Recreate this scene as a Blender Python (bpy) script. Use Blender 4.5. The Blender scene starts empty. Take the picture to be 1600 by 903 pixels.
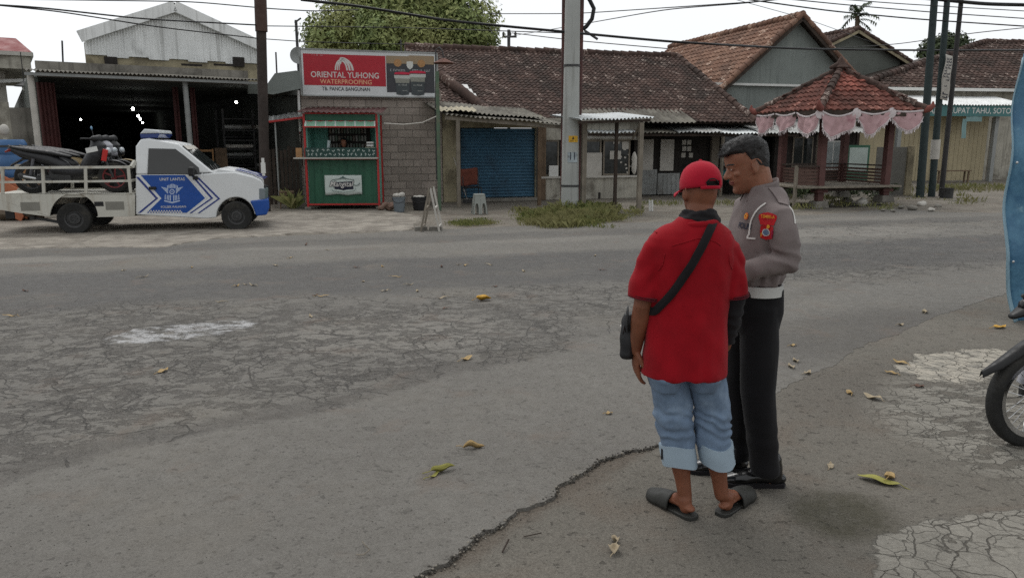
import bpy, bmesh, math, random
from mathutils import Vector, Matrix, noise
from mathutils.bvhtree import BVHTree
R = math.radians
random.seed(7)
SC = bpy.context.scene
COL = SC.collection
V = Vector
# ------------------------------------------------------------------ camera model (photo pixels 1600x903)
FPX, PITCH, CAMH = 1186.0, R(11.0), 1.70
def ray(px, py):
    u = (451.5 - py) / FPX
    return V(((px - 800) / FPX, math.cos(PITCH) + u * math.sin(PITCH), -math.sin(PITCH) + u * math.cos(PITCH)))
CAM = V((0, 0, CAMH))
def G(px, py, z=0.0):
    d = ray(px, py); return CAM + d * ((z - CAMH) / d.z)
def P(px, py, Y):
    d = ray(px, py); return CAM + d * (Y / d.y)
class Frame:
    """local frame of a facade: u along the front, v away from the street, z up"""
    def __init__(s, o, ang):
        s.o = V((o[0], o[1], 0)); s.a = ang
        s.U = V((math.cos(ang), math.sin(ang), 0)); s.W = V((-math.sin(ang), math.cos(ang), 0))
    def q(s, px, py, v=0.0):
        d = ray(px, py); t = (v - (CAM - s.o).dot(s.W)) / d.dot(s.W)
        p = CAM + d * t
        return ((p - s.o).dot(s.U), p.z)
    def pt(s, u, v, z): return s.o + s.U * u + s.W * v + V((0, 0, z))
    def loc(s, p): return V(((p - s.o).dot(s.U), (p - s.o).dot(s.W), p.z))
# ------------------------------------------------------------------ objects
def thing(name, label, cat, loc=(0, 0, 0), rz=0.0, group=None):
    o = bpy.data.objects.new(name, None); COL.objects.link(o)
    o.location = loc; o.rotation_euler = (0, 0, rz); o.empty_display_size = .2
    tag(o, label, cat, group); return o
def tag(o, label=None, cat=None, group=None, kind=None):
    if label: o['label'] = label
    if cat: o['category'] = cat
    if group: o['group'] = group
    if kind: o['kind'] = kind
    return o
def kids(o): return [c for c in bpy.data.objects if c.parent == o]
def copy_tree(o, parent=None):
    c = o.copy(); COL.objects.link(c)
    if parent is not None: c.parent = parent
    for ch in kids(o): copy_tree(ch, c)
    return c
# ------------------------------------------------------------------ mesh builder
class MB:
    def __init__(s): s.v = []; s.f = []; s.m = []; s.r = []; s.cm = 0; s.cr = 0.5
    def add(s, vs, fs, m=None, r=None):
        o = len(s.v); s.v += [tuple(p) for p in vs]
        m = s.cm if m is None else m; r = s.cr if r is None else r
        for f in fs:
            s.f.append([i + o for i in f]); s.m.append(m); s.r.append(r)
        return s
    def xf(s, M, start=0):
        for i in range(start, len(s.v)): s.v[i] = tuple(M @ V(s.v[i]))
        return s
    def box(s, c, d, rot=None, m=None, taper=1.0, r=None):
        x, y, z = d[0] / 2, d[1] / 2, d[2] / 2; c = V(c)
        pts = [V((sx * x * (taper if sz > 0 else 1), sy * y * (taper if sz > 0 else 1), sz * z)) for sz in (-1, 1) for sy in (-1, 1) for sx in (-1, 1)]
        if rot is not None: pts = [rot @ p for p in pts]
        return s.add([p + c for p in pts], [(0, 2, 3, 1), (4, 5, 7, 6), (0, 1, 5, 4), (2, 6, 7, 3), (0, 4, 6, 2), (1, 3, 7, 5)], m, r)
    def bx(s, x0, x1, y0, y1, z0, z1, m=None, r=None):
        return s.box(((x0 + x1) / 2, (y0 + y1) / 2, (z0 + z1) / 2), (abs(x1 - x0), abs(y1 - y0), abs(z1 - z0)), None, m, 1, r)
    def beam(s, a, b, w, h, m=None, up=(0, 0, 1)):
        a, b = V(a), V(b); d = b - a; L = d.length; d.normalize(); up = V(up)
        if abs(d.dot(up)) > .98: up = V((0, 1, 0))
        x = d.cross(up).normalized(); z = x.cross(d).normalized()
        M = Matrix((x, d, z)).transposed()
        return s.box((a + b) / 2, (w, L, h), M, m)
    def tube(s, pts, r, n=8, m=None, round_=False, flat=1.0, side=None, closed=False):
        """swept tube, r a number or a list; flat squashes along the second axis"""
        pts = [V(p) for p in pts]; k = len(pts)
        rs = list(r) if isinstance(r, (list, tuple)) else [r] * k
        if round_:
            d0 = (pts[0] - pts[1]).normalized(); d1 = (pts[-1] - pts[-2]).normalized()
            A = [(pts[0] + d0 * rs[0] * a, rs[0] * b) for a, b in ((.95, .25), (.75, .66), (.4, .92))]
            B = [(pts[-1] + d1 * rs[-1] * a, rs[-1] * b) for a, b in ((.4, .92), (.75, .66), (.95, .25))]
            pts = [p for p, _ in A] + pts + [p for p, _ in B]; rs = [q for _, q in A] + rs + [q for _, q in B]; k = len(pts)
        t0 = (pts[1] - pts[0]).normalized()
        ref = V(side) if side is not None else (V((0, 0, 1)) if abs(t0.z) < .9 else V((0, 1, 0)))
        x = (ref - t0 * ref.dot(t0)).normalized(); vs = []
        for i in range(k):
            if closed: t = (pts[(i + 1) % k] - pts[i - 1]).normalized()
            else: t = (pts[min(i + 1, k - 1)] - pts[max(i - 1, 0)]).normalized()
            x = (x - t * x.dot(t)).normalized(); y = t.cross(x)
            for j in range(n):
                a = 2 * math.pi * j / n
                vs.append(pts[i] + (x * math.cos(a) + y * math.sin(a) * flat) * rs[i])
        fs = []
        for i in range(k if closed else k - 1):
            i2 = (i + 1) % k
            for j in range(n):
                fs.append((i * n + j, i * n + (j + 1) % n, i2 * n + (j + 1) % n, i2 * n + j))
        if not closed: fs += [tuple(range(n - 1, -1, -1)), tuple((k - 1) * n + j for j in range(n))]
        return s.add(vs, fs, m)
    def loft(s, rings, n=28, m=None, cap=True):
        """rings: (cx, cy, cz, rx, ry[, exponent])"""
        vs = []
        for g in rings:
            e = 2.0 / (g[5] if len(g) > 5 else 2.0)
            for j in range(n):
                a = 2 * math.pi * j / n; c, q = math.cos(a), math.sin(a)
                vs.append((g[0] + g[3] * math.copysign(abs(c) ** e, c), g[1] + g[4] * math.copysign(abs(q) ** e, q), g[2]))
        k = len(rings); fs = []
        for i in range(k - 1):
            for j in range(n): fs.append((i * n + j, i * n + (j + 1) % n, (i + 1) * n + (j + 1) % n, (i + 1) * n + j))
        if cap: fs += [tuple(range(n - 1, -1, -1)), tuple((k - 1) * n + j for j in range(n))]
        return s.add(vs, fs, m)
    def ell(s, c, r, n=14, k=9, rot=None, m=None):
        c = V(c); vs = []; fs = []
        for i in range(k + 1):
            a = math.pi * i / k
            for j in range(n):
                b = 2 * math.pi * j / n
                p = V((r[0] * math.sin(a) * math.cos(b), r[1] * math.sin(a) * math.sin(b), -r[2] * math.cos(a)))
                vs.append(c + (rot @ p if rot is not None else p))
        for i in range(k):
            for j in range(n): fs.append((i * n + j, i * n + (j + 1) % n, (i + 1) * n + (j + 1) % n, (i + 1) * n + j))
        return s.add(vs, fs, m)
    def lathe(s, prof, n=24, c=(0, 0, 0), axis='z', m=None, close=False):
        c = V(c); vs = []; fs = []; k = len(prof)
        for r, h in prof:
            for j in range(n):
                a = 2 * math.pi * j / n; x, y = r * math.cos(a), r * math.sin(a)
                vs.append(c + (V((x, y, h)) if axis == 'z' else V((x, h, y)) if axis == 'y' else V((h, x, y))))
        for i in range(k if close else k - 1):
            i2 = (i + 1) % k
            for j in range(n): fs.append((i * n + j, i * n + (j + 1) % n, i2 * n + (j + 1) % n, i2 * n + j))
        if not close: fs += [tuple(range(n)), tuple((k - 1) * n + j for j in range(n))]
        return s.add(vs, fs, m)
    def prism(s, poly, fn0, fn1, m=None):
        """polygon of 2D points mapped by fn0 / fn1 to the two faces"""
        n = len(poly); vs = [fn0(*p) for p in poly] + [fn1(*p) for p in poly]
        fs = [tuple(range(n)), tuple(range(2 * n - 1, n - 1, -1))] + [(i, (i + 1) % n, n + (i + 1) % n, n + i) for i in range(n)]
        return s.add(vs, fs, m)
    def slab(s, poly, v0, v1, m=None):       # polygon in (u,z), extruded along v
        return s.prism(poly, lambda a, b: (a, v0, b), lambda a, b: (a, v1, b), m)
    def plate(s, poly, z0, z1, m=None):
        return s.prism(poly, lambda a, b: (a, b, z0), lambda a, b: (a, b, z1), m)
    def grid(s, fn, nu, nv, m=None, close_u=False):
        vs = [fn(i / nu, j / nv) for j in range(nv + 1) for i in range(nu + (0 if close_u else 1))]
        w = nu + (0 if close_u else 1)
        fs = [(j * w + i, j * w + (i + 1) % w, (j + 1) * w + (i + 1) % w, (j + 1) * w + i) for j in range(nv) for i in range(nu)]
        return s.add(vs, fs, m)
    def corr(s, p, U, W, nw, amp, m=None, rows=1, th=.006):
        """corrugated sheet: waves run across U, ribs along W"""
        p, U, W = V(p), V(U), V(W); N = U.cross(W).normalized()
        if N.z < -.001: N = -N
        k = nw * 6
        ph = random.random()*6
        for off in (0, -th):
            s.grid(lambda a, b: p + U * a + W * b + N * (off + amp * math.cos(2 * math.pi * nw * a)) + N * .010 * math.sin(a * 9 + b * 5 + ph), k, rows, m)
        return s
    def tiles(s, p, U, W, nu, nv, amp=.022, step=.03, keep=None, m=None, rng=None, pal=None):
        """pantile roof: U along the eave, W up the slope, one curved tile at a time"""
        rg = rng or random.Random(3); p, U, W = V(p), V(U), V(W); N = U.cross(W).normalized()
        if N.z < 0: N = -N
        prof = [(0, -.3), (.16, .55), (.34, 1), (.52, .55), (.72, -.55), (.88, -.8), (1.0, -.3)]
        for j in range(nv):
            for i in range(nu):
                a0 = (i + .5) / nu; b0 = (j + .5) / nv
                if keep and not keep(a0, b0): continue
                jz = rg.uniform(-.006, .006); jb = rg.uniform(-.05, .05) / nv; jr = rg.uniform(-.07, .07)
                lo, hi, lip = [], [], []
                for t, h in prof:
                    a = (i + t + jr * .2) / nu
                    lo.append(p + U * a + W * (j / nv + jb - .12 / nv) + N * (h * amp + step + jz + jr * .03 * (t - .5)))
                    hi.append(p + U * a + W * ((j + 1) / nv + jb) + N * (h * amp + jz * .5))
                    lip.append(p + U * a + W * (j / nv + jb - .12 / nv) + N * (h * amp + jz - .004))
                k = len(prof); rv = rg.random()
                s.add(lo + hi + lip, [(q, q + 1, k + q + 1, k + q) for q in range(k - 1)] + [(2 * k + q, 2 * k + q + 1, q + 1, q) for q in range(k - 1)], m, rv)
        return s
    def ridge(s, a, b, r=.11, step=.3, m=None):
        a, b = V(a), V(b); n = max(1, int((b - a).length / step)); rg = random.Random(5)
        for i in range(n):
            p0 = a.lerp(b, i / n); p1 = a.lerp(b, (i + 1.12) / n); o = V((0, 0, rg.uniform(-.012, .012)))
            s.cr = rg.random(); s.tube([p0 + o + V((0, 0, .015)), p1 + o], [r * 1.08, r * .9], 10, m)
        s.cr = .5; return s
    def text(s, txt, fn, box, m=None, bold=0.0, shear=0.0, fit=True, space=1.0, sub=0):
        """lettering laid on a surface: fn maps (u, z) to 3D, box = (u0, u1, z0, z1)"""
        cu = bpy.data.curves.new('lettering', 'FONT'); cu.body = txt; cu.shear = shear; cu.offset = bold; cu.space_character = space
        cu.resolution_u = 3
        ob = bpy.data.objects.new('lettering', cu); COL.objects.link(ob)
        me = bpy.data.meshes.new_from_object(ob.evaluated_get(bpy.context.evaluated_depsgraph_get()))
        bpy.data.objects.remove(ob); bpy.data.curves.remove(cu)
        if sub:
            b = bmesh.new(); b.from_mesh(me); bmesh.ops.subdivide_edges(b, edges=b.edges[:], cuts=sub, use_grid_fill=True); b.to_mesh(me); b.free()
        pts = [v.co.copy() for v in me.vertices]; fs = [tuple(p.vertices) for p in me.polygons]; bpy.data.meshes.remove(me)
        if not pts: return s
        x0 = min(p.x for p in pts); x1 = max(p.x for p in pts); y0 = min(p.y for p in pts); y1 = max(p.y for p in pts)
        return s.add([fn(box[0] + (p.x - x0) / (x1 - x0) * (box[1] - box[0]), box[2] + (p.y - y0) / (y1 - y0) * (box[3] - box[2])) for p in pts], fs, m)
    def strokes(s, fn, box, n, m=None, seed=1):
        """print too small to read: a run of short upright and flat marks"""
        rg = random.Random(seed); u0, u1, z0, z1 = box; w = (u1 - u0) / n
        for i in range(n):
            if rg.random() < .14: continue
            a = u0 + w * i; b = a + w * .72; k = rg.randrange(3); h = z1 - z0
            bars = [(a, a + w * .26, z0, z1), (a + w * .26, b, z0, z0 + h * .2)] if k == 0 else [(a, a + w * .26, z0, z1), (a + w * .26, b, z1 - h * .2, z1)] if k == 1 else [(a, b, z1 - h * .2, z1), (a, b, z0, z0 + h * .2), (a, a + w * .26, z0 + h * .2, z1 - h * .2)]
            for c in bars: s.add([fn(c[0], c[2]), fn(c[1], c[2]), fn(c[1], c[3]), fn(c[0], c[3])], [(0, 1, 2, 3)], m)
        return s
    def mesh(s, name):
        me = bpy.data.meshes.new(name); me.from_pydata(s.v, [], s.f); me.validate(); return me
    def build(s, name, mats, parent=None, smooth=None, bevel=0.0, seg=2, fixn=True):
        me = bpy.data.meshes.new(name); me.from_pydata(s.v, [], s.f)
        mats = mats if isinstance(mats, (list, tuple)) else [mats]
        for q in mats: me.materials.append(q)
        me.polygons.foreach_set('material_index', s.m)
        at = me.attributes.new('rnd', 'FLOAT', 'FACE'); at.data.foreach_set('value', s.r)
        if fixn:
            b = bmesh.new(); b.from_mesh(me); bmesh.ops.recalc_face_normals(b, faces=b.faces[:]); b.to_mesh(me); b.free()
        if smooth is not None:
            me.shade_smooth()
            if smooth < 179: me.set_sharp_from_angle(angle=R(smooth))
        me.update()
        o = bpy.data.objects.new(name, me); COL.objects.link(o)
        if parent is not None: o.parent = parent
        if bevel:
            md = o.modifiers.new('bevel', 'BEVEL'); md.width = bevel; md.segments = seg; md.limit_method = 'ANGLE'; md.angle_limit = R(40)
        return o
def remesh(mb, voxel, smooth=3, fold=None, sm_factor=.5):
    """fuse overlapping closed shapes into one continuous skin; returns an MB"""
    me = mb.mesh('tmp'); o = bpy.data.objects.new('tmp', me); COL.objects.link(o)
    md = o.modifiers.new('r', 'REMESH'); md.mode = 'VOXEL'; md.voxel_size = voxel
    if smooth:
        sm = o.modifiers.new('s', 'SMOOTH'); sm.iterations = smooth; sm.factor = sm_factor
    ev = bpy.data.meshes.new_from_object(o.evaluated_get(bpy.context.evaluated_depsgraph_get()))
    out = MB(); ev.update()
    if fold:
        vs = []
        for v in ev.vertices:
            n = v.normal; vs.append(tuple(v.co + n * fold(v.co, n)))
    else: vs = [tuple(v.co) for v in ev.vertices]
    out.add(vs, [tuple(p.vertices) for p in ev.polygons])
    bpy.data.objects.remove(o); bpy.data.meshes.remove(me); bpy.data.meshes.remove(ev)
    return out
def nz(p, s, seed=0): return noise.noise(V((p[0] * s[0] + seed, p[1] * s[1], p[2] * s[2])))
# ------------------------------------------------------------------ materials
class NT:
    def __init__(s, name):
        s.mat = bpy.data.materials.new(name); s.mat.use_nodes = True; s.t = s.mat.node_tree; s.t.nodes.clear()
        s.out = s.n('ShaderNodeOutputMaterial'); s.b = s.n('ShaderNodeBsdfPrincipled'); s.link(s.b.outputs[0], s.out.inputs[0])
        s.co = s.n('ShaderNodeTexCoord').outputs['Object']
    def n(s, t, **k):
        x = s.t.nodes.new(t)
        for a, b in k.items(): setattr(x, a, b)
        return x
    def link(s, a, b): s.t.links.new(a, b)
    def put(s, sock, v):
        if v is None: return
        if isinstance(v, bpy.types.NodeSocket): s.link(v, sock)
        else: sock.default_value = v
    def math(s, op, a, b=None, c=None, clamp=False):
        x = s.n('ShaderNodeMath', operation=op, use_clamp=clamp); s.put(x.inputs[0], a); s.put(x.inputs[1], b); s.put(x.inputs[2], c); return x.outputs[0]
    def noise(s, scale, detail=6, rough=.55, vec=None, dist=0, col=False):
        x = s.n('ShaderNodeTexNoise'); s.put(x.inputs['Vector'], vec if vec is not None else s.co)
        s.put(x.inputs['Scale'], scale); x.inputs['Detail'].default_value = detail; x.inputs['Roughness'].default_value = rough; x.inputs['Distortion'].default_value = dist
        return x.outputs['Color' if col else 'Fac']
    def vor(s, scale, feat='F1', vec=None, rnd=1.0, out='Distance'):
        x = s.n('ShaderNodeTexVoronoi', feature=feat); s.put(x.inputs['Vector'], vec if vec is not None else s.co); x.inputs['Scale'].default_value = scale
        x.inputs['Randomness'].default_value = rnd; return x.outputs[out]
    def ramp(s, v, lo, hi, a=0.0, b=1.0, smooth=True):
        x = s.n('ShaderNodeMapRange', interpolation_type='SMOOTHSTEP' if smooth else 'LINEAR'); s.put(x.inputs[0], v)
        s.put(x.inputs[1], lo); s.put(x.inputs[2], hi); s.put(x.inputs[3], a); s.put(x.inputs[4], b); return x.outputs[0]
    def mix(s, f, a, b, blend='MIX'):
        x = s.n('ShaderNodeMix', data_type='RGBA', blend_type=blend); s.put(x.inputs[0], f)
        s.put(x.inputs[6], c4(a)); s.put(x.inputs[7], c4(b)); return x.outputs[2]
    def vmul(s, vec, k):
        x = s.n('ShaderNodeVectorMath', operation='MULTIPLY'); s.put(x.inputs[0], vec); x.inputs[1].default_value = k; return x.outputs[0]
    def vadd(s, a, b):
        x = s.n('ShaderNodeVectorMath', operation='ADD'); s.put(x.inputs[0], a); s.put(x.inputs[1], b); return x.outputs[0]
    def warp(s, scale, amt, vec=None):
        x = s.n('ShaderNodeVectorMath', operation='SUBTRACT'); s.link(s.noise(scale, 3, .5, vec, col=True), x.inputs[0]); x.inputs[1].default_value = (.5, .5, .5)
        return s.vadd(vec if vec is not None else s.co, s.vmul(x.outputs[0], (amt, amt, amt)))
    def xyz(s, vec=None):
        x = s.n('ShaderNodeSeparateXYZ'); s.put(x.inputs[0], vec if vec is not None else s.co); return x.outputs
    def attr(s, name):
        x = s.n('ShaderNodeAttribute', attribute_name=name); return x.outputs['Fac']
    def bump(s, h, strength=.5, dist=.01, prev=None):
        x = s.n('ShaderNodeBump'); x.inputs['Strength'].default_value = strength; x.inputs['Distance'].default_value = dist; s.put(x.inputs['Height'], h)
        if prev is not None: s.link(prev, x.inputs['Normal'])
        return x.outputs[0]
    def done(s, col, rough=.8, bump=None, metal=0.0, spec=.4, **kw):
        s.put(s.b.inputs['Base Color'], c4(col)); s.put(s.b.inputs['Roughness'], rough); s.put(s.b.inputs['Metallic'], metal); s.put(s.b.inputs['Specular IOR Level'], spec)
        if bump is not None: s.link(bump, s.b.inputs['Normal'])
        for k, v in kw.items(): s.put(s.b.inputs[k.replace('_', ' ')], v)
        return s.mat
def c4(c):
    if isinstance(c, (tuple, list)): return (c[0], c[1], c[2], 1.0)
    return c
def sr(r, g, b):       # sRGB 0-255 to linear
    return tuple((x / 255 / 12.92) if x <= 10 else ((x / 255 + .055) / 1.055) ** 2.4 for x in (r, g, b))
def sc(c, k): return tuple(min(1, x * k) for x in c)
def mat(name, col, rough=.75, var=.22, scale=2.0, bump=.15, bs=40.0, bd=.004, metal=0.0, spec=.4, dirt=None, dcov=.45, dscale=1.6, streak=None, rnd=None, **kw):
    """painted / cast / cloth surface: soft tonal variation, optional dirt patches, vertical streaks and per-piece tone"""
    n = NT(name)
    v = n.noise(scale, 7, .6); c = n.mix(n.ramp(v, .25, .75), sc(col, 1 - var), sc(col, 1 + var * .7))
    if rnd: c = n.mix(n.attr('rnd'), n.mix(.65, c, rnd[0]), n.mix(.65, c, rnd[1]))
    if dirt:
        d = n.ramp(n.noise(dscale, 9, .65, n.warp(2, .3)), 1 - dcov - .12, 1 - dcov + .12); c = n.mix(n.math('MULTIPLY', d, .85), c, dirt)
    if streak:
        d = n.ramp(n.noise(1.0, 5, .6, n.vmul(n.co, (9, 9, .45))), .5, .72); c = n.mix(n.math('MULTIPLY', d, .6), c, streak)
    b = n.bump(n.noise(bs, 5, .6), bump, bd) if bump else None
    rr = n.ramp(n.noise(scale * 3, 4), .3, .7, max(.03, rough - .1), min(1, rough + .1))
    return n.done(c, rr, b, metal, spec, **kw)
# ------------------------------------------------------------------ camera, sky, sun
cd = bpy.data.cameras.new('camera'); cam = bpy.data.objects.new('camera', cd); COL.objects.link(cam)
cam.location = CAM; cam.rotation_euler = (R(90) - PITCH, 0, 0); cd.sensor_width = 36; cd.lens = FPX / 1600 * 36; cd.clip_end = 2000; cd.clip_start = .05
SC.camera = cam
W = bpy.data.worlds.new('World'); SC.world = W; W.use_nodes = True; wt = W.node_tree; wt.nodes.clear()
wo = wt.nodes.new('ShaderNodeOutputWorld'); bg = wt.nodes.new('ShaderNodeBackground'); wt.links.new(bg.outputs[0], wo.inputs[0])
sky = wt.nodes.new('ShaderNodeTexSky'); sky.sky_type = 'NISHITA'; sky.sun_disc = False; sky.sun_elevation = R(62); sky.sun_rotation = R(-28); sky.dust_density = 6; sky.air_density = 1.0
hs = wt.nodes.new('ShaderNodeHueSaturation'); hs.inputs['Saturation'].default_value = .12; wt.links.new(sky.outputs[0], hs.inputs['Color'])
mx = wt.nodes.new('ShaderNodeMix'); mx.data_type = 'RGBA'; mx.inputs[0].default_value = .82; wt.links.new(hs.outputs[0], mx.inputs[6]); mx.inputs[7].default_value = (8.3, 8.55, 8.75, 1)
# an overcast sheet: dimming added behind the viewer to shade sides facing it, faint cloud mottling
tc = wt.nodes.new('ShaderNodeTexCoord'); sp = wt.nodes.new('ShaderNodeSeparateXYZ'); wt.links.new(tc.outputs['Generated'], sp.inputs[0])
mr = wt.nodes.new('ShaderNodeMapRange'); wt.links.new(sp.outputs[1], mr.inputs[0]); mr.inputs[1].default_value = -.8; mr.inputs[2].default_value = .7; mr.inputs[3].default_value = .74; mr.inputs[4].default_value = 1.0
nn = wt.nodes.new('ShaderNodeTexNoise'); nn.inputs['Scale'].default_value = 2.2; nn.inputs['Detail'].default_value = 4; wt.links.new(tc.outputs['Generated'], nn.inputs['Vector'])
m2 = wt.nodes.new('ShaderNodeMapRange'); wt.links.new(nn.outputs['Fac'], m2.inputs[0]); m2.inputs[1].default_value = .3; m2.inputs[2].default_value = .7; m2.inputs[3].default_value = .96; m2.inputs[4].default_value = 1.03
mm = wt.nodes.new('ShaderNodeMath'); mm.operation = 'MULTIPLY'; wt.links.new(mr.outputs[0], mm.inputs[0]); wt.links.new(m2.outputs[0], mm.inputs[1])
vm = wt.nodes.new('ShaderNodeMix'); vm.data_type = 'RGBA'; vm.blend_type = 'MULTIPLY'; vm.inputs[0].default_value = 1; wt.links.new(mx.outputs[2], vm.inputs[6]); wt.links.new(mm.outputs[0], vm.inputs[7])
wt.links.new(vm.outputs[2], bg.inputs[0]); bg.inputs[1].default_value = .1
sd = bpy.data.lights.new('sun', 'SUN'); so = bpy.data.objects.new('sun', sd); COL.objects.link(so); sd.energy = .7; sd.angle = R(25); sd.color = (1, .97, .93)
so.rotation_euler = V((-.22, .42, .88)).to_track_quat('Z', 'Y').to_euler()
vs = SC.view_settings; vs.view_transform = 'Standard'; vs.look = 'None'; vs.exposure = .42; vs.gamma = 1
SC.cycles.max_bounces = 6; SC.cycles.transparent_max_bounces = 8
SC.cycles.use_denoising = False; SC.cycles.sample_clamp_indirect = 2.0; SC.cycles.blur_glossy = 1.0
# ------------------------------------------------------------------ ground materials
def asphalt():
    n = NT('worn_asphalt'); x, y, z = n.xyz()
    wv = n.warp(.9, .8); wx, wy, _ = n.xyz(wv); w2 = n.xyz(n.warp(3.5, .35, n.warp(.9, .5)))
    fine = n.noise(130, 4, .75); grit = n.noise(42, 5, .7); mid = n.noise(11, 9, .7); big = n.noise(.55, 5, .6)
    def ell(cx, cy, rx, ry, ang, soft=.35, vec=(wx, wy)):
        dx = n.math('SUBTRACT', vec[0], cx); dy = n.math('SUBTRACT', vec[1], cy); ca, sa = math.cos(ang), math.sin(ang)
        a = n.math('DIVIDE', n.math('ADD', n.math('MULTIPLY', dx, ca), n.math('MULTIPLY', dy, sa)), rx)
        b = n.math('DIVIDE', n.math('SUBTRACT', n.math('MULTIPLY', dy, ca), n.math('MULTIPLY', dx, sa)), ry)
        d = n.math('SQRT', n.math('ADD', n.math('MULTIPLY', a, a), n.math('MULTIPLY', b, b)))
        return n.ramp(d, 1 - soft, 1 + soft * .3, 1, 0)
    def side(p0, p1, soft, vec=(wx, wy)):      # 1 on the far (left-hand) side of the line p0-p1
        dx, dy = p1[0] - p0[0], p1[1] - p0[1]; L = math.hypot(dx, dy); a, b = -dy / L, dx / L
        d = n.math('SUBTRACT', n.math('ADD', n.math('MULTIPLY', vec[0], a), n.math('MULTIPLY', vec[1], b)), a * p0[0] + b * p0[1]); return n.ramp(d, -soft, soft), d
    def band(a, b, c, w, soft=.25, vec=(wx, wy)):
        d = n.math('ABSOLUTE', n.math('SUBTRACT', n.math('ADD', n.math('MULTIPLY', vec[0], a), n.math('MULTIPLY', vec[1], b)), c))
        return n.ramp(d, w - soft, w + soft, 1, 0)
    M = lambda a, b: n.math('MULTIPLY', a, b)
    base = n.mix(n.ramp(big, .3, .7), sr(104, 100, 94), sr(116, 112, 105)); base = n.mix(n.ramp(mid, .3, .72, 0, .5), base, sr(92, 88, 82))
    # paler old patches near the far edge and round the cracked field
    for cx, cy, rx, ry, an, k in ((-3.2, 12.4, 1.7, .55, .28, .7), (-6.8, 10.9, 1.5, .35, .28, .8), (.6, 13.3, 1.6, .55, .28, .6), (-1.0, 6.6, 1.1, .75, .2, .6), (6.4, 14.3, 2.6, .7, .3, .8), (8.5, 12.1, 1.8, .45, .35, .7), (7.0, 16.5, 3, .5, .3, .5)):
        base = n.mix(M(ell(cx, cy, rx, ry, an, .3, (w2[0], w2[1])), k), base, sr(128, 123, 115))
    # re-laid darker lane
    dk = M(band(-.26, .966, 9.75, 1.25, .3, (w2[0], w2[1])), n.ramp(n.noise(1.6, 8, .65), .25, .5, .55, 1)); base = n.mix(M(dk, .97), base, sr(52, 50, 49))
    dk2 = M(band(-.29, .957, 13.1, .42, .2), .6); base = n.mix(dk2, base, sr(68, 66, 64))
    dk3 = ell(3.2, 6.6, 1.7, .95, .5, .6); base = n.mix(M(dk3, .7), base, sr(62, 58, 54))
    # the flaked field: its near boundary is an old joint with a dark strip
    p0, p1 = G(0, 750), G(640, 606); zl, dl = side((p0.x, p0.y), (p1.x, p1.y), .08); far = n.ramp(wy, 7.2, 8.6, 1, 0); rt = n.ramp(wx, -1.0, 1.6, 1, .45)
    zone = M(M(zl, far), rt); zone = n.math('MAXIMUM', zone, M(ell(.6, 7.9, 2.6, 1.2, .25, .6), .9)); zone = n.math('MAXIMUM', zone, M(ell(4.6, 10.3, 3.6, 1.3, .3, .6), .9))
    strip = M(n.ramp(n.math('ABSOLUTE', n.math('SUBTRACT', dl, .10)), .06, .17, 1, 0), M(n.ramp(wx, -.6, .9, 1, .35), n.ramp(n.noise(3, 6, .7), .3, .5)))
    nv = n.vmul(n.warp(2.2, .3), (.75, 1.15, 1))
    f1 = n.noise(4.2, 10, .68, nv); f2 = n.math('ABSOLUTE', n.math('SUBTRACT', n.noise(2.6, 8, .66, nv), .5)); f3 = n.noise(13, 6, .7, nv)
    flake = n.math('MAXIMUM', n.ramp(f1, .55, .60), n.ramp(f2, .012, .034, 1, 0)); flake = n.math('MAXIMUM', flake, n.ramp(f3, .60, .65))
    flake = M(flake, n.ramp(n.math('ADD', zone, n.math('MULTIPLY', n.noise(1.1, 4), .6)), .55, 1.05)); flake = n.math('MAXIMUM', M(flake, zone), M(strip, .8))
    base = n.mix(M(flake, .82), base, n.mix(grit, sr(62, 58, 54), sr(80, 75, 70)))
    # lone dark blotches, pores and oil spots on the smooth strip
    bl = n.ramp(n.noise(4.6, 5, .55, n.vmul(n.warp(4, .12), (.6, 1.25, 1))), .655, .69); base = n.mix(M(M(bl, .65), n.ramp(wx, -.5, 1.2, 1, .3)), base, sr(74, 71, 66))
    bl2 = n.ramp(n.noise(17, 3, .5), .66, .70); base = n.mix(M(bl2, .55), base, sr(72, 68, 63))
    # crazing
    cv = n.vor(2.0, 'DISTANCE_TO_EDGE', n.warp(9, .06, n.warp(2.2, .5))); cv2 = n.vor(5.2, 'DISTANCE_TO_EDGE', n.warp(14, .04, n.warp(5, .22)))
    cz = n.math('MAXIMUM', zone, M(ell(8, 13.8, 5, 2.6, .3, .6), .9))
    crk = M(n.math('MAXIMUM', n.ramp(cv, .003, .022, 1, 0), M(n.ramp(cv2, .006, .03, 1, 0), n.ramp(n.noise(1.1, 3), .45, .55))), M(n.ramp(cz, .05, .35), n.ramp(n.noise(2.1, 5), .36, .52)))
    base = n.mix(M(crk, .8), base, sr(50, 47, 44))
    # pothole mended with pale cement that has broken up again
    q = n.xyz(n.warp(12, .12, n.warp(3, .3))); gp = G(278, 521); ph = ell(gp.x + .03, gp.y, .66, .30, .55, .12, (q[0], q[1]))
    hole = M(ph, n.ramp(n.noise(6, 9, .8, n.vmul(n.co, (.7, 1.3, 1))), .44, .54)); rim = M(ell(gp.x, gp.y + .06, .85, .42, .55, .4, (q[0], q[1])), n.ramp(n.noise(8, 6, .7), .45, .55))
    base = n.mix(M(rim, .55), base, sr(70, 66, 62)); base = n.mix(hole, base, n.mix(grit, sr(160, 159, 158), sr(205, 204, 203)))
    # aggregate, grit and dust
    base = n.mix(n.ramp(fine, .30, .70, 0, .55), base, n.mix(.5, base, sr(166, 160, 150))); base = n.mix(n.ramp(grit, .30, .46, .5, 0), base, sr(66, 62, 57))
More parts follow.
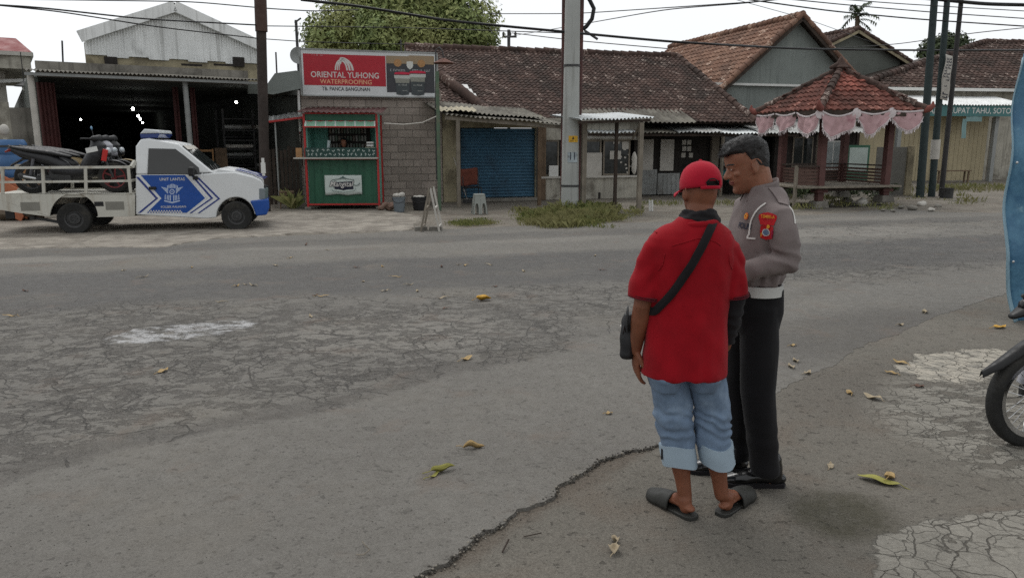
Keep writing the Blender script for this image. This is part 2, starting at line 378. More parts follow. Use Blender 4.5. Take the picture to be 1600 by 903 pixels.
    base = n.mix(n.ramp(n.vor(110), .05, .24, .5, 0), base, sr(56, 53, 49)); base = n.mix(n.ramp(n.noise(30, 2, .5), .64, .70, 0, .5), base, sr(60, 57, 52))
    base = n.mix(n.ramp(n.noise(.8, 6, .6), .5, .75, 0, .35), base, sr(128, 120, 107)); base = n.mix(n.ramp(n.noise(1.9, 5, .6, n.warp(1, .5)), .56, .72, 0, .35), base, sr(118, 100, 86))
    h = n.math('ADD', n.math('ADD', M(fine, .35), M(grit, .5)), M(mid, .7)); h = n.math('SUBTRACT', h, M(flake, .55)); h = n.math('SUBTRACT', h, crk)
    rg = n.ramp(mid, .3, .7, .74, .92); rg = n.math('SUBTRACT', rg, M(hole, .2)); rg = n.math('SUBTRACT', rg, M(dk, .14))
    base = n.mix(1.0, base, (.82, .83, .845), 'MULTIPLY')
    return n.done(base, rg, n.bump(h, .95, .012), spec=.35)
def earth():
    n = NT('packed_earth'); x, y, z = n.xyz(); M = lambda a, b: n.math('MULTIPLY', a, b)
    fine = n.noise(110, 4, .75); grit = n.noise(34, 5, .7); mid = n.noise(8, 9, .7); big = n.noise(.7, 5, .6); w = n.xyz(n.warp(11, .07, n.warp(3, .25)))
    def ell(cx, cy, rx, ry, ang=0, soft=.3):
        dx = n.math('SUBTRACT', w[0], cx); dy = n.math('SUBTRACT', w[1], cy); ca, sa = math.cos(ang), math.sin(ang)
        a = n.math('DIVIDE', n.math('ADD', M(dx, ca), M(dy, sa)), rx); b = n.math('DIVIDE', n.math('SUBTRACT', M(dy, ca), M(dx, sa)), ry)
        return n.ramp(n.math('SQRT', n.math('ADD', M(a, a), M(b, b))), 1 - soft, 1 + soft * .2, 1, 0)
    base = n.mix(n.ramp(big, .3, .7), sr(98, 94, 87), sr(114, 109, 101)); base = n.mix(n.ramp(mid, .32, .7, 0, .55), base, sr(86, 82, 75))
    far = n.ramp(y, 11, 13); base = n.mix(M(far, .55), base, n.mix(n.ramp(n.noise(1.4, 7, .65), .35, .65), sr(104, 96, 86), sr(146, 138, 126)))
    so_ = n.ramp(n.noise(1.7, 5, .6, n.warp(1, .4)), .5, .7, 0, .6); base = n.mix(so_, base, sr(98, 84, 72))
    dkr = ell(2.3, 5.0, 1.2, .55, .8, .7); base = n.mix(M(dkr, .55), base, sr(76, 70, 64))
    # damp, mossy hollow in front of the cracked slab
    c = G(1318, 806); d = ell(c.x, c.y, .27, .22, .3, .75); base = n.mix(M(d, .8), base, n.mix(grit, sr(58, 53, 40), sr(78, 72, 56)))
    # brown soil washed along the foot of the broken road edge
    e0, e1 = G(650, 900), G(1030, 690); L = math.hypot(e1.x - e0.x, e1.y - e0.y); a_, b_ = -(e1.y - e0.y) / L, (e1.x - e0.x) / L
    dl = n.math('SUBTRACT', n.math('ADD', M(w[0], a_), M(w[1], b_)), a_ * e0.x + b_ * e0.y); near_ = M(n.ramp(dl, -.10, -.01), n.ramp(n.math('ADD', x, y), 4.9, 5.5, 1, 0)); base = n.mix(M(near_, .75), base, n.mix(grit, sr(62, 54, 46), sr(98, 84, 72)))
    base = n.mix(1.0, base, (.80, .795, .79), 'MULTIPLY')
    base = n.mix(M(ell(c.x, c.y, .32, .27, .3, .8), .6), base, n.mix(grit, sr(40, 37, 27), sr(58, 53, 40)))
    # remnants of a cement apron: a cracked field bottom right, a band by the stall, scattered crumbs between
    s1, s2, s3 = G(1500, 860), G(1485, 572), G(1540, 668); bn = n.math('SUBTRACT', n.noise(3.2, 9, .68), .5); m1 = n.ramp(n.math('ADD', ell(s1.x + .52, s1.y - .42, 1.22, .86, .0, .32), n.math('MULTIPLY', bn, .9)), .42, .52); m2 = n.ramp(n.math('ADD', ell(s2.x + .12, s2.y, .95, .50, .45, .8), n.math('MULTIPLY', bn, 1.5)), .44, .56); m3 = M(ell(s3.x + .25, s3.y - .1, .95, 1.15, .1, .4), n.ramp(n.noise(4.5, 6, .65, n.vmul(n.warp(4, .2), (.7, 1.5, 1))), .42, .47))
    cem = n.math('MAXIMUM', n.math('MAXIMUM', m1, m2), m3); cem = M(cem, n.math('MAXIMUM', n.ramp(n.noise(4, 8, .7), .30, .36), M(m1, .0)))
    c1 = n.vor(3.4, 'DISTANCE_TO_EDGE', n.warp(16, .03, n.warp(2.6, .3))); c2 = n.vor(9.5, 'DISTANCE_TO_EDGE', n.warp(8, .10)); rimz = n.math('SUBTRACT', 1.0, ell(s1.x + .56, s1.y - .42, 1.0, .68, .0, .5))
    ck = n.math('MAXIMUM', n.ramp(c1, .002, .013, 1, 0), M(n.ramp(c2, .003, .028, 1, 0), n.math('MAXIMUM', M(rimz, .9), n.ramp(n.noise(2.2, 3), .52, .6))))
    cc = n.mix(n.ramp(n.noise(2.4, 8, .7), .3, .7), sr(116, 113, 106), sr(146, 142, 133)); cc = n.mix(n.ramp(n.noise(28, 6, .75, n.vmul(n.co, (1, 2.2, 1))), .42, .62, 0, .45), cc, sr(92, 88, 81)); cc = n.mix(M(m2, n.ramp(mid, .35, .6)), cc, sr(168, 161, 148)); cc = n.mix(M(ck, n.ramp(n.noise(6, 4), .3, .6, .45, .95)), cc, sr(60, 56, 50))
    base = n.mix(n.math('MULTIPLY', cem, n.ramp(n.noise(9, 6, .7), .25, .45, .55, 1)), base, cc)
    base = n.mix(n.ramp(fine, .30, .70, 0, .5), base, n.mix(.5, base, sr(166, 160, 148))); base = n.mix(M(n.ramp(grit, .30, .46, .6, 0), n.math('SUBTRACT', 1.0, M(cem, .6))), base, sr(62, 58, 52))
    pit = M(n.ramp(n.noise(20, 3, .6), .63, .68), n.math('SUBTRACT', 1.0, cem)); base = n.mix(M(pit, .6), base, sr(64, 60, 54)); base = n.mix(n.ramp(n.vor(70), .05, .2, .5, 0), base, sr(62, 58, 53))
    base = n.mix(M(M(ell(c.x, c.y, .30, .25, .3, .6), n.math('SUBTRACT', 1.0, cem)), n.ramp(n.noise(7, 7, .7), .32, .6, .12, .62)), base, n.mix(grit, sr(44, 42, 26), sr(68, 64, 44)))
    h = n.math('ADD', n.math('ADD', M(fine, .35), M(grit, .6)), M(mid, .9)); h = n.math('SUBTRACT', h, M(pit, .5)); h = n.math('ADD', h, M(cem, 1.2)); h = n.math('SUBTRACT', h, M(M(cem, ck), 1.2))
    return n.done(base, n.math('SUBTRACT', .93, M(d, .2)), n.bump(h, .9, .013), spec=.3)
def slabmat(name, a, b, scale=3.0, crack=.9, sx=1.0):
    n = NT(name); v = n.warp(2.5, .28); vv = n.vmul(v, (sx, 1, 1))
    c1 = n.vor(scale, 'DISTANCE_TO_EDGE', vv); c2 = n.vor(scale * 3.1, 'DISTANCE_TO_EDGE', n.vmul(n.warp(6, .15), (sx, 1, 1)))
    k2 = n.math('MULTIPLY', n.ramp(c2, .008, .035, 1, 0), n.ramp(n.noise(2.2, 3), .5, .6))
    ck = n.math('MAXIMUM', n.math('MULTIPLY', n.ramp(c1, .003, .016, 1, 0), n.ramp(n.noise(4.5, 3), .35, .5, .3, 1)), k2)
    base = n.mix(n.ramp(n.noise(2.4, 7, .65), .3, .7), a, b); base = n.mix(n.ramp(n.noise(60, 4, .7), .4, .75, 0, .4), base, sc(a, .6))
    base = n.mix(n.ramp(n.noise(9, 6, .7), .6, .68, 0, .5), base, sc(a, .72))
    base = n.mix(n.math('MULTIPLY', n.math('MULTIPLY', ck, crack), n.ramp(n.noise(3.3, 4), .3, .6, .35, 1)), base, sr(70, 66, 59))
    h = n.math('SUBTRACT', n.math('ADD', n.noise(11, 7, .65), n.math('MULTIPLY', n.noise(120, 3), .25)), n.math('MULTIPLY', ck, 1.3))
    return n.done(base, .82, n.bump(h, .7, .012), spec=.35)
M_ASPH = asphalt(); M_EARTH = earth()
M_APRON = slabmat('dusty_concrete', sr(112, 105, 96), sr(156, 149, 138), .22, .35)
# ------------------------------------------------------------------ ground, road, slabs
g = MB()
def gz(x, y):
    z = 0.0
    if y > 17.5 and x > 9: z = .10 * min(1, (y - 17.5) / 3) * min(1, (x - 9) / 2)
    return z
xs = [-400, -120, -60, -40] + [i * 1.0 for i in range(-30, 41)] + [60, 120, 400]; ys = [-60, -20, -8] + [i * 1.0 for i in range(-4, 48)] + [60, 90, 160, 500, 900]
vs_ = [(x, y, gz(x, y) - (.006 if y > 17 else 0)) for y in ys for x in xs]; w_ = len(xs)
g.add(vs_, [(j * w_ + i, j * w_ + i + 1, (j + 1) * w_ + i + 1, (j + 1) * w_ + i) for j in range(len(ys) - 1) for i in range(w_ - 1)])
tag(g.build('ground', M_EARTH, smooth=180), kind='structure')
def rough_line(pts, step=.06, amp=.05, seed=0, closed=False):
    out = []
    pts = [V((p[0], p[1], 0)) for p in pts]; k = len(pts)
    for i in range(k if closed else k - 1):
        a, b = pts[i], pts[(i + 1) % k]; m = max(1, int((b - a).length / step)); d = (b - a).normalized(); nn_ = V((-d.y, d.x, 0))
        for j in range(m):
            p = a.lerp(b, j / m)
            o = noise.noise(V((p.x * 1.3, p.y * 1.3, seed))) * amp * 1.6 + noise.noise(V((p.x * 6, p.y * 6, seed + 9))) * amp * .8 + noise.noise(V((p.x * 21, p.y * 21, seed + 5))) * amp * .4
            out.append(p + nn_ * o)
    if not closed: out.append(pts[-1])
    return out
def sheet(name, poly, z, m, drop=.03, inset=.03):
    """a thin layer with a broken, bevelled edge lying on the ground"""
    from mathutils.geometry import tessellate_polygon
    mb = MB(); n = len(poly); tris = tessellate_polygon([[V((p.x, p.y, 0)) for p in poly]])
    mb.add([(p.x, p.y, z) for p in poly], tris)
    area = sum(poly[i].x * poly[(i + 1) % n].y - poly[(i + 1) % n].x * poly[i].y for i in range(n)); sg = 1 if area > 0 else -1
    vs = []
    for i, p in enumerate(poly):
        d = (poly[(i + 1) % n] - poly[i - 1]).normalized(); o = V((d.y, -d.x, 0)) * sg * inset * max(.15, 1 + .9 * noise.noise(p * 7) + .9 * noise.noise(p * 31))
        vs.append((p.x, p.y, z)); vs.append((p.x + o.x, p.y + o.y, z - drop))
    mb.add(vs, [(2 * i, 2 * ((i + 1) % n), 2 * ((i + 1) % n) + 1, 2 * i + 1) for i in range(n)])
    o = mb.build(name, m)
    for p in o.data.polygons:
        if p.normal.z < 0: p.flip()
    return tag(o, kind='structure')
near = [(-3.2, -2.0), (-1.2, 1.6), (-.38, 2.75), (.0, 3.2), (.19, 3.45), (.5, 3.85), (.85, 4.13), (1.25, 4.45), (1.95, 5.1), (3.1, 6.3), (4.7, 7.7), (7.5, 9.9), (12, 13), (25, 20), (60, 36)]
farl = [(60, 52), (25, 28.2), (16, 24.0), (12.9, 21.9), (9, 18.8), (4.9, 16.6), (2.4, 15.9), (0, 15.25), (-3.5, 13.9), (-8.3, 12.25), (-14, 10.2), (-30, 4.5), (-60, -6)]
pl = rough_line(near, .014, .05, 3) + rough_line(farl, .12, .09, 8) + [V((-60, -20, 0)), V((-10, -20, 0))]
tag(sheet('road', pl, .019, M_ASPH, .034, .008), kind='structure')
# the near shoulder: packed earth that rises to meet the road surface on the right
def sz(x, y):
    k = max(0, min(1, (x + y - 5.0) / 1.1)); k = k * k * (3 - 2 * k)
    return .003 + .0135 * k + .006 * noise.noise(V((x * 1.7, y * 1.7, 4))) * (1 - .7 * k)
g = MB(); g.grid(lambda u, v: V((-1.6 + 12 * u, -.5 + 11.5 * v, sz(-1.6 + 12 * u, -.5 + 11.5 * v))), 150, 150)
o = g.build('shoulder', M_EARTH, smooth=180); tag(o, kind='structure')
s3_ = [G(-250, 393), G(100, 389), G(250, 388), G(330, 376), G(470, 366), G(640, 362), G(655, 340), G(600, 331), G(400, 333), G(0, 345), G(-250, 352)]
sheet('concrete_apron', rough_line(s3_, .12, .07, 51, True), .034, M_APRON, .04, .05)
# ------------------------------------------------------------------ people
def skin_mat(name, col):
    n = NT(name); c = n.mix(n.ramp(n.noise(14, 6, .6), .3, .7), sc(col, .85), sc(col, 1.12)); c = n.mix(n.ramp(n.noise(90, 3), .6, .8, 0, .3), c, sc(col, .7))
    return n.done(c, .55, n.bump(n.noise(220, 3), .25, .002), spec=.35, Subsurface_Weight=.08, Subsurface_Radius=(.012, .005, .003))
def cloth(name, col, rough=.9, var=.15, weave=420, dirt=None, spec=.2):
    n = NT(name); c = n.mix(n.ramp(n.noise(7, 6, .6), .3, .7), sc(col, 1 - var), sc(col, 1 + var)); c = n.mix(n.ramp(n.noise(weave, 2), .35, .7, 0, .3), c, sc(col, .7))
    if dirt: c = n.mix(n.ramp(n.noise(4.5, 6, .65), .5, .72, 0, .55), c, dirt)
    return n.done(c, rough, n.bump(n.noise(weave, 2), .2, .002), spec=spec, Sheen_Weight=.06)
SK1 = skin_mat('brown_skin', sr(120, 74, 53)); SK2 = skin_mat('tan_skin', sr(134, 91, 70))
RED = cloth('red_cotton', sr(142, 10, 24)); REDCAP = cloth('red_twill', sr(164, 20, 42)); BLK = cloth('black_cloth', sr(30, 28, 30)); BLKT = cloth('black_trouser', sr(22, 21, 23))
DENIM = cloth('faded_denim', sr(106, 124, 146), .9, .24, 300, sr(146, 163, 180)); DENIMIN = cloth('denim_inside', sr(150, 166, 178), .9, .1)
TAUPE = cloth('taupe_uniform', sr(118, 108, 106)); RUBB = mat('dark_rubber_foam', sr(44, 44, 41), .65, .15, 8, .15, 90); SHOE = mat('polished_black_leather', sr(18, 18, 19), .18, .2, 6, .1, 60, .003, spec=.6)
WHT = mat('white_trim', sr(205, 203, 198), .7, .06, 9); BELT = mat('white_belt_vinyl', sr(190, 190, 186), .35, .08, 5); HAIR = mat('black_hair', sr(26, 23, 22), .5, .3, 60, .5, 160, .004, spec=.4)
GOLD = mat('gold_thread', sr(222, 160, 40), .5, .15, 30); REDP = mat('red_patch', sr(176, 22, 30), .8, .12, 40); NAVY = mat('navy_thread', sr(28, 32, 52), .8, .1); PURP = mat('magenta_patch', sr(150, 24, 66), .8, .1)
EYEW = mat('eye_white', sr(205, 196, 188), .2, .05, 20, 0); EYEB = mat('dark_iris', sr(24, 16, 12), .1, .05, 20, 0); LIPM = skin_mat('lip_skin', sr(120, 66, 58)); GREYB = mat('blue_grey_disc', sr(96, 120, 148), .7, .1)
BAGM = mat('black_nylon', sr(30, 30, 32), .55, .25, 14, .3, 90, .004); DREDR = cloth('dark_red_rib', sr(86, 18, 28))
def head_shape(mb, M, k=1.0, nose=1.0):
    """head: face towards +x, chin at the origin height, overlapping closed shapes to be fused"""
    st = len(mb.v)
    T = [(-.004, .060, .000, .018), (.004, .080, -.012, .030), (.016, .089, -.034, .040), (.032, .087, -.056, .050), (.048, .084, -.068, .0575), (.06, .087, -.076, .061), (.072, .087, -.082, .0635),
         (.088, .0865, -.089, .067), (.105, .085, -.095, .070), (.120, .0815, -.099, .0715), (.128, .0815, -.1005, .072), (.138, .087, -.102, .073), (.148, .0905, -.103, .0735), (.165, .089, -.104, .0745), (.185, .083, -.101, .073),
         (.203, .071, -.090, .068), (.218, .054, -.072, .057), (.230, .032, -.050, .041), (.236, .012, -.030, .021)]
    n = 36; vs = []
    for z, f, b, w in T:
        cx = -.012
        for j in range(n):
            a = 2 * math.pi * j / n; c, s_ = math.cos(a), math.sin(a); e = .86 if c > 0 else .95
            rx = (f - cx) if c > 0 else (cx - b)
            vs.append((cx + rx * math.copysign(abs(c) ** e, c), w * math.copysign(abs(s_) ** .95, s_), z))
    fs = [(i * n + j, i * n + (j + 1) % n, (i + 1) * n + (j + 1) % n, (i + 1) * n + j) for i in range(len(T) - 1) for j in range(n)]
    fs += [tuple(range(n - 1, -1, -1)), tuple((len(T) - 1) * n + j for j in range(n))]
    mb.add(vs, fs)
    mb.tube([(.074, 0, .132), (.083, 0, .118), (.094 * nose, 0, .103), (.1015 * nose, 0, .0935)], [.009, .011, .0125, .0135], 10, round_=True)
    mb.ell((.088, 0, .092), (.016, .019, .010))
    for s_ in (1, -1):
        mb.ell((.091, .0125 * s_, .0905), (.011, .009, .009))
        mb.tube([(.083, .006 * s_, .139), (.082, .024 * s_, .142), (.068, .046 * s_, .138)], [.0075, .009, .007], 8, round_=True)      # brow
        mb.ell((.060, .040 * s_, .098), (.020, .016, .014))                                                                       # cheekbone
        mb.ell((.071, .030 * s_, .1255), (.0135, .0175, .0095))                                                                   # eyelid
        rot = Matrix.Rotation(R(24) * s_, 3, 'Z') @ Matrix.Rotation(R(-12), 3, 'Y')
        mb.ell((-.012, .077 * s_, .108), (.0195, .007, .0325), rot=rot); mb.ell((-.004, .074 * s_, .082), (.009, .0065, .010))      # ear, lobe
        mb.tube([(-.02 + .019 * math.cos(a), (.081 + .006 * math.sin(a * .5)) * s_, .108 + .031 * math.sin(a)) for a in [R(q) for q in range(-60, 200, 26)]], .0042, 6, round_=True)
    mb.tube([(.072, -.024, .0655), (.086, -.011, .0685), (.0905, 0, .069), (.086, .011, .0685), (.072, .024, .0655)], [.004, .0065, .0075, .0065, .004], 8, round_=True)
    mb.tube([(.072, -.020, .058), (.085, -.010, .0558), (.0885, 0, .0555), (.085, .010, .0558), (.072, .020, .058)], [.004, .007, .008, .007, .004], 8, round_=True)
    mb.ell((.079, 0, .02), (.014, .02, .015))
    for i in range(st, len(mb.v)): mb.v[i] = tuple(M @ (V(mb.v[i]) * k))
def hand_shape(mb, wrist, d, palm_n, thumb_side, k=1.0, curl=.35):
    """relaxed hand: palm and five separate bent fingers; d = direction of the fingers, palm_n = out of the palm"""
    d = V(d).normalized(); pn = V(palm_n); pn = (pn - d * pn.dot(d)).normalized(); sd_ = d.cross(pn).normalized() * thumb_side; w = V(wrist)
    def L(a, b, c): return w + d * a * k + sd_ * b * k + pn * c * k      # along, towards the thumb, out of the palm
    mb.tube([L(-.03, 0, 0), L(.0, 0, 0), L(.03, 0, 0), L(.065, -.001, .002), L(.088, -.002, .006)], [q * k for q in (.026, .026, .034, .040, .039)], 12, round_=True, flat=.42, side=sd_)
    for b, ln, r in ((.029, .072, .0092), (.010, .080, .0098), (-.010, .074, .0092), (-.028, .058, .0082)):
        p = [L(.07, b * .8, .003), L(.092, b, .006)]; a = curl * .6; q = p[-1]
        for f in (.45, .32, .23):
            q = q + (d * math.cos(a) + pn * math.sin(a)) * ln * f * k; p.append(q); a += curl
        mb.tube(p, [r * k, r * k * 1.02, r * k, r * k * .93, r * k * .8], 8, round_=True)
    mb.tube([L(.012, .022, .004), L(.035, .040, .012), L(.062, .050, .022), L(.085, .048, .032)], [q * k for q in (.014, .0125, .0108, .009)], 8, round_=True)
def foot_shape(mb, heel, toe, ankle, k=.86, barefoot=True):
    h, t = V(heel), V(toe); d = (t - h).normalized(); s_ = V((-d.y, d.x, 0)); L = (t - h).length
    def q(a, z, b=0): return h + d * L * a + V((0, 0, z * k)) + s_ * b * k
    mb.tube([q(.06, .030), q(.2, .036), q(.42, .040), q(.64, .032), q(.82, .022)], [q_ * k for q_ in (.028, .034, .037, .042, .040)], 14, round_=True, flat=.62, side=s_)
    mb.tube([q(.17, .025), q(.2, .06), V(ankle)], [.030, .032, .032], 12, round_=True)
    mb.tube([q(.5, .038), q(.33, .055), V(ankle) + d * .012], [.028, .03, .03], 12, round_=True)
    for b, ln, r in ((.028, .17, .013), (.010, .15, .0095), (-.006, .13, .009), (-.02, .10, .0085), (-.032, .07, .008)):
        mb.tube([q(.78, .02, b), q(.84 + ln, .014, b * 1.08)], [r * 1.05, r], 8, round_=True)
def bvh(mb): return BVHTree.FromPolygons(mb.v, mb.f)
def cast(b, Mi, px, py):
    """where the sight line of a photo pixel meets a body surface, in the person's own frame"""
    o = Mi @ CAM; d = (Mi.to_3x3() @ ray(px, py)).normalized(); h = b.ray_cast(o, d)
    return (h[0], h[1]) if h[0] is not None else (None, None)
def drape(b, pts, off=.004, sub=6):
    out = []; pts = [V(p) for p in pts]
    for i in range(len(pts) - 1):
        for j in range(sub):
            p = pts[i].lerp(pts[i + 1], j / sub); h = b.find_nearest(p); out.append((h[0] + h[1] * off, h[1]))
    h = b.find_nearest(pts[-1]); out.append((h[0] + h[1] * off, h[1])); return out
def ribbon(mb, line, w, th=.004, m=None):
    """flat strap lying on a surface: line of (point, normal)"""
    k = len(line); vs = []; fs = []
    P_ = [l[0] for l in line]
    for it in range(3): P_ = [P_[0]] + [(P_[i - 1] + P_[i] * 2 + P_[i + 1]) / 4 for i in range(1, k - 1)] + [P_[-1]]
    N_ = [l[1] for l in line]
    for it in range(4): N_ = [N_[0]] + [(N_[i - 1] + N_[i] * 2 + N_[i + 1]).normalized() for i in range(1, k - 1)] + [N_[-1]]
    for i in range(k):
        t = (P_[min(i + 1, k - 1)] - P_[max(i - 1, 0)]).normalized(); s_ = N_[i].cross(t).normalized()
        for a, b in ((-1, 0), (1, 0), (1, 1), (-1, 1)): vs.append(P_[i] + s_ * a * w / 2 + N_[i] * b * th)
    for i in range(k - 1):
        for j in range(4): fs.append((i * 4 + j, i * 4 + (j + 1) % 4, i * 4 + 4 + (j + 1) % 4, i * 4 + 4 + j))
    fs += [(3, 2, 1, 0), tuple((k - 1) * 4 + j for j in range(4))]
    return mb.add(vs, fs, m)
def decal(b, c, n, up, off=.004):
    """map (u, z) metres round a surface point onto the cloth"""
    n = V(n).normalized(); up = V(up); up = (up - n * up.dot(n)).normalized(); s_ = up.cross(n).normalized(); c = V(c)
    def fn(u, z, o=off):
        p = c + s_ * u + up * z
        h = b.ray_cast(p + n * .08, -n, .2)
        return (h[0] + n * o) if h[0] is not None else p
    return fn
def patch(mb, fn, poly, m=None, nrad=3, off=.004, c=None):
    """filled outline draped on the cloth (fan rings round its centre)"""
    cx = sum(p[0] for p in poly) / len(poly); cz = sum(p[1] for p in poly) / len(poly); k = len(poly)
    vs = [fn(cx, cz, off)]; fs = []
    for r in range(1, nrad + 1):
        for p in poly: vs.append(fn(cx + (p[0] - cx) * r / nrad, cz + (p[1] - cz) * r / nrad, off))
    for j in range(k): fs.append((0, 1 + j, 1 + (j + 1) % k))
    for r in range(1, nrad):
        o = 1 + (r - 1) * k
        for j in range(k): fs.append((o + j, o + k + j, o + k + (j + 1) % k, o + (j + 1) % k))
    return mb.add(vs, fs, m)
def circ(r, n=20, cx=0, cz=0, ry=None): return [(cx + r * math.cos(2 * math.pi * i / n), cz + (ry or r) * math.sin(2 * math.pi * i / n)) for i in range(n)]
# ---------------------------------------------------------------- man in the red shirt, seen from behind
def red_man():
    M = Matrix.Translation((.78, 3.30, 0)); Mi = M.inverted()
    t = thing('person', 'man seen from behind in red polo shirt, red cap, rolled-up jeans and slippers', 'person', (.78, 3.30, 0))
    hipz = .80
    La, Ra = V((.02, -.035, .095)), V((.19, -.03, .095)); Lk, Rk = V((-.035, .02, .46)), V((.135, .015, .46)); Lh, Rh = V((-.075, .02, .80)), V((.08, .02, .80))
    lheel, ltoe = V((.045, -.085, .022)), V((-.095, .135, .022)); rheel, rtoe = V((.188, -.055, .022)), V((.375, .155, .022))
    Hd = Matrix.Translation((.040, .02, 1.375)) @ Matrix.Rotation(R(90 + 15), 4, 'Z') @ Matrix.Rotation(R(6), 4, 'Y')
    b = MB()
    head_shape(b, Hd, .94)
    b.tube([(.015, -.015, 1.24), (.028, -.008, 1.34), (.04, .012, 1.44)], [.062, .057, .056], 16, round_=True)
    b.loft([(0, .01, .70, .15, .105), (0, .01, .84, .16, .115), (0, .01, 1.0, .15, .105), (0, .005, 1.15, .165, .108), (0, -.005, 1.26, .175, .105), (0.005, -.01, 1.31, .15, .085), (.015, -.015, 1.35, .08, .065)], 28)
    SL, EL, WL = V((-.160, -.01, 1.265)), V((-.204, -.02, .985)), V((-.216, .045, .765)); SR_, ER, WR = V((.178, -.01, 1.265)), V((.206, .0, .99)), V((.200, .075, .775))
    for S, E, Wr in ((SL, EL, WL), (SR_, ER, WR)):
        b.tube([S + V((0, 0, -.035)), S.lerp(E, .4), E, E.lerp(Wr, .3), E.lerp(Wr, .75), Wr], [.034, .045, .040, .042, .032, .026], 14, round_=True)
    hand_shape(b, WL, (.03, .06, -1), (1, .15, 0), 1, .98, .32)
    hand_shape(b, WR, (-.03, .1, -1), (-1, .15, 0), -1, .95, .4)
    for Hh, K, A, he, to in ((Lh, Lk, La, lheel, ltoe), (Rh, Rk, Ra, rheel, rtoe)):
        b.tube([Hh, Hh.lerp(K, .5), K, K.lerp(A, .22), K.lerp(A, .45), K.lerp(A, .8), A], [.085, .072, .055, .053, .052, .036, .032], 16, round_=True)
        foot_shape(b, he, V(he).lerp(V(to), .93), A)
    bm_ = remesh(b, .0045, 3); bm_.build('body', SK1, t, 180)
    # trousers
    def fold_j(p, n):
        k = max(0, 1 - abs(p.z - .43) / .13); s_ = math.sin(p.z * 105 + nz(p, (7, 7, 9)) * 6.5 + p.x * 22 + nz(p, (17, 17, 14), 6) * 3)
        return .0085 * k * s_ * (.55 + .9 * abs(nz(p, (9, 9, 9), 15))) + .009 * nz(p, (7, 7, 5), 3) + .005 * nz(p, (18, 18, 12), 8) + .004 * max(0, (.8 - p.z)) * math.sin((p.z + p.x * 1.2) * 60)
    jm = MB()
    for Hh, K, A, sx in ((Lh, Lk, La, -1), (Rh, Rk, Ra, 1)):
        c0 = K.lerp(A, .42); j = MB()
        j.loft([(sx * .084, .012, .60, .060, .10, 2.3), (sx * .086, .012, .66, .084, .126, 2.3), (sx * .084, .012, .72, .082, .112, 2.3), (sx * .080, .01, .84, .076, .10)], 32)
        j.tube([Hh + V((sx * .006, 0, -.06)), Hh.lerp(K, .5) + V((sx * .003, 0, 0)), K + V((sx * .006, 0, .06)), K + V((sx * .006, -.004, 0)), K.lerp(A, .2), c0], [.089, .088, .083, .085, .081, .074], 22, round_=False)
        q = remesh(j, .007, 3, fold_j); jm.add(q.v, q.f)
    jo = jm.build('trousers', DENIM, t, 180)
    for K, A, sx in ((Lk, La, -1), (Rk, Ra, 1)):
        d = (A - K).normalized(); cf = MB(); tg = MB(); c0 = K.lerp(A, .34); c1 = K.lerp(A, .60); rg = []
        for fr, r in ((0, .076), (0, .082), (.5, .0825), (1, .080), (1, .074), (.5, .071), (.0, .071)): rg.append((fr, r))
        nn_ = 30; vs = []
        for fr, r in rg:
            for q in range(nn_):
                a = 2 * math.pi * q / nn_; rr = r * (1 + .03 * math.sin(3 * a + sx) + .02 * math.sin(7 * a + fr * 2)); p = c0.lerp(c1, fr) + V((math.cos(a) * rr, math.sin(a) * rr, .010 * math.sin(2 * a + sx)))
                vs.append(p)
        cf.add(vs, [(i * nn_ + q, i * nn_ + (q + 1) % nn_, ((i + 1) % len(rg)) * nn_ + (q + 1) % nn_, ((i + 1) % len(rg)) * nn_ + q) for i in range(len(rg)) for q in range(nn_)])
        p = c0.lerp(c1, .45) + V((sx * .083, -.02, 0)); tg.box(p, (.006, .014, .05))
        co_ = cf.build('rolled_cuff', DENIMIN, t, 60); tg.build('cuff_tab', BLK, co_, bevel=.001)
    # polo shirt
    def fold_s(p, n):
        bk = .010 * nz(p, (9, 6, 2.0), 2) + .006 * nz(p, (22, 16, 5), 5) + .006 * nz((p.x + p.z * .6, p.y, p.z), (14, 10, 5), 8)
        lo = max(0, min(1, (1.1 - p.z) / .3)); bk += .007 * lo * nz(p, (16, 9, 1.2), 12)
        dg = max(0, 1 - abs((p.z - 1.12) - abs(p.x) * .2) / .2) * max(0, (abs(p.x) - .10) / .1); bk += .004 * min(1, dg) * math.sin((p.z + abs(p.x) * .9) * 58 + nz(p, (8, 8, 8), 3) * 4)
        return bk
    s_ = MB()
    s_.loft([(-.004, .01, .662, .192, .142, 2.2), (-.002, .01, .68, .192, .143, 2.2), (0, .01, .80, .184, .136, 2.2), (0, .01, .95, .178, .130, 2.2), (0, .005, 1.08, .182, .128, 2.2), (0, 0, 1.18, .192, .126, 2.2), (0, -.005, 1.255, .196, .118, 2.2), (.004, -.01, 1.290, .186, .106), (.01, -.014, 1.325, .152, .090), (.018, -.014, 1.354, .104, .076), (.022, -.012, 1.378, .074, .066)], 40)
    for S, E, sx in ((SL, EL, -1), (SR_, ER, 1)):
        e = S.lerp(E, .86)
        s_.tube([S + V((-sx * .045, 0, -.005)), S + V((sx * -.004, 0, -.030)), S.lerp(E, .3) + V((sx * .004, 0, 0)), S.lerp(E, .6) + V((sx * .002, 0, 0)), e], [.046, .054, .058, .062, .068 if sx < 0 else .064], 22, round_=False)
    sm_ = remesh(s_, .0075, 4, fold_s); so_ = sm_.build('polo_shirt', RED, t, 180); sb = bvh(sm_)
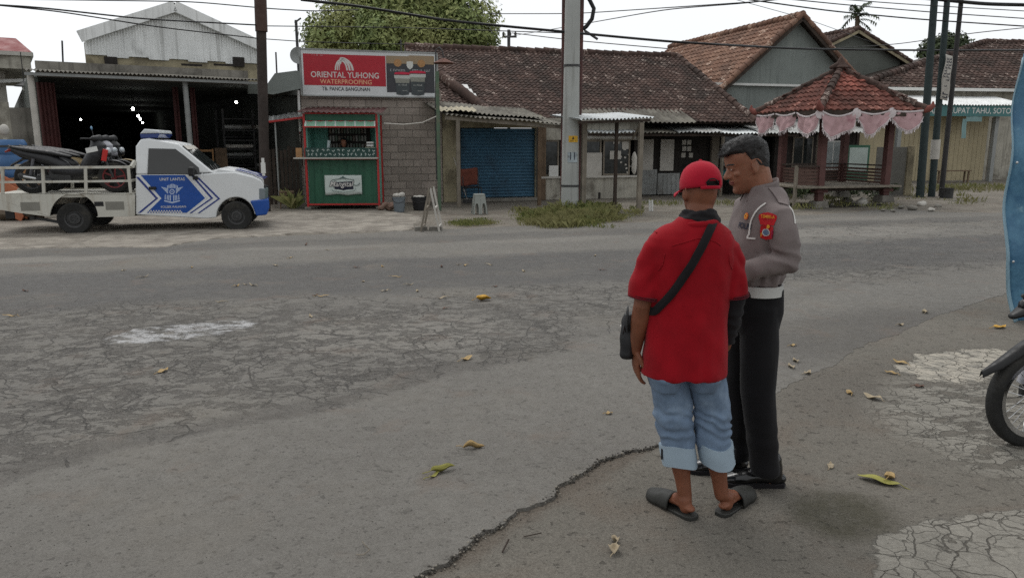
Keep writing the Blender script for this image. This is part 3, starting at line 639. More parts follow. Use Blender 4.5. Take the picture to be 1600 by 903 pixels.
    for S, E, sx in ((SL, EL, -1), (SR_, ER, 1)):
        sm2 = MB(); c_ = S + V((-sx * .012, 0, -.02)); ln = drape(sb, [c_ + V((sx * .02 * math.sin(R(a)), .11 * math.cos(R(a)), .085 * math.sin(R(a)))) for a in range(-170, 130, 20)], .0005, 3); ribbon(sm2, ln, .005, .0022); sm2.build('armhole_seam', RED, so_, 180)
    sm2 = MB(); ribbon(sm2, drape(sb, [V((x_, -.2, 1.335 - abs(x_ - .01) * .35)) for x_ in (-.13, -.08, -.03, .02, .07, .12, .15)], .0005, 4), .004, .002); sm2.build('yoke_seam', RED, so_, 180)
    for S, E, rr in ((SL, EL, .0690), (SR_, ER, .0650)):
        hb = MB(); d = (E - S).normalized(); x = d.cross(V((0, 1, 0))).normalized(); y = d.cross(x)
        for c in (.835, .868):
            c0 = S.lerp(E, c); hb.tube([c0 + (x * math.cos(a) + y * math.sin(a)) * rr for a in [2 * math.pi * q / 28 for q in range(28)]], .0036, 6, closed=True)
        hb.build('sleeve_stripe', DREDR, so_, 180)
    cl = MB(); cl.tube([(.022 + .088 * math.cos(a), -.012 + .078 * math.sin(a), 1.352 + .010 * math.cos(a)) for a in [2 * math.pi * q / 30 for q in range(30)]], .016, 8, closed=True, flat=.6); cl.build('collar', RED, so_, 180)
    # black arm sleeve under the right sleeve
    a_ = MB(); p0 = SR_.lerp(ER, .6); pts = [p0, ER, ER.lerp(WR, .35), ER.lerp(WR, .7), ER.lerp(WR, .9)]
    a_.tube(pts, [.053, .0475, .047, .040, .034], 20); am = remesh(a_, .006, 2, lambda p, n: .004 * math.sin(p.z * 120 + nz(p, (12, 12, 12)) * 4)); am.build('arm_sleeve', BLK, t, 180)
    # scarf
    sf = MB()
    for r, z, w, ph in ((.068, 1.376, .019, 0), (.074, 1.358, .021, 2), (.066, 1.392, .012, 4)):
        sf.tube([(.032 + r * math.cos(a), .0 + r * .95 * math.sin(a), z + .012 * math.sin(a) * -1 + .006 * math.sin(3 * a + ph)) for a in [2 * math.pi * q / 30 for q in range(30)]], w, 10, closed=True)
    sf.ell((.095, -.03, 1.345), (.022, .020, .034))
    remesh(sf, .006, 2, lambda p, n: .006 * nz(p, (30, 30, 60), 1)).build('scarf', BLK, t, 180)
    # hair under the cap, cap
    hr = MB(); hr.loft([(-.018, 0, .13, .089, .0775), (-.015, 0, .19, .089, .0765), (-.013, 0, .22, .06, .055)], 28); hr.xf(Hd @ Matrix.Scale(.94, 4))
    hr.build('hair', HAIR, t, 180)
    cp = MB(); n = 40; rows = []
    prof = [(.128, 1.0), (.14, 1.02), (.16, 1.02), (.18, .985), (.20, .92), (.218, .81), (.234, .64), (.246, .42), (.252, .18), (.2535, .02)]
    vs = []
    for z, f in prof:
        for q in range(n):
            a = 2 * math.pi * q / n; seam = 1 - .012 * max(0, 1 - abs(((a / (math.pi / 3)) % 1) - 0) * 14)
            vs.append((-.012 + .1065 * f * seam * math.cos(a), .0865 * f * seam * math.sin(a), z - .006 * math.cos(a) * (z < .15)))
    fs = [(i * n + q, i * n + (q + 1) % n, (i + 1) * n + (q + 1) % n, (i + 1) * n + q) for i in range(len(prof) - 1) for q in range(n)] + [tuple((len(prof) - 1) * n + q for q in range(n))]
    # the opening above the strap at the back
    def inopen(f):
        c = sum((V(vs[i]) for i in f), V()) / len(f); return c.x < -.09 and abs(c.y + .004) < .030 and .134 < c.z < .166
    fs = [f for f in fs if not inopen(f)]
    cp.add(vs, fs); cp.ell((-.012, 0, .255), (.008, .008, .005)); Sc = Hd @ Matrix.Scale(.97, 4) @ Matrix.Translation((0, 0, -.004)); cp.xf(Sc)
    co = cp.build('cap', REDCAP, t, 180); md = co.modifiers.new('s', 'SOLIDIFY'); md.thickness = .003; md.offset = -1
    ct = MB(); ct.tube([(-.012 + .1085 * math.cos(R(q)), .0885 * math.sin(R(q)), .131) for q in range(146, 216, 7)], .0075, 8, flat=.3, side=(0, 0, 1)); ct.xf(Sc); ct.build('cap_strap', REDCAP, co, 180)
    ol = MB(); ol.tube([(-.012 + .1065 * math.cos(a), .0035 - .004 + .0865 * math.sin(a), .138 + .0) for a in [R(180 + q) for q in range(-20, 21, 4)]], .002, 6); ol.tube([(-.012 + .1075 * math.cos(R(180 + q)), .0870 * math.sin(R(180 + q)), .138 + .030 * math.sqrt(max(0, 1 - (q / 21) ** 2))) for q in range(-20, 21, 2)], .0028, 6); ol.xf(Sc); ol.build('cap_edging', BLK, co, 180)
    br = MB(); br.grid(lambda u, v: V((-.012 + (.100 + .075 * v) * math.cos((u - .5) * 2.1) * (1 - .12 * v * abs(u - .5)), (.083 + .02 * v) * math.sin((u - .5) * 2.1), .138 - .012 * v - .022 * (2 * u - 1) ** 2 * (.3 + v))), 20, 8); br.xf(Sc)
    bo = br.build('cap_brim', REDCAP, co, 180); md = bo.modifiers.new('s', 'SOLIDIFY'); md.thickness = .004
    # sling strap and bag
    line = []
    for px, py in ((1119, 341), (1110, 356), (1100, 378), (1086, 404), (1070, 430), (1052, 456), (1036, 474), (1024, 487)):
        h = cast(sb, Mi, px, py)
        if h[0] is not None: line.append(h[0])
    st = MB(); ribbon(st, drape(sb, [V((.095, .05, 1.335)), V((.085, .0, 1.37))] + line + [V((-.175, .01, .965)), V((-.19, .06, .93))], .004), .036, .004)
    bag = MB(); bag.loft([(0, 0, -.115, .060, .028, 3), (0, 0, -.10, .080, .036, 3), (0, 0, -.02, .085, .042, 3), (0, 0, .06, .080, .036, 3), (0, 0, .095, .070, .022, 3)], 28)
    bgm = remesh(bag, .006, 2, lambda p, n: .006 * nz(p, (18, 18, 18), 4)); bgm.xf(Matrix.Translation((-.232, .11, .83)) @ Matrix.Rotation(R(68), 4, 'Z') @ Matrix.Rotation(R(6), 4, 'Y'))
    bo = thing('sling_bag', 'small black nylon sling bag hanging at the hip of the man in red', 'bag', (.78, 3.30, 0)); bgo = bgm.build('pouch', BAGM, bo, 180); st.build('strap', BLK, bo, 180)
    fl = MB(); fl.tube([(-.255, .03, .86), (-.262, .015, .90), (-.266, .0, .955), (-.26, .03, .97)], [.012, .016, .016, .01], 8, flat=.3); fl.tube([(-.268, .02, .86), (-.280, -.01, .89), (-.286, -.02, .855)], [.006, .009, .004], 8, flat=.3); fl.build('buckle_flap', BAGM, bo, 180)
    zp = MB(); zp.tube([(-.270, .055, .855), (-.274, .11, .86), (-.268, .16, .855)], .004, 6); zp.build('zip', WHT, bo, 180)
    # slippers
    for he, to in ((lheel, ltoe), (rheel, rtoe)):
        sp_ = thing('slide_slipper', 'dark rubber slipper on the %s foot of the man in red, toe pointing %s' % (('left', 'left') if he is lheel else ('right', 'right')), 'slipper', (.78, 3.30, 0))
        d = (to - he).normalized(); s2 = V((-d.y, d.x, 0)); L = (to - he).length + .045; o = he - d * .022
        out = [(0, .0), (.02, .026), (.1, .037), (.3, .039), (.5, .040), (.68, .049), (.85, .050), (.95, .036), (1.0, .012)]
        poly = [(a, b_) for a, b_ in out] + [(a, -b_) for a, b_ in reversed(out[1:])]
        so2 = MB()
        for (z0, z1, k) in ((.001, .018, 1.0),):
            so2.prism(poly, lambda a, b_: V((0, 0, z0)) + V((o.x, o.y, 0)) + d * a * L + s2 * b_, lambda a, b_: V((0, 0, z1 + .012 * max(0, .25 - a) * 2)) + V((o.x, o.y, 0)) + d * a * L + s2 * b_ * 1.04)
        so2.build('sole', RUBB, sp_, 50, .004)
        up = MB()
        def band(u, v):
            a = .44 + .53 * v; an = math.pi * u; w = .046 if a < .7 else .046 * math.sqrt(max(0, 1 - ((a - .7) / .285) ** 2.4)) + .004
            return V((o.x, o.y, .010)) + d * a * L + s2 * (w * 1.06 * math.cos(an)) + V((0, 0, (.070 - .040 * v ** 1.3) * max(0, math.sin(an)) ** .7))
        up.grid(band, 24, 14); uo = up.build('upper', RUBB, sp_, 180); md = uo.modifiers.new('s', 'SOLIDIFY'); md.thickness = .007; md.offset = 1
red_man()
# ---------------------------------------------------------------- policeman
def policeman():
    yaw = R(188); org = V((1.195, 3.62, 0)); M = Matrix.Translation(org) @ Matrix.Rotation(yaw, 4, 'Z'); Mi = M.inverted()
    t = thing('person', 'policeman in taupe uniform shirt and black trousers standing beside the man in red, looking down', 'person', org, yaw)
    Hd = Matrix.Translation((.050, -.005, 1.478)) @ Matrix.Rotation(R(-7), 4, 'Z') @ Matrix.Rotation(R(20), 4, 'Y')
    S = {1: V((.008, .180, 1.372)), -1: V((-.01, -.20, 1.385))}; E = {1: V((-.028, .226, 1.165)), -1: V((-.04, -.25, 1.13))}; Wr = {1: V((.195, .150, 1.105)), -1: V((.19, -.13, 1.11))}
    Hp = {1: V((.026, .085, .93)), -1: V((.026, -.085, .93))}; K = {1: V((.02, .105, .51)), -1: V((.015, -.10, .51))}; A = {1: V((-.055, .10, .10)), -1: V((-.005, -.10, .10))}
    heel = {1: V((-.135, .085, .012)), -1: V((-.03, -.115, .012))}; toe = {1: V((.125, .03, .012)), -1: V((.235, -.13, .012))}
    b = MB(); head_shape(b, Hd, 1.04, 1.02)
    b.tube([(-.01, 0, 1.37), (.015, 0, 1.46), (.045, -.002, 1.56)], [.070, .064, .062], 16, round_=True)
    b.loft([(.026, 0, .90, .075, .10), (.026, 0, 1.0, .085, .12), (.01, 0, 1.12, .11, .15), (.01, 0, 1.25, .115, .165), (0, 0, 1.36, .11, .175), (-.005, 0, 1.42, .08, .12), (-.005, 0, 1.46, .07, .08)], 28)
    for s_ in (1, -1):
        b.tube([S[s_] + V((0, 0, -.04)), S[s_].lerp(E[s_], .4), E[s_], E[s_].lerp(Wr[s_], .35), E[s_].lerp(Wr[s_], .8), Wr[s_]], [.045, .048, .043, .045, .034, .029], 14, round_=True)
        hand_shape(b, Wr[s_], (.75, -.62 * s_, .12), (-.3, -.35 * s_, .9) if s_ < 0 else (.1, -.5, .85), -s_ if s_ > 0 else 1, 1.0, .45)
        b.tube([Hp[s_], Hp[s_].lerp(K[s_], .5), K[s_], K[s_].lerp(A[s_], .3), K[s_].lerp(A[s_], .8), A[s_]], [.07, .068, .055, .056, .04, .036], 16, round_=True)
        foot_shape(b, heel[s_], toe[s_], A[s_], .7)
    bm_ = remesh(b, .0042, 3); bm_.build('body', SK2, t, 180)
    # face details
    for s_ in (1, -1):
        e = MB(); ir = MB(); e.ell((.0752, .030 * s_, .1225), (.0095, .012, .0036)); ir.ell((.0832, .031 * s_, .1220), (.0022, .0045, .0030))
        for q in (e, ir): q.xf(Hd @ Matrix.Scale(1.04, 4))
        eo = e.build('eye', EYEW, t, 180); ir.build('iris', EYEB, eo, 180)
    bh = bvh(bm_)
    for s_ in (1, -1):
        br = MB(); pts = [Hd @ (V(p) * 1.04) for p in ((.094, .012 * s_, .143), (.090, .026 * s_, .148), (.078, .042 * s_, .146), (.066, .052 * s_, .141))]
        ln = drape(bh, pts, .0005, 5); br.tube([l[0] for l in ln], [.0022] + [.0042] * (len(ln) - 3) + [.003, .0018], 6, flat=.5)
        br.build('eyebrow', HAIR, t, 180)
    lp = MB()
    for z, hw in ((.0655, .021), (.0575, .018)):
        pts = [Hd @ (V((x, y, z)) * 1.04) for x, y in ((.08, -hw), (.096, 0), (.08, hw))]; ln = drape(bh, pts, -.0012, 8); lp.tube([l[0] for l in ln], [.002] + [.0042] * (len(ln) - 2) + [.002], 6)
    lp.build('lips', LIPM, t, 180)
    # hair: short back and sides, fuller top swept forward
    hr = MB(); rg = random.Random(4)
    def scalp(z, f, bk, w, n=32): return [(-.012 + ((f + .012) if math.cos(a) > 0 else (-.012 - bk)) * math.cos(a), w * math.sin(a), z) for a in [2 * math.pi * j / n for j in range(n)]]
    rings = [scalp(.168, .045, -.110, .0755), scalp(.182, .074, -.110, .0785), scalp(.198, .0935, -.102, .0775), scalp(.219, .088, -.087, .071), scalp(.237, .066, -.062, .055), scalp(.247, .036, -.034, .033)]
    hr.add([p for r_ in rings for p in r_], [(i * 32 + j, i * 32 + (j + 1) % 32, (i + 1) * 32 + (j + 1) % 32, (i + 1) * 32 + j) for i in range(5) for j in range(32)] + [tuple(range(31, -1, -1)), tuple(160 + j for j in range(32))])
    rings = [scalp(.070, -.050, -.092, .056), scalp(.09, -.036, -.098, .066), scalp(.115, -.020, -.1055, .0735), scalp(.135, .012, -.110, .0775), scalp(.155, .040, -.1115, .0780), scalp(.18, .068, -.111, .0785)]
    hr.add([p for r_ in rings for p in r_], [(i * 32 + j, i * 32 + (j + 1) % 32, (i + 1) * 32 + (j + 1) % 32, (i + 1) * 32 + j) for i in range(5) for j in range(32)] + [tuple(range(31, -1, -1)), tuple(160 + j for j in range(32))])
    for k in range(9): hr.tube([(.060, -.045 + .011 * k, .205), (.088 + rg.uniform(0, .004), -.045 + .011 * k, .195), (.099 + rg.uniform(-.005, .005), -.044 + .011 * k, .194 + rg.uniform(-.010, .006))], [.016, .010, .004], 7)
    hm = remesh(hr, .0045, 3, lambda p, n: .0030 * nz(p, (60, 45, 45), 2) * max(0, min(1, (p.z - .10) / .03)) + .004 * nz(p, (22, 22, 22), 7) * max(0, min(1, (p.z - .15) / .05)))
    base = MB(); base.add(hm.v, hm.f); st0 = len(base.v)
    me_v = [V(p) for p in hm.v]
    for k in range(5200):      # short strands
        f = hm.f[rg.randrange(len(hm.f))]; a, c, d = me_v[f[0]], me_v[f[1]], me_v[f[2]]
        n = (c - a).cross(d - a)
        if n.length < 1e-9: continue
        n.normalize(); top = max(0, min(1, (a.z - .13) / .07)); L = (.0025 + .011 * top) * rg.uniform(.5, 1.2)
        dr = (n * .55 + V((.75 * top, rg.uniform(-.4, .4), -.25 if top < .4 else .05)) + V((rg.uniform(-.3, .3), rg.uniform(-.3, .3), rg.uniform(-.3, .3)))).normalized(); sd_ = dr.cross(n)
        if sd_.length < 1e-6: continue
        sd_.normalize(); base.add([a - sd_ * .0007, a + sd_ * .0007, a + dr * L], [(0, 1, 2)])
    base.xf(Hd @ Matrix.Scale(1.04, 4)); base.build('hair', HAIR, t, 180, fixn=False)
    # trousers
    def fold_t(p, n):
        return .006 * nz(p, (9, 9, 4), 3) + .005 * max(0, 1 - p.z / .45) * math.sin(p.z * 62 + nz(p, (6, 6, 6)) * 4) + .003 * nz(p, (20, 20, 8), 9)
    jm = MB()
    for s_ in (1, -1):
        j = MB(); j.loft([(.024, .076 * s_, .80, .096, .076, 2.2), (.026, .070 * s_, .90, .114, .095, 2.4), (.028, .064 * s_, 1.015, .113, .096, 2.4)], 32)
        j.tube([Hp[s_], Hp[s_].lerp(K[s_], .5), K[s_], K[s_].lerp(A[s_], .5), K[s_].lerp(A[s_], 1.05) + V((.012, 0, .0))], [.090, .090, .081, .074, .068], 22)
        q = remesh(j, .0075, 3, fold_t); jm.add(q.v, q.f)
    jm.build('trousers', BLKT, t, 180)
    # shirt
    def fold_s(p, n):
        w = .008 * nz(p, (7, 7, 4), 2) + .005 * nz(p, (20, 20, 9), 5)
        lo = max(0, 1 - abs(p.z - 1.07) / .05); w += lo * .007 * math.sin(math.atan2(p.y, p.x) * 16 + nz(p, (8, 8, 8)) * 3)
        el = max(0, 1 - (p - E[1]).length / .12) + max(0, 1 - (p - E[-1]).length / .12); w += .012 * min(1, el) * (1 - 1.8 * abs(math.sin((p.z - p.x * .7) * 44 + nz(p, (8, 8, 8)) * 2.6)))
        fa = max(0, min(1, (abs(p.y) - .13) / .04)) * max(0, min(1, (1.15 - p.z) / .05)); w += .006 * fa * math.sin(p.x * 80 + nz(p, (8, 8, 8)) * 4)
        return w
    s0 = MB()
    s0.loft([(.028, 0, 1.032, .112, .156, 2.2), (.028, 0, 1.04, .124, .170, 2.2), (.026, 0, 1.065, .131, .176, 2.2), (.020, 0, 1.12, .136, .172, 2.2), (.014, 0, 1.22, .132, .174, 2.2), (.012, 0, 1.31, .120, .178, 2.3), (.008, 0, 1.38, .108, .178, 2.3), (-.004, 0, 1.43, .098, .160, 2.2), (-.010, 0, 1.465, .085, .115), (-.003, 0, 1.49, .074, .078)], 44)
    for s_ in (1, -1):
        s0.tube([S[s_] + V((.004, -.045 * s_, .012)), S[s_], S[s_].lerp(E[s_], .35), S[s_].lerp(E[s_], .7), E[s_], E[s_].lerp(Wr[s_], .35), E[s_].lerp(Wr[s_], .75), E[s_].lerp(Wr[s_], .93)], [.052, .060, .066, .065, .061, .056, .048, .043], 22, round_=True)
    sm_ = remesh(s0, .007, 3, fold_s); so_ = sm_.build('uniform_shirt', TAUPE, t, 180); sb = bvh(sm_)
    for s_ in (1, -1): cu = MB(); cu.tube([E[s_].lerp(Wr[s_], .86), E[s_].lerp(Wr[s_], 1.0)], [.044, .040], 20); cu.build('cuff', TAUPE, so_, 40, .004)
    # collar: stand and folded leaf
    cl = MB()
    def leaf(u, v):
        a = (u - .5) * 2 * math.pi * .86 + math.pi; rx, ry = .073 + .008 * v, .072 + .010 * v
        fr = abs(u - .5) * 2
        return V((.012 + rx * math.cos(a) + (.018 * v if fr > .85 else 0), ry * math.sin(a), 1.532 - .040 * fr - .050 * v - .02 * v * fr))
    cl.grid(leaf, 40, 5); cl.grid(lambda u, v: V((.010 + .070 * math.cos((u - .5) * 5.4 + math.pi), .069 * math.sin((u - .5) * 5.4 + math.pi), 1.533 - .040 * abs(u - .5) * 2 - .06 * v)), 40, 3)
    co = cl.build('collar', TAUPE, so_, 180); md = co.modifiers.new('s', 'SOLIDIFY'); md.thickness = .003
    # epaulette
    for s_ in (1, -1):
        ep = MB(); ln = drape(sb, [V((.0, .085 * s_, 1.50)), V((-.008, .13 * s_, 1.48)), V((-.014, .19 * s_, 1.47)), V((-.012, .205 * s_, 1.455))], .002, 5); ribbon(ep, ln, .046, .004)
        ep.build('epaulette', TAUPE, so_, 40)
    # white piping
    def hits(pp): return [h for h in (cast(sb, Mi, *q)[0] for q in pp) if h is not None]
    pi = MB()
    for pp in (((1197, 318), (1188, 324), (1180, 333), (1174, 345), (1172, 357), (1171, 366), (1168, 371)), ((1212, 300), (1220, 306), (1229, 316), (1236, 327), (1240, 338), (1241.5, 350))):
        h = hits(pp)
        if len(h) > 2: ribbon(pi, drape(sb, h, .002, 5), .0075, .003)
    h = hits(((1167.5, 372), (1174, 372.5), (1181, 373)))
    if len(h) > 1: ribbon(pi, drape(sb, h, .003, 5), .007, .003)
    pi.build('piping', WHT, so_, 40)
    # sleeve patches
    c, n = cast(sb, Mi, 1199, 345)
    if c is not None:
        fn = decal(sb, c, n * .4 + V((.15, .9, .1)), (0, 0, 1)); k = .00315
        q = MB(); patch(q, fn, [(-13 * k, 4 * k), (-12.5 * k, 8 * k), (-6 * k, 11 * k), (0, 12 * k), (6 * k, 11 * k), (12.5 * k, 8 * k), (13 * k, 4 * k), (9.5 * k, -6.5 * k), (-9.5 * k, -6.5 * k)], 0, 5, .004); q.text('TEMBELA', lambda u, z: fn(u, z, .006), (-10 * k, 10 * k, 3.6 * k, 8 * k), 1, .01); q.build('sleeve_badge', [REDP, GOLD], so_, 180)
        q = MB(); patch(q, lambda u, z, o: fn(u, z - 16 * k, o), [(-9 * k, 8 * k), (0, 10 * k), (9 * k, 8 * k), (9.6 * k, 0), (8.6 * k, -9 * k), (0, -12 * k), (-8.6 * k, -9 * k), (-9.6 * k, 0)], 0, 5, .005)
        f2 = lambda u, z, o: fn(u - 1 * k, z - 17.0 * k, o)
        patch(q, f2, circ(5.6 * k), 2, 3, .0075); patch(q, f2, circ(4.3 * k), 3, 3, .0085)
        patch(q, lambda u, z, o: fn(u, z - 8.4 * k, o), circ(3.0 * k, 12, 1 * k), 1, 2, .0075); patch(q, lambda u, z, o: fn(u, z - 16 * k, o), [(-8.3 * k, -2 * k), (-6.8 * k, -2 * k), (-7.2 * k, -8 * k), (-8.2 * k, -7 * k)], 1, 2, .0075)
        patch(q, lambda u, z, o: fn(u, z - 16 * k, o), [(7.0 * k, 3 * k), (9.0 * k, 3 * k), (8.3 * k, -8 * k), (6.4 * k, -8 * k)], 4, 2, .0075); q.build('sleeve_badge', [REDP, GOLD, WHT, GREYB, PURP], so_, 180)
    c, n = cast(sb, Mi, 1167, 338)
    if c is not None:
        fn = decal(sb, c, n, (0, 0, 1)); k = .0031; q = MB(); patch(q, fn, circ(5 * k, 18, 0, 0, 5.4 * k), 0, 3, .004)
        for a in range(6): patch(q, fn, circ(1.3 * k, 8, 2.7 * k * math.cos(a * 1.047), 2.7 * k * math.sin(a * 1.047)), 1, 2, .0065)
        q.build('breast_badge', [mat('orange_enamel', sr(206, 96, 24), .4, .1), GOLD], so_, 180)
    c, n = cast(sb, Mi, 1163, 353)
    if c is not None:
        fn = decal(sb, c, n, V((-.12, 0, 1)), .004); q = MB(); q.text('POLRI', fn, (-.045, .045, -.014, .014), 0, .03, sub=1); q.build('name_lettering', NAVY, so_, 180)
    # collar pin, pocket flap
    q = MB(); p = cast(bvh(cl), Mi, 1179, 307)
    c = p[0] if p[0] is not None else V((.07, .06, 1.47)); nn_ = p[1] if p[1] is not None else V((.3, 1, 0)); q.ell(c + nn_ * .004, (.008, .008, .009)); q.build('collar_pin', WHT, so_, 180)
    # belt
    bl = MB(); n = 48; vs = []
    for z, o in ((.985, .002), (.985, .010), (1.035, .010), (1.035, .002)):
        for q_ in range(n):
            a = 2 * math.pi * q_ / n; e_ = 2 / 2.2; vs.append((.028 + (.114 + o) * math.copysign(abs(math.cos(a)) ** e_, math.cos(a)), (.164 + o) * math.copysign(abs(math.sin(a)) ** e_, math.sin(a)), z))
    bl.add(vs, [(i * n + q_, i * n + (q_ + 1) % n, ((i + 1) % 4) * n + (q_ + 1) % n, ((i + 1) % 4) * n + q_) for i in range(4) for q_ in range(n)])
    bo = bl.build('belt', BELT, t, 60); q = MB(); q.box((.156, 0, 1.01), (.012, .07, .055)); q.build('buckle', mat('steel_buckle', sr(170, 165, 150), .3, .1, metal=1), bo, bevel=.003)
    # shoes
    for s_ in (1, -1):
        d = (toe[s_] - heel[s_]).normalized(); L = (toe[s_] - heel[s_]).length; s2 = V((-d.y, d.x, 0)); h0 = V((heel[s_].x, heel[s_].y, 0))
        def q3(a, b_, z): return h0 + d * a * L + s2 * b_ + V((0, 0, z))
        u = MB(); u.tube([q3(.0, 0, .045), q3(.2, 0, .05), q3(.45, 0, .056), q3(.66, 0, .045), q3(.85, 0, .036), q3(1.0, 0, .030)], [.034, .040, .044, .047, .045, .032], 18, round_=True, flat=.78, side=s2)
        u.tube([q3(.10, 0, .05), q3(.13, 0, .10), q3(.17, 0, .14)], [.042, .046, .05], 16, round_=True)
        u.tube([q3(.45, 0, .07), q3(.3, 0, .095), q3(.2, 0, .12)], [.038, .04, .042], 16, round_=True)
        uo = remesh(u, .005, 3, lambda p, n: .0015 * nz(p, (40, 40, 40))).build('shoe', SHOE, t, 180)
        poly = [(-.10, .02), (-.06, .036), (.2, .04), (.45, .041), (.7, .05), (.92, .047), (1.06, .03), (1.12, .01)]; poly += [(a, -b_) for a, b_ in reversed(poly)]
        so2 = MB(); so2.prism(poly, lambda a, b_: q3(a, b_, .001), lambda a, b_: q3(a, b_, .026)); so2.build('shoe_sole', BLK, uo, 40, .003)
        lc = MB(); tb = bvh(u)
        for k in range(4): lc.tube([l[0] for l in drape(tb, [q3(.34 + .075 * k, -.026, .085 - .006 * k), q3(.36 + .075 * k, 0, .13 - .01 * k), q3(.34 + .075 * k, .026, .085 - .006 * k)], .003, 4)], .0022, 5)
        lc.build('laces', BLK, uo, 180)
policeman()
# ------------------------------------------------------------------ shared building materials
M_CONC = mat('weathered_concrete', sr(132, 128, 120), .9, .3, 1.3, .3, 30, .01, dirt=sr(84, 80, 74), dcov=.42, streak=sr(70, 67, 62))
M_PLAS = mat('stained_plaster', sr(172, 168, 156), .9, .2, 1.2, .2, 30, .006, dirt=sr(98, 92, 82), dcov=.42, streak=sr(92, 88, 80))
M_PLASY = mat('yellowed_plaster', sr(160, 150, 124), .9, .2, 1.2, .2, 30, .006, dirt=sr(104, 96, 80), dcov=.45)
M_GREYW = mat('grey_green_render', sr(128, 134, 130), .9, .14, .8, .1, 30, .006, dirt=sr(150, 154, 148), dcov=.35, dscale=.7, streak=sr(100, 106, 103))
M_WHCORR = mat('white_sheet_metal', sr(232, 233, 231), .55, .1, 1.5, .05, 30, dirt=sr(150, 150, 146), dcov=.3, streak=sr(160, 160, 156))
M_ZINC = mat('dull_zinc', sr(150, 152, 150), .5, .25, 2, .1, 30, metal=.35, dirt=sr(96, 88, 80), dcov=.4)
M_ZINCW = mat('bright_zinc', sr(186, 190, 190), .45, .15, 2, .1, 30, metal=.3, dirt=sr(140, 138, 132), dcov=.3)
M_ASB = mat('fibre_cement_sheet', sr(122, 118, 108), .9, .25, 2, .25, 40, dirt=sr(78, 74, 66), dcov=.5)
M_DKSTEEL = mat('dark_steel', sr(66, 66, 66), .6, .25, 5, .1, 40, metal=.2, dirt=sr(84, 62, 50), dcov=.3)
M_GREYP = mat('grey_painted_steel', sr(140, 142, 140), .6, .15, 4, .1, 40)
M_DARK = mat('dark_interior_wall', sr(96, 100, 95), .9, .3, 1.2, .1, 30); M_DARKER = mat('dark_board', sr(44, 40, 37), .9, .3, 2, .2, 30)
M_REDFOLD = mat('oxide_red_paint', sr(74, 42, 40), .7, .2, 3, .1, 40, streak=sr(70, 30, 28)); M_WOOD = mat('aged_timber', sr(110, 92, 74), .85, .3, 4, .3, 60, streak=sr(70, 58, 46)); M_WOODD = mat('dark_timber', sr(62, 52, 45), .85, .3, 4, .3, 60)
M_WOODG = mat('grey_weathered_timber', sr(128, 120, 108), .9, .25, 4, .3, 60, streak=sr(84, 78, 68)); M_WOODL = mat('pale_raw_timber', sr(158, 120, 82), .8, .2, 5, .2, 60)
M_BLUEPL = mat('blue_plastic', sr(60, 98, 142), .45, .12, 4, .05, 30); M_ORTARP = mat('orange_board', sr(176, 108, 78), .85, .2, 3, .2, 30)
M_REDPAINT = mat('red_gloss_paint', sr(176, 48, 46), .5, .15, 4, .08, 40, dirt=sr(110, 50, 44), dcov=.3); M_GREENP = mat('green_painted_sheet', sr(42, 90, 68), .5, .12, 3, .05, 30, streak=sr(24, 70, 52)); M_TEALP = mat('teal_inside_sheet', sr(110, 172, 156), .6, .12, 3, .05)
M_WHITE = mat('white_enamel', sr(212, 212, 208), .45, .06, 3, .03, 40); M_OFFW = mat('off_white_board', sr(184, 180, 172), .8, .12, 3, .08, 40, dirt=sr(146, 140, 130), dcov=.35)
M_BLACKP = mat('black_plastic', sr(24, 24, 25), .5, .2, 10, .05, 60); M_RUBBER = mat('tyre_rubber', sr(38, 38, 37), .85, .2, 12, .2, 120, dirt=sr(84, 80, 72), dcov=.4)
def glassy(name, col, rough=.08, spec=.5): return mat(name, col, rough, .1, 3, 0, spec=spec)
M_GLASSD = glassy('dark_window_glass', sr(38, 42, 42)); M_CHROME = mat('chrome', sr(200, 200, 200), .15, .05, 3, 0, metal=1)
def clear_glass(name):
    n = NT(name); tr = n.n('ShaderNodeBsdfTransparent'); tr.inputs[0].default_value = (.82, .86, .85, 1); gl = n.n('ShaderNodeBsdfGlossy'); gl.inputs['Roughness'].default_value = .05
    m = n.n('ShaderNodeMixShader'); m.inputs[0].default_value = .10; n.link(tr.outputs[0], m.inputs[1]); n.link(gl.outputs[0], m.inputs[2]); n.link(m.outputs[0], n.out.inputs[0]); return n.mat
M_CLEAR = clear_glass('clear_glass')
def emit(name, col, k):
    n = NT(name); n.put(n.b.inputs['Base Color'], c4(col)); n.put(n.b.inputs['Emission Color'], c4(col)); n.b.inputs['Emission Strength'].default_value = k; return n.mat
M_LAMP = emit('lit_bulb', (1, 1, .97), 22)
def tilemat(name, a, b, moss, pale):
    n = NT(name); c = n.mix(n.attr('rnd'), a, b); c = n.mix(n.ramp(n.noise(1.1, 7, .65), .42, .66, 0, .85), c, moss); c = n.mix(n.ramp(n.noise(16, 5, .65), .45, .75, 0, .55), c, sc(moss, .55)); c = n.mix(n.math('MULTIPLY', n.ramp(n.attr('rnd'), .84, .95), n.ramp(n.noise(14, 4, .7), .52, .6)), c, pale)
    return n.done(c, .9, n.bump(n.noise(50, 4), .4, .006), spec=.2)
M_TILE = tilemat('old_clay_tile', sr(72, 58, 53), sr(96, 77, 70), sr(58, 51, 47), sr(172, 158, 148))
M_TILEB = tilemat('brown_clay_tile', sr(116, 86, 72), sr(148, 116, 98), sr(100, 80, 70), sr(204, 184, 168))
M_TILER = tilemat('red_clay_tile', sr(126, 76, 66), sr(158, 94, 82), sr(96, 66, 58), sr(176, 116, 102))
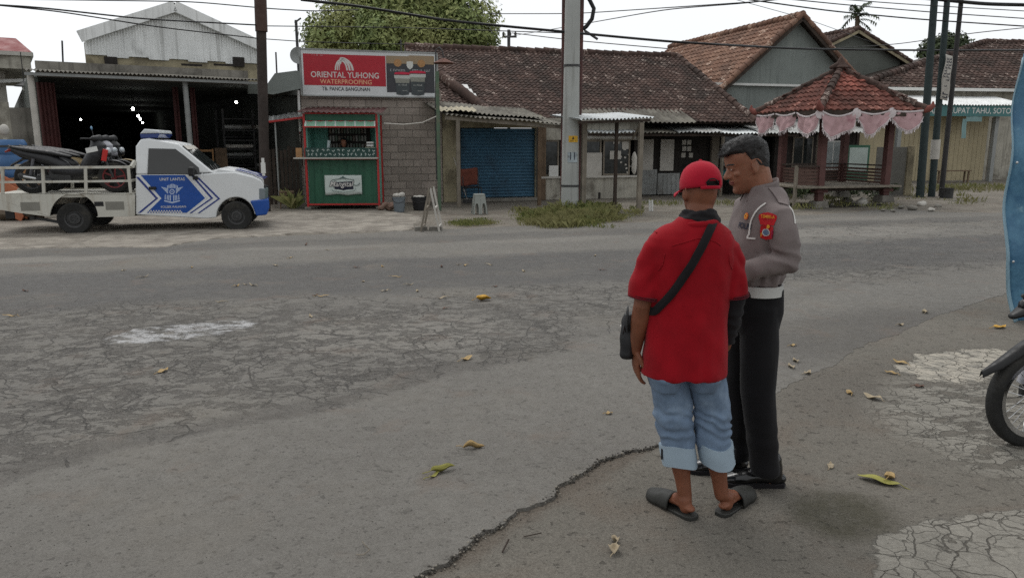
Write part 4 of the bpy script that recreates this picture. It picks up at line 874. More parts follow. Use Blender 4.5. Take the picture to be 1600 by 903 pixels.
def blocks(name, a, b, mortar, bw=.42, bh=.2):
    n = NT(name); x, y, z = n.xyz(); cmb = n.n('ShaderNodeCombineXYZ'); n.link(n.math('ADD', x, n.math('MULTIPLY', y, .9)), cmb.inputs[0]); n.link(z, cmb.inputs[1])
    k = n.n('ShaderNodeTexBrick'); n.link(n.warp(5, .02, cmb.outputs[0]), k.inputs['Vector']); k.inputs['Scale'].default_value = 1; k.inputs['Brick Width'].default_value = bw; k.inputs['Row Height'].default_value = bh
    k.inputs['Mortar Size'].default_value = .010; k.inputs['Mortar Smooth'].default_value = .35; k.inputs['Color1'].default_value = c4(a); k.inputs['Color2'].default_value = c4(b); k.inputs['Mortar'].default_value = c4(mortar); k.inputs['Bias'].default_value = -.1
    c = n.mix(n.ramp(n.noise(1.1, 7, .65), .4, .7, 0, .7), k.outputs['Color'], sc(a, .62)); c = n.mix(n.ramp(n.noise(12, 6, .65), .4, .75, 0, .5), c, sc(a, .6)); c = n.mix(n.ramp(n.noise(1, 5, .6, n.vmul(n.co, (5, 5, .5))), .55, .75, 0, .5), c, sc(a, .5))
    h = n.math('SUBTRACT', n.noise(40, 5), n.math('MULTIPLY', k.outputs['Fac'], 1.2)); return n.done(c, .95, n.bump(h, .7, .014), spec=.2)
M_BLOCK = blocks('grey_block_masonry', sr(176, 164, 154), sr(150, 140, 131), sr(112, 105, 98)); M_BLOCKD = blocks('dark_block_masonry', sr(108, 108, 104), sr(92, 92, 90), sr(70, 70, 68), .4, .2)
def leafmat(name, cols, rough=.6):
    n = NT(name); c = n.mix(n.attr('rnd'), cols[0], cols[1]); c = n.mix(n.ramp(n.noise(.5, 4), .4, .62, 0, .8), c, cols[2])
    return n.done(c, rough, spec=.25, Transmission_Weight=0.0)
# ================================================================== the row of shops: one common frontage line
p0 = P(470, 150, 20.6); ROW = Frame((p0.x, p0.y), R(16.5))
q = ROW.q
def part(mb, name, m, par, **k): return mb.build(name, m, par, **k)
def bld(name, label, cat, fr=ROW, group=None): return thing(name, label, cat, fr.o, fr.a, group)
# ---------------------------------------------------------------- block shop under the billboard
uR = q(691, 250)[0]; zT = 3.05
b = bld('block_shop', 'small unplastered grey block shop carrying the red and white billboard', 'building')
w = MB(); w.bx(0, uR, 0, .18, 0, zT); w.bx(0, .18, .18, 5.2, 0, zT); w.bx(uR - .18, uR, .18, 5.2, 0, zT); w.bx(.18, uR - .18, 5.0, 5.2, 0, zT); part(w, 'wall', M_BLOCK, b)
w = MB(); w.corr((-.95, -.55, 2.98), (.90, 0, .30), (0, 5.2, 0), 8, .018); w.corr((.30, -.05, 3.40), (uR - .3, 0, -.3), (0, 5.2, 0), 22, .018); part(w, 'roof', M_ASB, b, smooth=180)
f = MB(); f.slab([(-.98, 2.90), (-.70, 2.86), (.0, 3.02), (.0, 3.44), (-.10, 3.46), (-.62, 3.38)], -.62, -.58); part(f, 'fascia', mat('grey_green_sheet', sr(116, 122, 118), .6, .15, 2, .05, 30), b)
w = MB(); w.bx(-.028, -.004, 1.2, 1.9, 1.0, 2.1); w2 = MB(); w2.bx(-.034, -.029, 1.28, 1.82, 1.08, 2.02); wo_ = part(w, 'side_window', M_WOODD, b); part(w2, 'pane', M_GLASSD, wo_)
d = MB(); d.tube([(-.06, -.10, 1.95), (-.06, -.10, 3.0)], .035, 10); part(d, 'drain_pipe', M_WHITE, b, smooth=60)
bn = thing('cloth_banner', 'faded red vertical banner on the side wall left of the billboard', 'banner', ROW.o, ROW.a)
w = MB(); w.grid(lambda u, v: V((-.06 - .012 * math.sin(v * 5), .35 + u * .55, 1.9 + v * 1.1)), 6, 10, 0); w.grid(lambda u, v: V((-.06, .35 + u * .55, 1.66 + v * .23)), 4, 2, 1); bo = w.build('cloth', [mat('faded_red_cloth', sr(150, 62, 64), .85, .2, 4), M_OFFW], bn, 180, fixn=False)
md = bo.modifiers.new('s', 'SOLIDIFY'); md.thickness = .004
aw = thing('side_awning', 'thin red edged sheet awning beside the drinks kiosk', 'awning', ROW.o, ROW.a)
u0, z0 = q(420, 190, -.6); u1, z1 = q(483, 182, -.6)
w = MB(); w.corr((u0, -.62, z0), (u1 - u0, 0, z1 - z0 + .02), (0, .95, .16), 8, .012); part(w, 'sheet', M_ZINC, aw, smooth=180)
w = MB(); w.beam((u0, -.64, z0 - .01), (u1, -.64, z1 - .01), .03, .05); part(w, 'edge_bar', M_REDPAINT, aw); w = MB(); w.tube([(u0 + .15, -.58, 0), (u0 + .15, -.58, z0 - .02)], .02, 8); part(w, 'post', M_GREYP, aw)
fe = thing('slatted_fence', 'dark upright plank fence between the warehouse and the kiosk', 'fence', ROW.o, ROW.a); rg = random.Random(3)
ua = q(421, 300, -.2)[0]; ub = q(470, 300, -.2)[0]; k = 8
w = MB()
for i in range(k): u = ua + (ub - ua) * i / k; w.bx(u + .012, u + (ub - ua) / k - .012, -.22, -.19, .06, 1.52 + rg.uniform(-.06, .05), None, rg.random())
part(w, 'planks', M_WOODD, fe)
for z in (.4, 1.2): w = MB(); w.bx(ua, ub, -.188, -.15, z, z + .07); part(w, 'rail', M_WOODD, fe)
st = thing('wooden_stool', 'small square wooden stool in front of the dark plank fence', 'stool', ROW.pt(q(448, 310, -.75)[0], -.75, 0), ROW.a)
w = MB(); w.bx(-.19, .19, -.17, .17, .40, .44); part(w, 'seat', M_WOOD, st, bevel=.004)
for sx in (-1, 1):
    for sy in (-1, 1): w = MB(); w.bx(sx * .165 - .02, sx * .165 + .02, sy * .14 - .02, sy * .14 + .02, .0, .398); part(w, 'leg', M_WOOD, st)
w = MB(); w.bx(-.143, .143, -.158, -.13, .12, .16); w.bx(-.143, .143, -.158, -.13, .33, .39); part(w, 'stretcher', M_WOOD, st)
# ---------------------------------------------------------------- billboard
def qq(px, py): return q(px, py, -.16)
a1 = qq(470, 77); a2 = qq(681, 83); a3 = qq(471, 150); a4 = qq(681, 152)
u0, u1 = a1[0], a2[0]; z0, z1 = (a3[1] + a4[1]) / 2, (a1[1] + a2[1]) / 2
b = thing('billboard', 'wide white billboard with red paint advert above the green kiosk', 'billboard', ROW.o, ROW.a)
w = MB(); w.bx(u0, u1, -.16, -.08, z0, z1); part(w, 'panel', mat('white_vinyl', sr(206, 208, 208), .5, .04, 2, .02), b)
w = MB()
for z in (z0, z1): w.beam((u0 - .02, -.12, z), (u1 + .02, -.12, z), .12, .035)
for u in (u0, u1): w.beam((u, -.12, z0), (u, -.12, z1), .12, .035)
part(w, 'frame', M_ZINC, b)
UU = lambda x: u0 + (u1 - u0) * x; ZZ = lambda y: z0 + (z1 - z0) * y
def bl(x, y, o=.004): return V((UU(x), -.16 - o, ZZ(y)))
w = MB(); w.bx(UU(.012), UU(.612), -.1635, -.159, ZZ(.225), ZZ(.90)); part(w, 'red_field', mat('red_print', sr(172, 34, 48), .5, .06, 2, .02), b)
w = MB(); w.bx(UU(.618), UU(.985), -.1635, -.159, ZZ(.10), ZZ(.88)); part(w, 'product_field', mat('charcoal_print', sr(62, 62, 66), .5, .06, 2, .02), b)
w = MB(); w.bx(UU(.618), UU(.79), -.166, -.164, ZZ(.74), ZZ(.91)); w.bx(UU(.79), UU(.985), -.1662, -.164, ZZ(.74), ZZ(.93)); part(w, 'tan_header', mat('tan_print', sr(150, 130, 104), .5, .06), b)
M_BRONZE = mat('bronze_print', sr(170, 128, 84), .5, .08)
for cx in (.705, .885):
    w = MB(); w.add([bl(cx + .030 * math.cos(a), .755 + .085 * math.sin(a), .008) for a in [math.pi * 2 * i / 24 for i in range(24)]], [tuple(range(24))])
    part(w, 'seal', M_BRONZE, b, fixn=False)
w = MB(); w.add([bl(x, y, .0085) for x, y in ((.773, .79), (.797, .80), (.821, .79), (.822, .70), (.815, .655), (.797, .615), (.779, .655), (.772, .70))], [tuple(range(8))])
part(w, 'shield', mat('silver_print', sr(206, 206, 200), .5, .05), b, fixn=False)
w = MB(); w.text('ORIENTAL YUHONG', bl, (.062, .560, .395, .525), bold=.012); part(w, 'lettering', WHT, b, fixn=False)
w = MB(); w.text('WATERPROOFING', bl, (.125, .505, .262, .362), bold=.006); part(w, 'lettering', mat('peach_print', sr(226, 176, 136), .5, .05), b, fixn=False)
w = MB(); w.text('TB. PANCA BANGUNAN', bl, (.138, .490, .112, .195), bold=.014); part(w, 'lettering', mat('dark_print', sr(44, 44, 50), .5, .05), b, fixn=False)
w = MB(); w.strokes(bl, (.647, .765, .572, .616), 10, None, 3); w.strokes(bl, (.815, .955, .575, .622), 12, None, 5); w.strokes(bl, (.075, .165, .865, .882), 11, None, 8); part(w, 'lettering', mat('pale_print', sr(176, 176, 178), .5, .05), b, fixn=False)
w = MB()
for (cx, cy, r0, r1, dx) in ((.298, .575, .0, .0, 0),):
    for i, (xo, sc_) in enumerate(((.0, 1), (.018, .86), (.036, .70))):       # arch emblem: three bands right, two left
        pts = [(.318 + xo * .55 + (.058 - xo * .9) * (1 - math.cos(t)) * .9, .565 + (.27 * sc_) * math.sin(t)) for t in [math.pi * .5 * j / 12 for j in range(13)]]
for k_, (xr, top, wd) in enumerate(((.375, .845, .0095), (.352, .825, .0085), (.331, .80, .007))):
    o_ = []; i_ = []
    for j in range(15):
        t = math.pi / 2 * j / 14; x = .285 + (xr - .285) * math.sin(t); y = .56 + (top - .56) * math.cos(t); o_.append((x, y)); i_.append((x - wd * 1.6, y - .0 - .03 * math.cos(t)))
    n_ = len(o_); w.add([bl(*p) for p in o_ + i_], [(j, j + 1, n_ + j + 1, n_ + j) for j in range(n_ - 1)])
for k_, (xl, top, wd) in enumerate(((.236, .80, .008), (.252, .775, .006), (.266, .745, .004))):
    o_ = []; i_ = []
    for j in range(13):
        t = math.pi / 2 * j / 12; x = .284 - (.284 - xl) * math.sin(t); y = .56 + (top - .56) * math.cos(t); o_.append((x, y)); i_.append((x + wd * 1.3, y - .03 * math.cos(t)))
    n_ = len(o_); w.add([bl(*p) for p in o_ + i_], [(j, j + 1, n_ + j + 1, n_ + j) for j in range(n_ - 1)])
part(w, 'emblem', WHT, b, fixn=False)
for x0, x1, yt, o in ((.675, .80, .50, .010), (.79, .918, .535, .012)):
    y0 = .045; w = MB(); x = lambda t: x0 + (x1 - x0) * t
    w.add([bl(x(.05), yt - .08, o), bl(x(.95), yt - .08, o), bl(x(.88), y0 + .01, o), bl(x(.5), y0 - .01, o), bl(x(.12), y0 + .01, o)], [(0, 1, 2, 3, 4)], 0)
    w.add([bl(x(.0), yt - .015, o + .002), bl(x(1.0), yt - .015, o + .002), bl(x(.99), yt - .09, o + .002), bl(x(.01), yt - .09, o + .002)], [(0, 1, 2, 3)], 1)
    w.add([bl(x(.0), yt, o + .004), bl(x(.0) + .006, yt + .045, o + .004), bl(x(.5), yt + .06, o + .004), bl(x(1.0) - .006, yt + .045, o + .004), bl(x(1.0), yt, o + .004)], [(0, 1, 2, 3, 4)], 2)
    w.add([bl(x(.06), yt - .09, o + .003), bl(x(.94), yt - .09, o + .003), bl(x(.92), yt - .19, o + .003), bl(x(.08), yt - .19, o + .003)], [(0, 1, 2, 3)], 3)
    w.strokes(lambda a, c: bl(a, c, o + .004), (x(.25), x(.78), .255, .285), 8, 1, 7); w.strokes(lambda a, c: bl(a, c, o + .004), (x(.5), x(.8), .13, .15), 5, 1, 9)
    part(w, 'printed_bucket', [mat('bucket_dark_print', sr(66, 72, 74), .5, .1), mat('bucket_rim_print', sr(186, 188, 182), .5, .05), mat('bucket_lid_print', sr(196, 40, 70), .5, .05), mat('bucket_band_print', sr(140, 140, 130), .5, .05)], b, fixn=False)
# ---------------------------------------------------------------- kiosk
kf = Frame((G(482, 327).x, G(482, 327).y), R(4)); kq = kf.q
kW = kq(593, 327)[0]; kD = 1.05; b = thing('drinks_kiosk', 'green drinks kiosk with red steel frame and serving window', 'kiosk', kf.o, kf.a)
zc = kq(540, 247)[1]; zt = kq(540, 178)[1]; zw = kq(540, 200)[1]; zb = .12
w = MB(); w.bx(.05, kW - .05, .03, .07, zb, zc - .03); part(w, 'front_panel', M_GREENP, b)
w = MB()
for i in range(8): u = .06 + (kW - .12) * (i + .5) / 8; w.bx(u - .012, u + .012, .018, .0295, zb + .02, zc - .05)
part(w, 'panel_rib', M_GREENP, b, bevel=.003)
for nm, bx_ in (('side_panel', (.02, .05, .08, kD, zb, zt)), ('side_panel', (kW - .05, kW - .02, .08, kD, zb, zt)), ('back_panel', (.052, kW - .052, kD - .04, kD, zb, zt))): w = MB(); w.bx(*bx_); part(w, nm, M_TEALP, b)
for (u, v) in ((0, 0), (kW, 0), (0, kD), (kW, kD)): w = MB(); w.bx(u - .025, u + .025, v - .025, v + .025, .06, zt); part(w, 'frame_post', M_REDPAINT, b); w = MB(); w.box((u, v, .03), (.16, .16, .06)); part(w, 'foot_block', M_CONC, b, bevel=.01)
for z in (zb - .02, zc - .04, zw + .13, zt - .01): w = MB(); w.bx(.026, kW - .026, -.02, .02, z, z + .04); part(w, 'frame_rail', M_REDPAINT, b)
w = MB(); w.bx(.03, kW - .03, .0, .03, zw + .18, zt - .015); part(w, 'top_panel', M_GREENP, b)
w = MB(); w.corr((-.12, -.22, zt + .03), (kW + .30, 0, -.01), (0, kD + .5, .18), 16, .016); part(w, 'roof', M_REDFOLD, b, smooth=180)
w = MB(); n_ = 28
w.grid(lambda u, v: V((.03 + u * (kW - .06), -.03 - .16 * v, zw + .16 - .13 * v + .008 * math.cos(u * 2 * math.pi * 7))), n_ * 3, 3); part(w, 'striped_valance', [mat('mint_canvas', sr(140, 184, 160), .7, .12, 3)], b, smooth=180, fixn=False)
w = MB()
for i in range(8): u = .05 + (kW - .1) * i / 7; w.add([(u - .018, -.035, zw + .164), (u + .018, -.035, zw + .164), (u + .035, -.195, zw + .034), (u + .005, -.195, zw + .034)], [(0, 1, 2, 3)])
part(w, 'valance_stripe', M_WHITE, b, fixn=False)
w = MB(); w.bx(.0, kW, -.21, -.19, zw + .005, zw + .035); part(w, 'valance_bar', M_REDPAINT, b)
w = MB(); w.bx(-.26, kW + .02, -.26, .42, zc - .02, zc + .015); part(w, 'counter', mat('counter_steel', sr(176, 174, 166), .4, .1, 3, .03, 30, metal=.3), b, bevel=.004)
zs = zc + .018; zs1 = kq(540, 231)[1]
w = MB(); w.bx(.0, kW - .02, -.06, -.045, zs, zs1); cs = part(w, 'counter_sign', mat('dark_green_print', sr(30, 62, 56), .5, .1), b)
w = MB(); rg = random.Random(9)
for r_, yy in ((14, .72), (16, .3)):
    for i in range(r_):
        cx = .07 + (kW - .16) * i / (r_ - 1); cz = zs + (zs1 - zs) * yy; a0 = rg.uniform(0, 6)
        for j in range(7):
            a = a0 + j * .55; r1, r2 = .032, .018; w.add([(cx + r1 * math.cos(a), -.064, cz + r1 * math.sin(a)), (cx + r1 * math.cos(a + .55), -.064, cz + r1 * math.sin(a + .55)), (cx + r2 * math.cos(a + .55), -.064, cz + r2 * math.sin(a + .55)), (cx + r2 * math.cos(a), -.064, cz + r2 * math.sin(a))], [(0, 1, 2, 3)])
part(w, 'fruit_pattern', mat('white_print', sr(186, 196, 190), .6, .1), cs, fixn=False)
w = MB(); w.box((-.16, -.03, zs + .115), (.15, .012, .23)); bo = part(w, 'menu_board', M_WOODL, b)
w = MB(); w.bx(.06, kW - .06, .09, kD - .05, .20, .27); part(w, 'floor', M_WOOD, b)
# hanging sign on the front
sg = thing('cloth_sign', 'white cloth sign lettered Mangital on the green kiosk front', 'sign', kf.o, kf.a)
sa = kq(507, 274); sb_ = kq(566, 304); su0, su1, sz0, sz1 = sa[0], sb_[0], sb_[1], sa[1]
w = MB(); w.grid(lambda u, v: V((su0 + (su1 - su0) * u, -.012 + .006 * math.sin(u * 9) * (1 - v), sz0 + (sz1 - sz0) * v - .012 * math.sin(u * 11 + 1) * (1 - v))), 24, 6); so_ = part(w, 'cloth', mat('white_banner_cloth', sr(200, 210, 204), .8, .06), sg, smooth=180, fixn=False); md = so_.modifiers.new('s', 'SOLIDIFY'); md.thickness = .004
SF = lambda x, y, o=.024: V((su0 + (su1 - su0) * x, -o, sz0 + (sz1 - sz0) * y))
w = MB(); w.add([SF(x, y) for x, y in ((.25, .64), (.76, .68), (.77, .28), (.62, .27), (.5, .22), (.36, .28), (.26, .29))], [tuple(range(7))]); part(w, 'lettering_plate', NAVY, sg, fixn=False)
w = MB(); w.text('Mangital', lambda a, c: SF(a, c, .030), (.12, .80, .30, .72), 0, .05, .35); part(w, 'lettering', NAVY, sg, fixn=False)
w = MB(); w.text('Mangital', lambda a, c: SF(a, c, .034), (.135, .785, .325, .69), 0, .012, .35); part(w, 'lettering', WHT, sg, fixn=False)
w = MB(); w.tube([SF(.78, .5, .03), SF(.86, .46, .03), SF(.92, .52, .03), SF(.95, .6, .03)], .008, 6); w.tube([SF(.2, .76, .028), SF(.5, .84, .028), SF(.8, .76, .028)], .006, 6)
for s_ in (-1, 1): w.add([SF(.5, .97, .03), SF(.5 + s_ * .05, .88, .03), SF(.5 + s_ * .14, .80, .03), SF(.5, .84, .03)], [(0, 1, 2, 3)])
w.tube([SF(.18, .3, .028), SF(.2, .2, .028), SF(.5, .12, .028), SF(.8, .2, .028), SF(.83, .34, .028)], .005, 6); part(w, 'ornament', mat('grey_green_print', sr(96, 116, 112), .7), sg, fixn=False)
# stock inside
bd = thing('hanging_sachets', 'dark rack of small hanging sachets inside the kiosk', 'rack', kf.o, kf.a)
w = MB(); w.bx(.44, 1.52, .86, .90, zw - .62, zw + .06); part(w, 'board', M_DARKER, bd)
w = MB(); rg = random.Random(2)
for r_ in range(3):
    for i in range(13): u = .50 + i * .075; w.box((u, .845, zw - .06 - r_ * .2), (.05, .012, .13 + rg.uniform(-.02, .02)), None, rg.randrange(3))
part(w, 'sachets', [mat('brown_sachet', sr(96, 84, 70), .5), mat('grey_sachet', sr(120, 120, 112), .4), mat('green_sachet', sr(76, 92, 76), .5)], bd)
cpk = thing('cup_stack', 'tall leaning stack of clear plastic cups on the kiosk counter', 'cups', kf.pt(.50, .22, zc + .016), kf.a)
w = MB(); w.tube([(0, 0, 0), (.06, 0, .42)], [.045, .04], 14); part(w, 'cups', mat('clear_cup_plastic', sr(176, 190, 190), .2, .05), cpk, smooth=60)
tb_ = thing('plastic_tub', 'pale food tub with two white lids stacked on the kiosk counter', 'tub', kf.pt(1.6, .18, zc + .016), kf.a)
w = MB(); w.box((0, 0, .13), (.26, .2, .24)); part(w, 'tub', mat('cream_plastic', sr(186, 184, 164), .5), tb_, bevel=.02, seg=3)
for i in range(2): w = MB(); w.box((.0, 0, .29 + i * .07), (.18, .16, .05)); part(w, 'lid', M_WHITE, tb_, bevel=.012)
# ---------------------------------------------------------------- woman inside the kiosk
wp = kf.pt(kq(537, 235, .5)[0], .55, .27)
t = thing('person', 'woman in a dark headscarf standing behind the kiosk counter', 'person', wp, kf.a)
Hd = Matrix.Translation((0, -.02, 1.26)) @ Matrix.Rotation(R(-78), 4, 'Z') @ Matrix.Rotation(R(10), 4, 'Y')
b_ = MB(); head_shape(b_, Hd, .95); b_.tube([(0, 0, 1.15), (0, 0, 1.32)], [.055, .05], 12, round_=True)
b_.loft([(0, 0, .70, .15, .10), (0, 0, .9, .13, .09), (0, 0, 1.08, .16, .10), (0, 0, 1.17, .15, .085), (0, 0, 1.21, .07, .06)], 24)
for s_ in (-1, 1):
    b_.tube([(.15 * s_, 0, 1.13), (.19 * s_, -.02, .9), (.10 * s_, -.24, .88), (.04 * s_, -.27, .94)], [.048, .042, .034, .026], 12, round_=True); hand_shape(b_, (.05 * s_, -.27, .94), (-.4 * s_, -.4, .6), (0, .3, 1), s_, .9, .5)
    b_.tube([(.08 * s_, 0, .75), (.085 * s_, 0, .42), (.085 * s_, 0, .08)], [.085, .055, .04], 12, round_=True); foot_shape(b_, (.085 * s_, .04, .012), (.1 * s_, -.19, .012), (.085 * s_, .0, .09))
remesh(b_, .007, 2).build('body', SK2, t, 180)
h = MB(); h.loft([(0, -.01, 1.06, .19, .13), (0, -.01, 1.16, .16, .12), (0, 0, 1.24, .105, .10)], 24); h.ell((0, .012, 1.40), (.108, .108, .14)); h.tube([(0, -.075, 1.20), (0, -.065, 1.28)], [.06, .055], 12, round_=True)
hm = remesh(h, .008, 3, lambda p, n: .004 * math.sin(p.z * 60 + p.x * 20))
fc = Hd @ V((.1, 0, .12)); keep = [f for f in hm.f if not (hm.v[f[0]][1] < -.045 and abs((hm.v[f[0]][0] - fc.x) / .062) ** 2 + abs((hm.v[f[0]][2] - 1.365) / .088) ** 2 < 1)]
hm.f = keep; hm.m = hm.m[:len(keep)]; hm.r = hm.r[:len(keep)]; ho = hm.build('headscarf', BLK, t, 180)
c = MB(); c.loft([(0, 0, .55, .20, .14), (0, 0, .8, .175, .125), (0, 0, 1.0, .18, .125), (0, 0, 1.13, .185, .11), (0, 0, 1.18, .12, .085)], 28)
for s_ in (-1, 1): c.tube([(.14 * s_, 0, 1.13), (.195 * s_, -.02, .9), (.11 * s_, -.23, .885)], [.066, .06, .05], 14, round_=True)
remesh(c, .01, 2, lambda p, n: .006 * nz(p, (9, 9, 9))).build('blouse', mat('dark_floral_cloth', sr(70, 46, 42), .9, .4, 18), t, 180)
sk = MB(); sk.loft([(0, 0, .06, .21, .17), (0, 0, .5, .19, .15), (0, 0, .8, .165, .12)], 28); part(sk, 'skirt', BLK, t, smooth=180)
# ---------------------------------------------------------------- buckets, rubble, A-frame
def bucket(px, py, r, h, m, label, contents=None):
    p = G(px, py); t = thing('bucket', label, 'bucket', p); w = MB()
    w.lathe([(r * .78, 0), (r * .8, .01), (r, h), (r * 1.05, h), (r * 1.05, h - .02), (r * .99, h - .025), (r * .95, h - .03), (r * .76, .02)], 24); part(w, 'pail', m, t, smooth=40)
    hd = MB(); hd.tube([(r * 1.05, 0, h - .02), (r * .8, -r * .75, h - .10), (0, -r * 1.08, h - .14), (-r * .8, -r * .75, h - .10), (-r * 1.05, 0, h - .02)], .006, 6); part(hd, 'handle', M_DKSTEEL, t, smooth=60)
    return p
p = bucket(624, 331, .155, .36, mat('grey_plastic', sr(112, 120, 126), .5, .12), 'grey plastic bucket stuffed with white bags by the block wall')
w = MB(); rg = random.Random(4)
for i in range(4): w.ell((p.x + rg.uniform(-.08, .08), p.y + rg.uniform(-.05, .05), .37 + rg.uniform(0, .06)), (.09, .07, .06))
tag(remesh(w, .012, 1, lambda p_, n: .02 * nz(p_, (18, 18, 18))).build('plastic_bag', M_OFFW, None, 180), 'crumpled white plastic bags on top of the grey bucket', 'bag')
p = bucket(656, 328, .20, .33, mat('black_bucket_plastic', sr(40, 40, 42), .5, .12), 'black bucket with a white rag at its rim by the block wall')
w = MB(); w.ell((p.x, p.y - .1, .34), (.15, .06, .03)); tag(remesh(w, .01, 1, lambda p_, n: .012 * nz(p_, (22, 22, 22))).build('rag', M_OFFW, None, 180), 'white rag lying over the rim of the black bucket', 'rag')
w = MB(); p = G(604, 329)
for i in range(7): w.ell((p.x + rg.uniform(-.16, .16), p.y + rg.uniform(-.1, .1), .05 + rg.uniform(0, .10)), (.10, .09, .07))
tag(remesh(w, .014, 1, lambda p_, n: .025 * nz(p_, (14, 14, 14))).build('rubbish_sack', mat('brown_sackcloth', sr(128, 104, 92), .9, .3, 12), None, 180), 'brown crumpled sack beside the right foot of the kiosk', 'sack')
t = thing('signboard_stand', 'open A-shaped pavement sign frame seen edge-on at the kerb', 'sign', G(672, 361))
pa = G(672, 361); T_ = P(674, 293, pa.y)
for s_, px in ((-1, 659), (1, 688)):
    e = G(px, 362); w = MB(); base = V((e.x - pa.x, 0, 0)); top = V((T_.x - pa.x + s_ * .01, 0, T_.z))
    for v in (-.28, .28): w.beam(base + V((0, v, .01)), top + V((0, v, 0)), .035, .035)
    w.beam(base.lerp(top, .12) + V((0, -.28, 0)), base.lerp(top, .12) + V((0, .28, 0)), .03, .03); w.beam(base.lerp(top, .55) + V((0, -.28, 0)), base.lerp(top, .55) + V((0, .28, 0)), .03, .03); fo = part(w, 'frame_leaf', M_WOODG if s_ < 0 else M_OFFW, t)
for px, py in ((659, 361), (681, 361)):
    w = MB(); pp = G(px, py); w.box((pp.x, pp.y - .1, .05), (.24, .12, .10), Matrix.Rotation(.2, 3, 'Z')); tag(w.build('loose_brick', M_CONC, None, None, .008), 'loose grey block lying at the %s foot of the pavement sign' % ('left' if px < 670 else 'right'), 'block')
# ================================================================== warehouse on the left
pa = P(45, 110, 19.0); pb = P(402, 125, 22.0); WHA = math.atan2(pb.y - pa.y, pb.x - pa.x)
WH = Frame((pa.x, pa.y), WHA); wq = WH.q; LW = wq(402, 125)[0]; zA = (wq(45, 110)[1] + wq(402, 125)[1]) / 2
b = thing('warehouse', 'open fronted concrete warehouse with white sheet metal gable and dark interior', 'building', WH.o, WH.a)
zP = wq(220, 103, 1.3)[1]
w = MB(); w.bx(.2, LW + .1, 1.3, 1.5, zA - .05, zP); part(w, 'parapet', M_CONC, b)
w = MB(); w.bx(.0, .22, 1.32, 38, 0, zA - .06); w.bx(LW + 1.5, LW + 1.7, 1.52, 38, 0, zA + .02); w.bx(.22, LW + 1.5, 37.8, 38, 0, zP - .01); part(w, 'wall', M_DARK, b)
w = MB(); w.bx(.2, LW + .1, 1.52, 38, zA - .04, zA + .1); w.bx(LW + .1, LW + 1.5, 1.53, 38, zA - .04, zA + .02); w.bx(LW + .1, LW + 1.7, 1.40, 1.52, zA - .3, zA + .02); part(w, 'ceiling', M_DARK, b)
w = MB(); w.corr((-.1, -.05, zA), (LW + .15, 0, 0), (0, 1.36, .12), 58, .022); part(w, 'awning', M_ASB, b, smooth=180)
w = MB(); w.bx(-.1, LW, .0, .06, zA - .12, zA - .05); part(w, 'awning_beam', M_GREYP, b)
vg = 2.6; A_ = [wq(x, y, vg) for x, y in ((131, 57), (272, 17), (406, 76))]
zb_ = zP - .35; u_l, u_r, u_m = A_[0][0], A_[2][0], A_[1][0]; z_l, z_m = (A_[0][1] + A_[2][1]) / 2, A_[1][1]
w = MB(); k = 64
def gtop(u): return z_l + (z_m - z_l) * (1 - abs(u - u_m) / ((u_m - u_l) if u < u_m else (u_r - u_m)))
zs_ = zP + .42
vs = []; fs = []
for i in range(k * 4 + 1):
    u = u_l + (u_r - u_l) * i / (k * 4); o = .016 * math.cos(2 * math.pi * i / 4); vs += [(u, vg + o, zs_ - .1 + .025 * math.copysign(1, math.sin(i * .11))), (u, vg + o, max(zs_, gtop(u)))]
w.add(vs, [(2 * i, 2 * i + 2, 2 * i + 3, 2 * i + 1) for i in range(k * 4)]); part(w, 'gable_sheet', M_WHCORR, b, smooth=60, fixn=False)
w = MB(); w.bx(u_l, u_r, vg + .05, vg + .2, zb_, zs_ + .25); part(w, 'gable_base', M_PLASY, b)
w = MB(); w.beam((u_l - .12, vg - .12, z_l - .02), (u_m, vg - .12, z_m + .10), .14, .30); w.beam((u_m, vg - .12, z_m + .10), (u_r + .12, vg - .12, z_l - .0), .14, .30); part(w, 'barge_board', M_WHCORR, b)
w = MB(); w.add([(u_l + .1, vg - .04, z_l + .08), (u_m, vg - .04, z_m + .22), (u_m, 4.4, z_m + .22), (u_l + .1, 4.4, z_l + .08), (u_r + .1, vg - .04, z_l + .1), (u_r + .1, 4.4, z_l + .1)], [(0, 1, 2, 3), (1, 4, 5, 2)]); ro = part(w, 'roof', M_ZINC, b)
for px in (174, 374): u, z = wq(px, 97, 2.5); w = MB(); w.bx(u - .16, u + .16, 2.52, 2.64, z - .14, z + .14); part(w, 'vent_hole', M_DARKER, b)  # no opening cut: the shade inside is put into a dark block
for px in (300, 350): u, z = wq(px, 102, 1.28); w = MB(); w.bx(u - .28, u + .28, 1.285, 1.298, z - .03, z + .03); part(w, 'vent_slot', M_DARKER, b)  # solid dark strip painted as the shaded slot
for (px0, py0, px1, py1, m) in ((47, 116, 61, 235, M_OFFW), (289, 130, 299, 245, M_GREYP)):
    a = wq(px0, py0, .25); c = wq(px1, py1, .25); w = MB(); w.tube([(c[0] + (a[0] - c[0]) * -.9 * 0, .25, 0), (c[0], .25, c[1]), (a[0], .25, zA - .03)], .075 if px0 < 100 else .07, 12); part(w, 'post', m, b, smooth=60)
def folddoor(px0, px1, n):
    w = MB(); u0 = wq(px0, 200, 1.2)[0]; u1 = wq(px1, 200, 1.2)[0]
    for i in range(n):
        ua, ub = u0 + (u1 - u0) * i / n, u0 + (u1 - u0) * (i + 1) / n; va, vb = (1.15, 1.32) if i % 2 else (1.32, 1.15)
        w.beam((ua, (va + vb) / 2, .05), (ua, (va + vb) / 2, zA - .2), .02, (u1 - u0) / n * 1.0 + .02, up=(.6, .8 * (1 if i % 2 else -1), 0))
    part(w, 'folding_door', M_REDFOLD, b)
